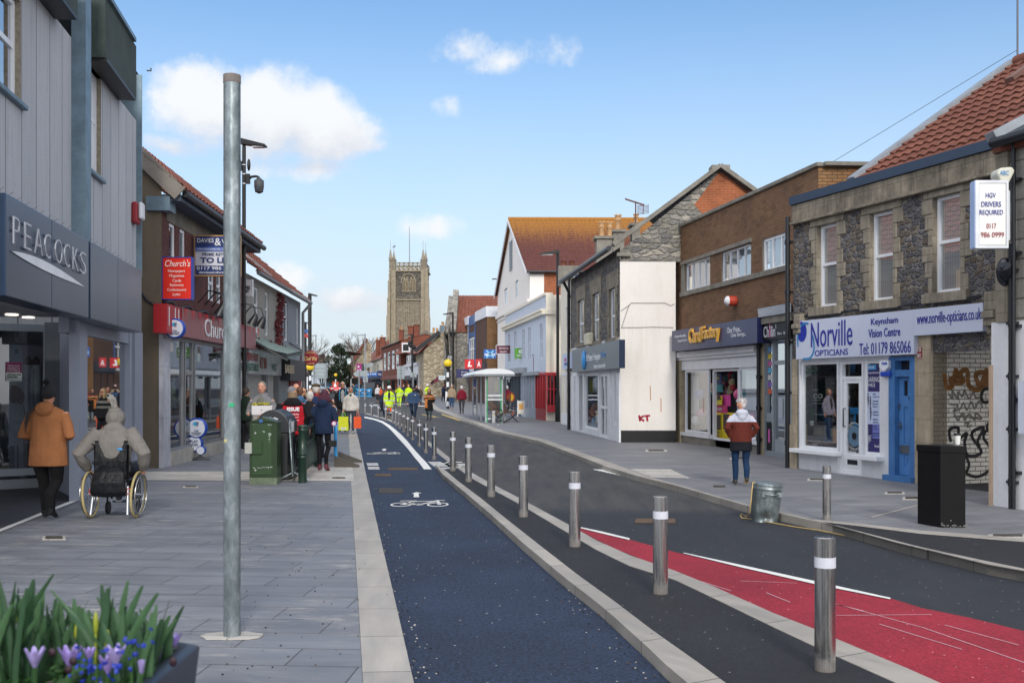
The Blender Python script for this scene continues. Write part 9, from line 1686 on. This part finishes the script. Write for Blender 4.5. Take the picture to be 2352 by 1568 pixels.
t,T,HT,hn=P('man in grey hooded coat carrying a white cardboard box of yellow flowers',602,1030,1.82,-4,'#77787a','#3a3d42',Y=21.3,hair=('short','#7d756c'),arms=('carry','carry'),vox=.018,hem=.74,w=1.12,skin='#bd8a74',hood='down',open_=True,inner=mat('#5f6157',.8))
t=thing('flower_box','white cardboard box with yellow flowers held by the man in the grey coat','box',at(600,955,20.9));A,B=at(578,931,20.85),at(625,952,20.85);C2=at(595,975,20.9);m=M(mat('#d0cdd0',.7,var=.05));m.box((A.x,20.85,B.z),(B.x,21.1,A.z));m.use(mat('#8a8682',.7,var=.1));m.box((A.x+.03,20.86,C2.z),(B.x-.02,21.08,B.z-.001));m.build('carton',t);m=M(mat('#8a3a30',.6));m.text('FRESH',at(603,958,20.84),(1,0,0),(0,0,1),.2,.05,.003);m.use(mat('#55505a',.6));p=at(601,941,20.84);m.tube([p,p+Vector((0,-.005,0))],.012,10);m.build('lettering',t);m=M(mat('#b8a81f',.6,var=.3,vs=30))
for q in range(60):c_=Vector((random.uniform(A.x,B.x-.1),random.uniform(20.86,21.08),A.z+random.uniform(0,.05)));m.ball(c_,.014,5,4)
m.use(LEAFG)
for q in range(40):c_=Vector((random.uniform(A.x,B.x-.08),random.uniform(20.86,21.08),A.z));m.tube([c_,c_+Vector((random.gauss(0,.03),0,random.uniform(.02,.07)))],[.008,.002],4)
m.build('flowers',t)
P('bald man with glasses and white moustache in a navy coat behind the crowd',679,0,1.80,60,'#1f2a3f','#22242a',Y=25.5,hair=('fringe','#b5b0aa'),vox=.02,glasses=1,skin='#c28c74',w=1.15)
t,T,HT,hn=P('street vendor with grey hair and khaki snood in a red vest, seen from behind',672,0,1.72,195,bands((0,'#b3202e'),bump=.4),'#23252c',Y=20.7,hair=('short','#77787c'),arms=('pocket','pocket'),vox=.017,hem=.78,w=1.22,face=True,turn=-60,glasses=1)
m=M(bands((0,'#15161a'),bump=.9));m.T=T;m.tube([(0,.02,1.38),(0,.03,1.44),(0,.02,1.52)],[(.2,.15),(.18,.14),(.1,.11)],18)
for s in(-1,1):e,wv=ARM['pocket'];m.tube([(s*.22,0,1.38),(s*e[0]*1.13,e[1],e[2]),(s*wv[0]*1.12,wv[1],wv[2])],[.085,.08,.068],12)
m.build('padded_coat',t,remesh=.018,smoothit=2);m=M(mat('#8a745c',.9,var=.35,vs=25,bump=.8));m.T=T;m.tube([(0,.0,1.5),(0,.02,1.58),(0,.03,1.65)],[(.1,.11),(.098,.11),(.088,.1)],16);m.build('snood',t)
m=M(WPAINT);o=T@Vector((-.02,.185,1.33));m.text('ISSUE',T@Vector((0,.2,1.30)),(1,.26,0),(0,0,1),.24,.08,.004,.05)
for q in range(3):m.text('VENDOR' if q==0 else 'every week',T@Vector((-.03,.205,1.2-.06*q)),(1,.26,0),(0,0,1),.16,.035,.004)
m.build('vest_lettering',t)
P('person with brown hair in a steel blue hooded coat, seen from behind',688,0,1.72,190,'#3f5f80','#23252c',Y=23.8,hair=('short','#6a4636'),vox=.02,hood='down',w=1.1,face=False)
P('blonde woman in glasses with a black and white checked scarf',697,0,1.68,40,bands((0,'#1b1b1e'),(1.15,'#77746e'),(1.22,'#1b1b1e'),(1.3,'#77746e'),(1.37,'#1b1b1e')),'#1d1d22',Y=31,hair=('long','#b59a72'),vox=.022,glasses=1)
P('woman with short light brown hair in a pale lilac coat',713,0,1.66,8,'#8d8794','#2a2a30',Y=28.5,hair=('short','#8a6a4a'),vox=.022,open_=True,inner=mat('#17171a',.8))
t,T,HT,hn=P('elderly man in brown flat cap, red scarf and navy quilted jacket',727,0,1.78,215,'#1f2f52','#26282e',Y=24.3,hair=('short','#c9c4be'),vox=.02,w=1.15,turn=-50,hem=.82)
m=M(mat('#4a3f2a',.9,var=.2));m.T=HT;m.ball((0,.01,.085),(.105,.125,.05),16,8);m.ball((0,-.1,.06),(.07,.05,.018),12,6);m.build('flat_cap',t);m=M(mat('#7a1f24',.8));m.T=T;m.tube([(0,.01,1.47),(0,.01,1.54)],[(.095,.09),(.085,.085)],14);m.build('scarf',t)
P('white haired person in a black quilted jacket directly behind the railing',712,0,1.62,180,'#1a1b1f','#25262b',Y=22.6,hair=('short','#c3c0be'),vox=.02,w=1.15,face=False)
t,T,HT,hn=P('woman with purple dyed hair in a navy coat leaning over the railing',742,1081,1.66,170,'#16253f','#101116',hair=('bob','#4a1f33'),arms=('front','back'),stride=.03,vox=.013,hem=.80,w=1.12,hood='down',face=False,lean=.16,shoe='#5a2430',legw=.8)
P('woman with short black hair in a brown jacket carrying a lime green bag',752,0,1.68,-20,'#3f352c','#1f2026',Y=30,hair=('short','#17151a'),arms=('pocket','phone'),vox=.022,skin='#c99a84',open_=True,inner=mat('#b0a8b0',.8))
t,T,HT,hn=P('man with sunglasses in a black jacket with cyan lining and grey shirt',787,0,1.93,8,'#17181c','#3a383c',hair=('short','#8a8a8a'),Y=40,vox=.022,glasses=1,stride=.1,open_=True,inner=mat('#85868a',.8),w=1.1,skin='#b5846c')
m=M(mat('#1f90b8',.6));m.T=T
for s in(-1,1):m.tube([(s*.1,-.13,1.1),(s*.115,-.14,1.3),(s*.1,-.1,1.48)],.012,6)
m.build('jacket_lining',t);bag('red and black backpack bag held by the man in sunglasses',hn[0],.2,.3,'#a8202c','#1a1a1c',d=.1)
t,T,HT,hn=P('bald man in a cream zip hoodie walking towards the camera with two shopping bags',806,996,1.72,2,'#b9b5ae','#3a404c',hair=('bald','#8a6a58'),vox=.02,stride=.09,hem=.86,w=1.15,shoe='#8a8a8c',skin='#a8755c',hood='down')
m=M(mat('#18181b',.8));m.T=T;m.ball((0,-.085,1.44),(.05,.03,.05),10,8);m.build('shirt_neck',t)
bag('yellow and green shopping bag hanging from the left of the man in the cream hoodie',hn[0],.36,.5,'#c3c81a','#5fae20','ASDA',d=.18);bag('bright orange paper bag in the right hand of the man in the cream hoodie',hn[1],.26,.42,'#d9501a','#c8642a',d=.12)
HV='#b5d81e';SI='#a9adb0';HI=lambda:bands((0,HV),(.72,SI),(.78,HV),(1.0,SI),(1.06,HV),(1.24,SI),(1.3,HV),bump=.4)
t,T,HT,hn=P('roadworker in white hard hat, open yellow jacket and orange trousers',894,961,1.82,4,HI(),bands((0,'#23252a'),(.3,SI),(.38,'#23252a'),(.42,'#d9541c'),bump=.3),hair=('short','#3a2a22'),vox=.025,z0=0,stride=.08,hem=.62,w=1.15,open_=True,inner=mat('#201d22',.8),beard='#3a2a22',shoe='#7a6a50');helmet(t,HT)
t,T,HT,hn=P('woman in a navy dress bending forward, half hidden behind the helmeted roadworker',876,958.5,1.66,115,'#1f2438','#1a2030',hair=('short','#3a2c28'),vox=.025,z0=0,stride=.2,lean=.3,shoe='#4a3a5a',arms=('swing','down'))
t,T,HT,hn=P('roadworker in full yellow high visibility suit raising a hand to his mouth',917,937,1.80,0,HI(),bands((0,HV),(.3,SI),(.37,HV),(.5,SI),(.57,HV)),hair=('short','#221c1a'),vox=.03,z0=0,arms=('mouth','pocket'),w=1.15,shoe='#6a5236')
P('bald smiling roadworker in yellow high visibility jacket, no helmet',938.5,934,1.84,-5,HI(),'#5a5a50',hair=('bald','#7a5a48'),vox=.03,z0=0,w=1.2)
t,T,HT,hn=P('bearded man in a blue hoodie, black cap and red glasses walking with a drink',950,964,1.80,-3,'#30445f','#1b2a40',hair=('short','#17171a'),vox=.025,z0=0,stride=.1,w=1.42,hem=.84,glasses=1,beard='#35251c',shoe='#6a4028',legw=1.15)
m=M(BLACKM);m.T=HT;m.ball((0,.01,.07),(.088,.1,.06),12,8);m.box((-.06,-.17,.05),(.06,-.08,.06));m.build('cap',t);m=M(WPAINT);m.T=T;m.box((.09,-.215,1.3),(.15,-.2,1.34));m.build('chest_emblem',t)
t,T,HT,hn=P('woman in sunglasses with long dark hair, plaid shawl and open black coat',985.5,966.5,1.70,0,bands((0,'#141416'),(1.14,'#a8622f'),(1.19,'#3a2a26'),(1.25,'#b58a5a'),(1.3,'#8a3f22'),(1.36,'#3a2a26')),'#2f4048',hair=('long','#241c1a'),vox=.025,z0=0,glasses=1,hem=.55,w=1.1,arms=('phone','pocket'),shoe='#16161a')
m=M(mat('#a8662f',.9,var=.6,vs=8));m.T=T;m.tube([(-.13,-.15,1.2),(-.15,-.17,.95),(-.14,-.17,.72)],[(.07,.03),(.07,.025),(.08,.01)],10);m.build('shawl_end',t)
t,T,HT,hn=P('roadworker with white helmet and yellow jacket near the stone house, farthest one',982,928,1.78,10,HI(),'#26282e',hair=('short','#2a221e'),vox=.035,z0=0,arms=('phone','phone'));helmet(t,HT)
P('grey haired man in beige jacket and blue jeans on the right pavement',1037.5,939.5,1.80,0,'#8d7c66','#2a4566',hair=('short','#aaa8a8'),vox=.03,z0=RZ,w=1.15,shoe='#8a6a48',stride=.05)
P('white haired man in a maroon jacket walking away on the right pavement',1060.5,950.5,1.78,180,'#6d1226','#3a3a3e',hair=('short','#c9c6c6'),vox=.026,z0=RZ,w=1.15,face=False,hem=.9)
P('person in navy looking at a phone behind the zebra crossing pole',1018,922,1.70,60,'#1c2a44','#1c2030',hair=('short','#5a3f2c'),vox=.035,z0=RZ,arms=('phone','phone'))
P('dark haired pedestrian in black right behind the bearded man',957,930,1.72,0,'#1a1a1e','#22242a',hair=('short','#3a2c28'),vox=.035,z0=0)
P('small elderly pedestrian with grey scarf behind the bearded man',965,929,1.58,0,'#4a4238','#2a3040',hair=('short','#8a7a6a'),vox=.035,z0=0)
P('pedestrian in dark blue between the two yellow roadworkers in the distance',927,926,1.74,0,'#1f2f48','#22242a',hair=('short','#6a4a38'),vox=.04,z0=0)
P('pedestrian in bright blue jacket far behind the checked scarf woman',717,0,1.72,20,'#1f6fa8','#22242a',Y=45,hair=('short','#2a2422'),vox=.035)
P('far pedestrian in teal standing by the green awning shop',812,922,1.72,0,'#1f4a5a','#22242a',hair=('short','#3a2c26'),vox=.05,z0=0)
P('seated looking pedestrian in orange top beside the cream house columns',874,925,1.5,0,'#b5532f','#2a2a30',hair=('short','#4a3a30'),vox=.05,z0=0)
P('pedestrian in white shirt left of the orange one by the cream house',867.5,925,1.7,0,'#b9b9bd','#2a2a30',hair=('short','#4a3a30'),vox=.05,z0=0)
P('person with long hair in black sitting inside the bus shelter',1143,0,1.62,175,'#17181b','#1c1d22',Y=57,hair=('long','#3a302a'),vox=.03,z0=RZ,face=False)
P('worker in orange and yellow high visibility vest behind the bus shelter',1157,0,1.55,150,bands((0,'#26303f'),(.8,HV),(1.1,'#d9601f'),(1.2,SI),(1.27,'#d9601f')),'#26303f',Y=66,hair=('short','#3a2c26'),vox=.035,z0=RZ,face=False)
P('person in dark green behind the tall lamp post beside the newsagent',566,0,1.70,150,'#14241c','#1c1d22',Y=27.5,hair=('short','#3a2c26'),vox=.03,face=False)
# SHELTER, BENCH, FAR VEHICLES, TREES
FS=Fac(p0=G(1116,970,RZ),t=G(1086,957.5,RZ)-G(1116,970,RZ));LS=(G(1086,957.5,RZ)-G(1116,970,RZ)).length;zr=FS.Z(1116,861);t=thing('bus_shelter','glazed bus shelter with white barrel roof and green edged end panel','bus shelter',FS.P(LS/2,RZ,0));back=Vector((1,.05,0));W=.78
SIL=mat('#a9adb2',.35,.5,var=.05);m=M(SIL)
for u in(0,LS*.33,LS*.66,LS):
 for w_ in((0,W)if u==0 else(0,1.2)):p=FS.P(u,0,0)+back*w_;m.box((p.x-.04,p.y-.04,RZ),(p.x+.04,p.y+.04,zr))
m.build('post',t);m=M(mat('#d6dade',.35,var=.05));e=FS.P(-.3,zr,.55);e2=FS.P(LS+.2,zr,.55);
for i in range(8):
 a0,a1=math.pi*i/8,math.pi*(i+1)/8;q=lambda a,o:o+back*(.95-.95*math.cos(a))+Vector((0,0,.05+.26*math.sin(a)));m.quad(q(a0,e),q(a1,e),q(a1,e2),q(a0,e2))
P8=[e+back*(.95-.95*math.cos(math.pi*i/8))+Vector((0,0,.05+.26*math.sin(math.pi*i/8)))for i in range(9)];m.add(P8,[list(range(9))]);m.use(mat('#7d8288',.4));m.beam(e,e+back*1.9,.06,.1);m.beam(e,e2,.06,.1);m.build('roof',t)
m=M(GLASSF);p=FS.P(0,0,0);
for u0_,u1_ in((LS*.66,LS),(0,LS)):a=FS.P(u0_,0,0)+back*(0 if u0_ else 1.2);b=FS.P(u1_,0,0)+back*(0 if u0_ else 1.2);m.quad((a.x,a.y,RZ+.2),(b.x,b.y,RZ+.2),(b.x,b.y,zr-.1),(a.x,a.y,zr-.1))
q=p+back*W;m.quad((p.x,p.y,RZ+.15),(q.x,q.y,RZ+.15),(q.x,q.y,zr-.1),(p.x,p.y,zr-.1));m.build('glass_panel',t)
m=M(mat('#2f8f5a',.4))
for s_ in(.06,W-.06):v=p+back*s_;m.box((v.x-.03,v.y-.06,RZ),(v.x+.03,v.y-.045,zr))
m.use(WPAINT)
for z in(RZ+.15,1.35,1.5-.35,zr-.08):m.box((p.x,p.y-.05,z),(q.x,p.y-.02,z+.06))
m.build('end_frame',t);m=M(mat('#c9b835',.5));v=p+back*.4;m.box((v.x,v.y+.02,1.55),(v.x+.2,v.y+.03,2.1));m.build('notice',t)
m=M(mat('#8a6a5a',.6));a=FS.P(1,.55,0)+back*.9;b=FS.P(LS-1,.55,0)+back*.9;m.beam(a,b,.3,.04);m.build('seat',t)
A=G(1130,971,RZ);B=G(1137.5,971,RZ);m=M(mat('#a5a9ac',.4,.3));z=at(1134,943,A.y).z;m.box((A.x,A.y,RZ),(B.x,A.y+.15,z));o=m.build('utility_pillar',loc=A,bevel=.01);tag(o,'short pale metal utility pillar beside the bus shelter','pillar');m=M(mat('#d8b31c',.4));c_=at(1134,953,A.y-.005);m.add([c_+Vector((-.04,0,-.035)),c_+Vector((.04,0,-.035)),c_+Vector((0,0,.04))],[(0,1,2)]);q=m.build('warning_label',loc=A);q.parent=o;q.location=(0,0,0)
bc=G(1160,970,RZ);t=thing('bench','slatted bench with curved dark metal legs beside the bus shelter','bench',bc);TB_=Matrix.Translation(bc)@Matrix.Rotation(R(62),4,'Z');m=M(mat('#6a5248',.7,var=.25,vs=12));m.T=TB_
for i in range(5):m.beam((-.8,-.2+i*.1,.44),(.8,-.2+i*.1,.44),.08,.03)
m.build('seat',t);m=M(mat('#6a5248',.7,var=.25,vs=12));m.T=TB_
for i in range(5):m.beam((-.8,.27+i*.045,.52+i*.09),(.8,.27+i*.045,.52+i*.09),.03,.08)
m.build('backrest',t)
for x in(-.7,.7):m=M(GUTTERM);m.T=TB_;m.tube([(x,-.35,0),(x,-.1,.2),(x,.1,.4),(x,.3,.55),(x,.48,.93)],.025,8);m.tube([(x,.45,0),(x,.15,.12),(x,-.1,.3),(x,-.26,.43),(x,-.2,.62),(x,.25,.66)],.025,8);m.build('leg',t)
def aboard(lab,x0,x1,y0,y1,z0,face,txt=()):
 a=G(x0,y1,z0);b=G(x1,y1,z0);zt=at(x0,y0,a.y).z;t=thing('pavement_sign',lab,'sign',a);m=M(WPAINT);w=b.x-a.x;Tl=.2
 for s in(0,1):
  for xx in(a.x,b.x-.05):m.add([(xx,a.y+s*.6,a.z),(xx+.05,a.y+s*.6,a.z),(xx+.05,a.y+.3,zt),(xx,a.y+.3,zt)],[(0,1,2,3)])
 m.build('frame',t);m=M(mat(face,.5,var=.15,vs=6));h=zt-a.z;m.add([(a.x+.03,a.y+.04,a.z+h*.18),(b.x-.03,a.y+.04,a.z+h*.18),(b.x-.03,a.y+.29,zt-.02),(a.x+.03,a.y+.29,zt-.02)],[(0,1,2,3)]);m.use(mat('#e0a040',.5));m.add([(a.x+.1,a.y+.12,a.z+h*.45),(b.x-.1,a.y+.12,a.z+h*.45),(b.x-.1,a.y+.2,zt-.2),(a.x+.1,a.y+.2,zt-.2)],[(0,1,2,3)]);m.build('poster',t)
aboard('white framed pavement sign with orange poster in front of the white panelled shop',1188,1206,919,957,RZ,'#d9d4cc');aboard('blank white pavement sign near the striped crossing pole',1023,1031,898,923,RZ,'#d5d6d8')
c_=G(1182,952,RZ);t=thing('traffic_cone','orange traffic cone beside the blue barrier at the shelter','cone',c_);m=M(mat('#d9501f',.5));m.lathe(c_,[(.14,.03),(.1,.25)],14);m.lathe(c_,[(.075,.42),(.03,.72),(0,.72)],14);m.box((c_.x-.2,c_.y-.2,c_.z),(c_.x+.2,c_.y+.2,c_.z+.03));m.build('body',t);m=M(BAND);m.lathe(c_,[(.1,.25),(.075,.42)],14);m.build('reflective_band',t)
plastic_barrier('bright blue plastic barrier behind the bus shelter',G(1160,944,RZ),G(1177,946,RZ),1.0)
for i,(x0,x1,y)in enumerate(((812,826,911),(827,840,911.5),(841,854,912))):plastic_barrier(['left','middle','right'][i]+' one of the three blue barriers in front of the far parked cars',G(x0,y,0),G(x1,y,0),1.0)
t=thing('shop_window_board','big red and yellow curved board leaning behind the pavement sign','board',G(1180,950,RZ));m=M(mat('#c8551f',.5));A=at(1172,912,62);m.tube([A,A+Vector((0,.05,0))],.28,20);m.use(mat('#d9b52a',.5));m.tube([A+Vector((0,-.01,0)),A+Vector((0,-.02,0))],.2,20);m.build('panel',t)
def car(lab,x,y,w,rot,col,h=1.5,L=4.2,name='parked_car',cat='car',van=False):
 p=G(x,y,0)if isinstance(y,(int,float))else y;t=thing(name,lab,cat,p,'cars parked at the far junction');T=Matrix.Translation(p)@Matrix.Rotation(R(rot),4,'Z');W=w/2
 bp_=[(-L/2,.35),(-L/2,.75),(-L/2+.25,.92),(-L*.18,1.0),(L*.32,1.0),(L/2-.05,.95),(L/2,.4)];gp=[(-L*.24,1.0),(-L*.1,h-.06),(L*.2,h),(L*.38,h-.12),(L*.46,.98)]
 if van:bp_=[(-L/2,.35),(-L/2,1.0),(-L/2+.6,1.15),(L/2,1.15),(L/2,.4)];gp=[(-L/2+.5,1.15),(-L/2+1.1,h-.1),(-L/2+1.4,h),(L/2,h),(L/2,1.15)]
 def ext(m,pr,wd,wd2=None):
  k=len(pr);wd2=wd2 or[wd]*k;m.add([(-wd2[i],pr[i][0],pr[i][1])for i in range(k)]+[(wd2[i],pr[i][0],pr[i][1])for i in range(k)],[list(range(k)),list(range(k,2*k))[::-1]]+[[i,k+i,k+(i+1)%k,(i+1)%k]for i in range(k)])
 m=M(mat(col,.25,.3,var=.03));m.T=T;ext(m,bp_,W);m.build('body',t,bevel=.05)
 m=M(mat(col,.25,.3,var=.03)if van else mat('#1d242b',.12,var=.1));m.T=T;ext(m,gp,W*.9,[W*.92]+[W*.78]*(len(gp)-2)+[W*.92]);m.build('cab' if van else 'glasshouse',t,bevel=.04)
 if not van:m=M(mat(col,.25,.3,var=.03));m.T=T;m.box((-W*.76,-L*.08,h-.05),(W*.76,L*.2,h+.02));m.build('roof',t)
 for s in(-1,1):
  m=M(mat('#d8dce0',.15));m.T=T;m.box((s*W*.62-.17,-L/2-.02,.62),(s*W*.62+.17,-L/2+.1,.78));m.build('headlight',t)
  for yy in(-L*.3,L*.3):m=M(BLACKM);m.T=T;m.lathe((s*W-.1,yy,.32),[(.32,-.05),(.32,.15)],14,axis='x');m.build('wheel',t)
 m=M(WPAINT);m.T=T;m.box((-.26,-L/2-.03,.42),(.26,-L/2,.53));m.build('number_plate',t);return t
car('bright red car facing the camera beyond the crossing',773,903,1.8,8,'#b01f2a');car('dark blue car behind the blue plastic barriers',829,908,1.8,-55,'#1f3040');car('dark grey four wheel drive car right of the dark blue car',851,910,1.9,-12,'#2a333c',h=1.75,L=4.4)
car('silver blue car partly hidden behind the crowd on the left',747,903,1.8,70,'#5f7f8a');car('white van with its side to the crossing behind the round sign',701,908,1.95,60,'#c9ccd0',h=2.4,L=5,name='parked_van',cat='van',van=True)
t=thing('railing','black railings with dark bins beyond the crowd','railing',G(745,918,0));m=M(BLACKM);a=G(728,917,0);b=G(766,917,0)
for z in(.15,1.1):m.beam(a+Vector((0,0,z)),b+Vector((0,0,z)),.06,.06)
for i in range(21):p=a.lerp(b,i/20);m.beam(p,p+Vector((0,0,1.1)),.03,.03)
m.build('bars',t)
far_house('low brown brick block behind the sign backs',724,746,806,812,185,195,BRICKD,TILEB,[(.2,.4,4.2,5.4),(.6,.8,4.2,5.4)],'#23262b',sides=False)
far_house('low white building behind the dark evergreen tree',752,806,None,868,190,196,WPAINT,None,[],'#b9bdc2',sides=False)
far_house('far red roofed house between the evergreen and the stone gable',790,812,830,842,230,240,BRICKR,TILEB,[],'#7a7068')
m=M(mat('#b5482a',.5));A,B=at(764,876,150),at(777,895,150);m.box((A.x,150,B.z),(B.x,150.2,A.z));m.use(WPAINT);c_=at(770,889,149.9);m.lathe((c_.x,149.95,c_.z-.2),[(.35,0),(0,1.0)],8);tag(m.build('street_poster',loc=(A.x,150,B.z)),'orange poster with a white figure beside the red car','poster')
t=thing('bunting_flag','small red, white and blue flag on the wall beyond the left terrace','flag',at(700,760,46));m=M(mat('#3a5a9a',.6));q=[at(699,757,45),at(706,755,45),at(708,765,45),at(700,764,45)];m.add(q,[(0,1,2,3)]);m.use(mat('#b03a3a',.6));m.add([p+Vector((0,0,-.2))for p in q],[(0,1,2,3)]);m.build('flag',t)
TRK=mat('#3f352c',.9,var=.3,vs=8);FOL=leafmat('#182614','#2c3c24',.8)
def branch(m,p,d,L,r,dep,rr,twig):
 q=p+d*L;m.tube([p,p.lerp(q,.5)+Vector((rr.gauss(0,.03*L),0,rr.gauss(0,.03*L))),q],[r,r*.8,r*.6],5 if dep>1 else 3,caps=False)
 if dep==0:return
 for i in range(3 if dep>1 else twig):
  nd=(d+Vector((rr.gauss(0,.5),rr.gauss(0,.5),rr.gauss(.12,.3)))).normalized();branch(m,p.lerp(q,rr.uniform(.55,1)),nd,L*rr.uniform(.6,.82),r*.58,dep-1,rr,twig)
def bare_tree(lab,x,Y,h,seed,dep=5):
 rr=random.Random(seed);p=at(x,890,Y);p.z=ramp_z(Y)-.1;t=thing('bare_tree',lab,'tree',p,'bare winter trees');m=M(TRK);m.tube([p,p+Vector((0,0,h*.3))],[h*.028,h*.02],8);m.build('trunk',t);m=M(mat('#6a6058',.9,var=.2))
 for i in range(4):branch(m,p+Vector((0,0,h*.28)),Vector((rr.gauss(0,.45),rr.gauss(0,.45),1)).normalized(),h*.24,h*.013,dep-1,rr,4)
 m.build('crown',t)
for a in(('bare tree spreading behind the dark evergreen, right half',808,210,13.5,3),('bare tree just left behind the evergreen',742,230,10,5),('bare tree between the far lamp and the stone gable',846,250,14,8),('bare tree rising behind the black lamp at the left terrace',704,150,10,13)):bare_tree(*a)
p=at(776,890,160);p.z=ramp_z(160);t=thing('evergreen_tree','dense dark evergreen tree at the far end of the street','tree',p);m=M(TRK);m.tube([p,p+Vector((.1,0,3.2))],[.28,.18],10)
rr=random.Random(31)
for i in range(9):d=Vector((rr.uniform(-1,1),rr.uniform(-1,1),.6)).normalized();m.tube([p+Vector((0,0,1.8+i*.15)),p+Vector((0,0,2.2+i*.2))+d*1.6],[.08,.03],5)
m.build('trunk',t);m=M(FOL);cl=[]
for i in range(75):
 z=rr.uniform(1.3,7.3);rmax=2.15*(1-max(0,(z-4.2)/3.6)**1.6)*(.65+.35*min(1,(z-1)/1.5));a=rr.uniform(0,6.28);q=rmax*rr.uniform(.35,1.0);cl.append((p+Vector((q*math.cos(a)+.15,q*math.sin(a),z)),rr.uniform(.28,.6)))
for c_,s in cl:
 for j in range(95):
  d=Vector((rr.gauss(0,1),rr.gauss(0,1),rr.gauss(0,.8))).normalized()*s*rr.uniform(.6,1.05);q=c_+d;a=Vector((rr.gauss(0,1),rr.gauss(0,1),rr.gauss(0,1))).normalized()*.11;b=a.orthogonal().normalized()*.08;m.quad(q-a,q-b,q+a,q+b)
m.build('crown',t)
m=M(FOL)
for i in range(5000):
 x=rr.uniform(-64,-20);y=rr.uniform(262,285);h=2.3+1.6*math.sin(x*.35)+1.2*math.sin(x*.9+1);q=Vector((x,y,1.7+rr.uniform(0,max(.6,h))));a=Vector((rr.gauss(0,1),rr.gauss(0,1),rr.gauss(0,1))).normalized()*.45;b=a.orthogonal().normalized()*.3;m.quad(q-a,q-b,q+a,q+b)
tag(m.build('distant_wood',loc=(-40,270,1.7)),'low dark belt of far-off trees closing the street','wood',kind='stuff')
m=M(mat('#c9a0a8',.8,key='chalk'));CS=[((1871,1374),(1985,1402)),((1910,1383),(2120,1440)),((2120,1440),(2352,1520)),((2020,1432),(2210,1490)),((2170,1434),(2340,1480)),((1700,1333),(1830,1338)),((1760,1360),(1815,1382)),((1920,1412),(2140,1410)),((1610,1334),(1680,1356))]
for(a,b)in CS:A=G(*a,.012);B=G(*b,.012);d=(B-A).normalized();s=Vector((-d.y,d.x,0))*.005;m.quad(A-s,B-s,B+s,A+s)
tag(m.build('chalk_lines',loc=G(1950,1400,.012)),'thin pale chalk and tyre lines crossing the red surfacing','road marks',kind='structure')
rr=random.Random(77);m=M(mat('#1b1b1e',.9,key='grit'))
for i in range(420):
 if i<200:y=rr.uniform(1110,1560);x=812+(y-1000)*.24+rr.gauss(14,16)*(y-890)/400
 elif i<330:y=rr.uniform(1120,1560);x=1140+(y-1200)*1.05+rr.gauss(-18,20)*(y-890)/400
 else:y=rr.uniform(1200,1560);x=rr.uniform(500,830)
 m.use(mat(rr.choice(['#1b1b1e','#26262a','#8f8c86','#b0ada6','#5a4a3a']),.9))if i%9==0 else None;c_=G(x,y,.006 if i<330 else LZ);s=rr.uniform(.003,.009);m.ball(c_+Vector((0,0,s*.4)),(s,s*.8,s*.6),5,3)
tag(m.build('road_grit',loc=G(900,1300,0)),'loose grit and small stones lying along the kerbs','grit',kind='stuff')
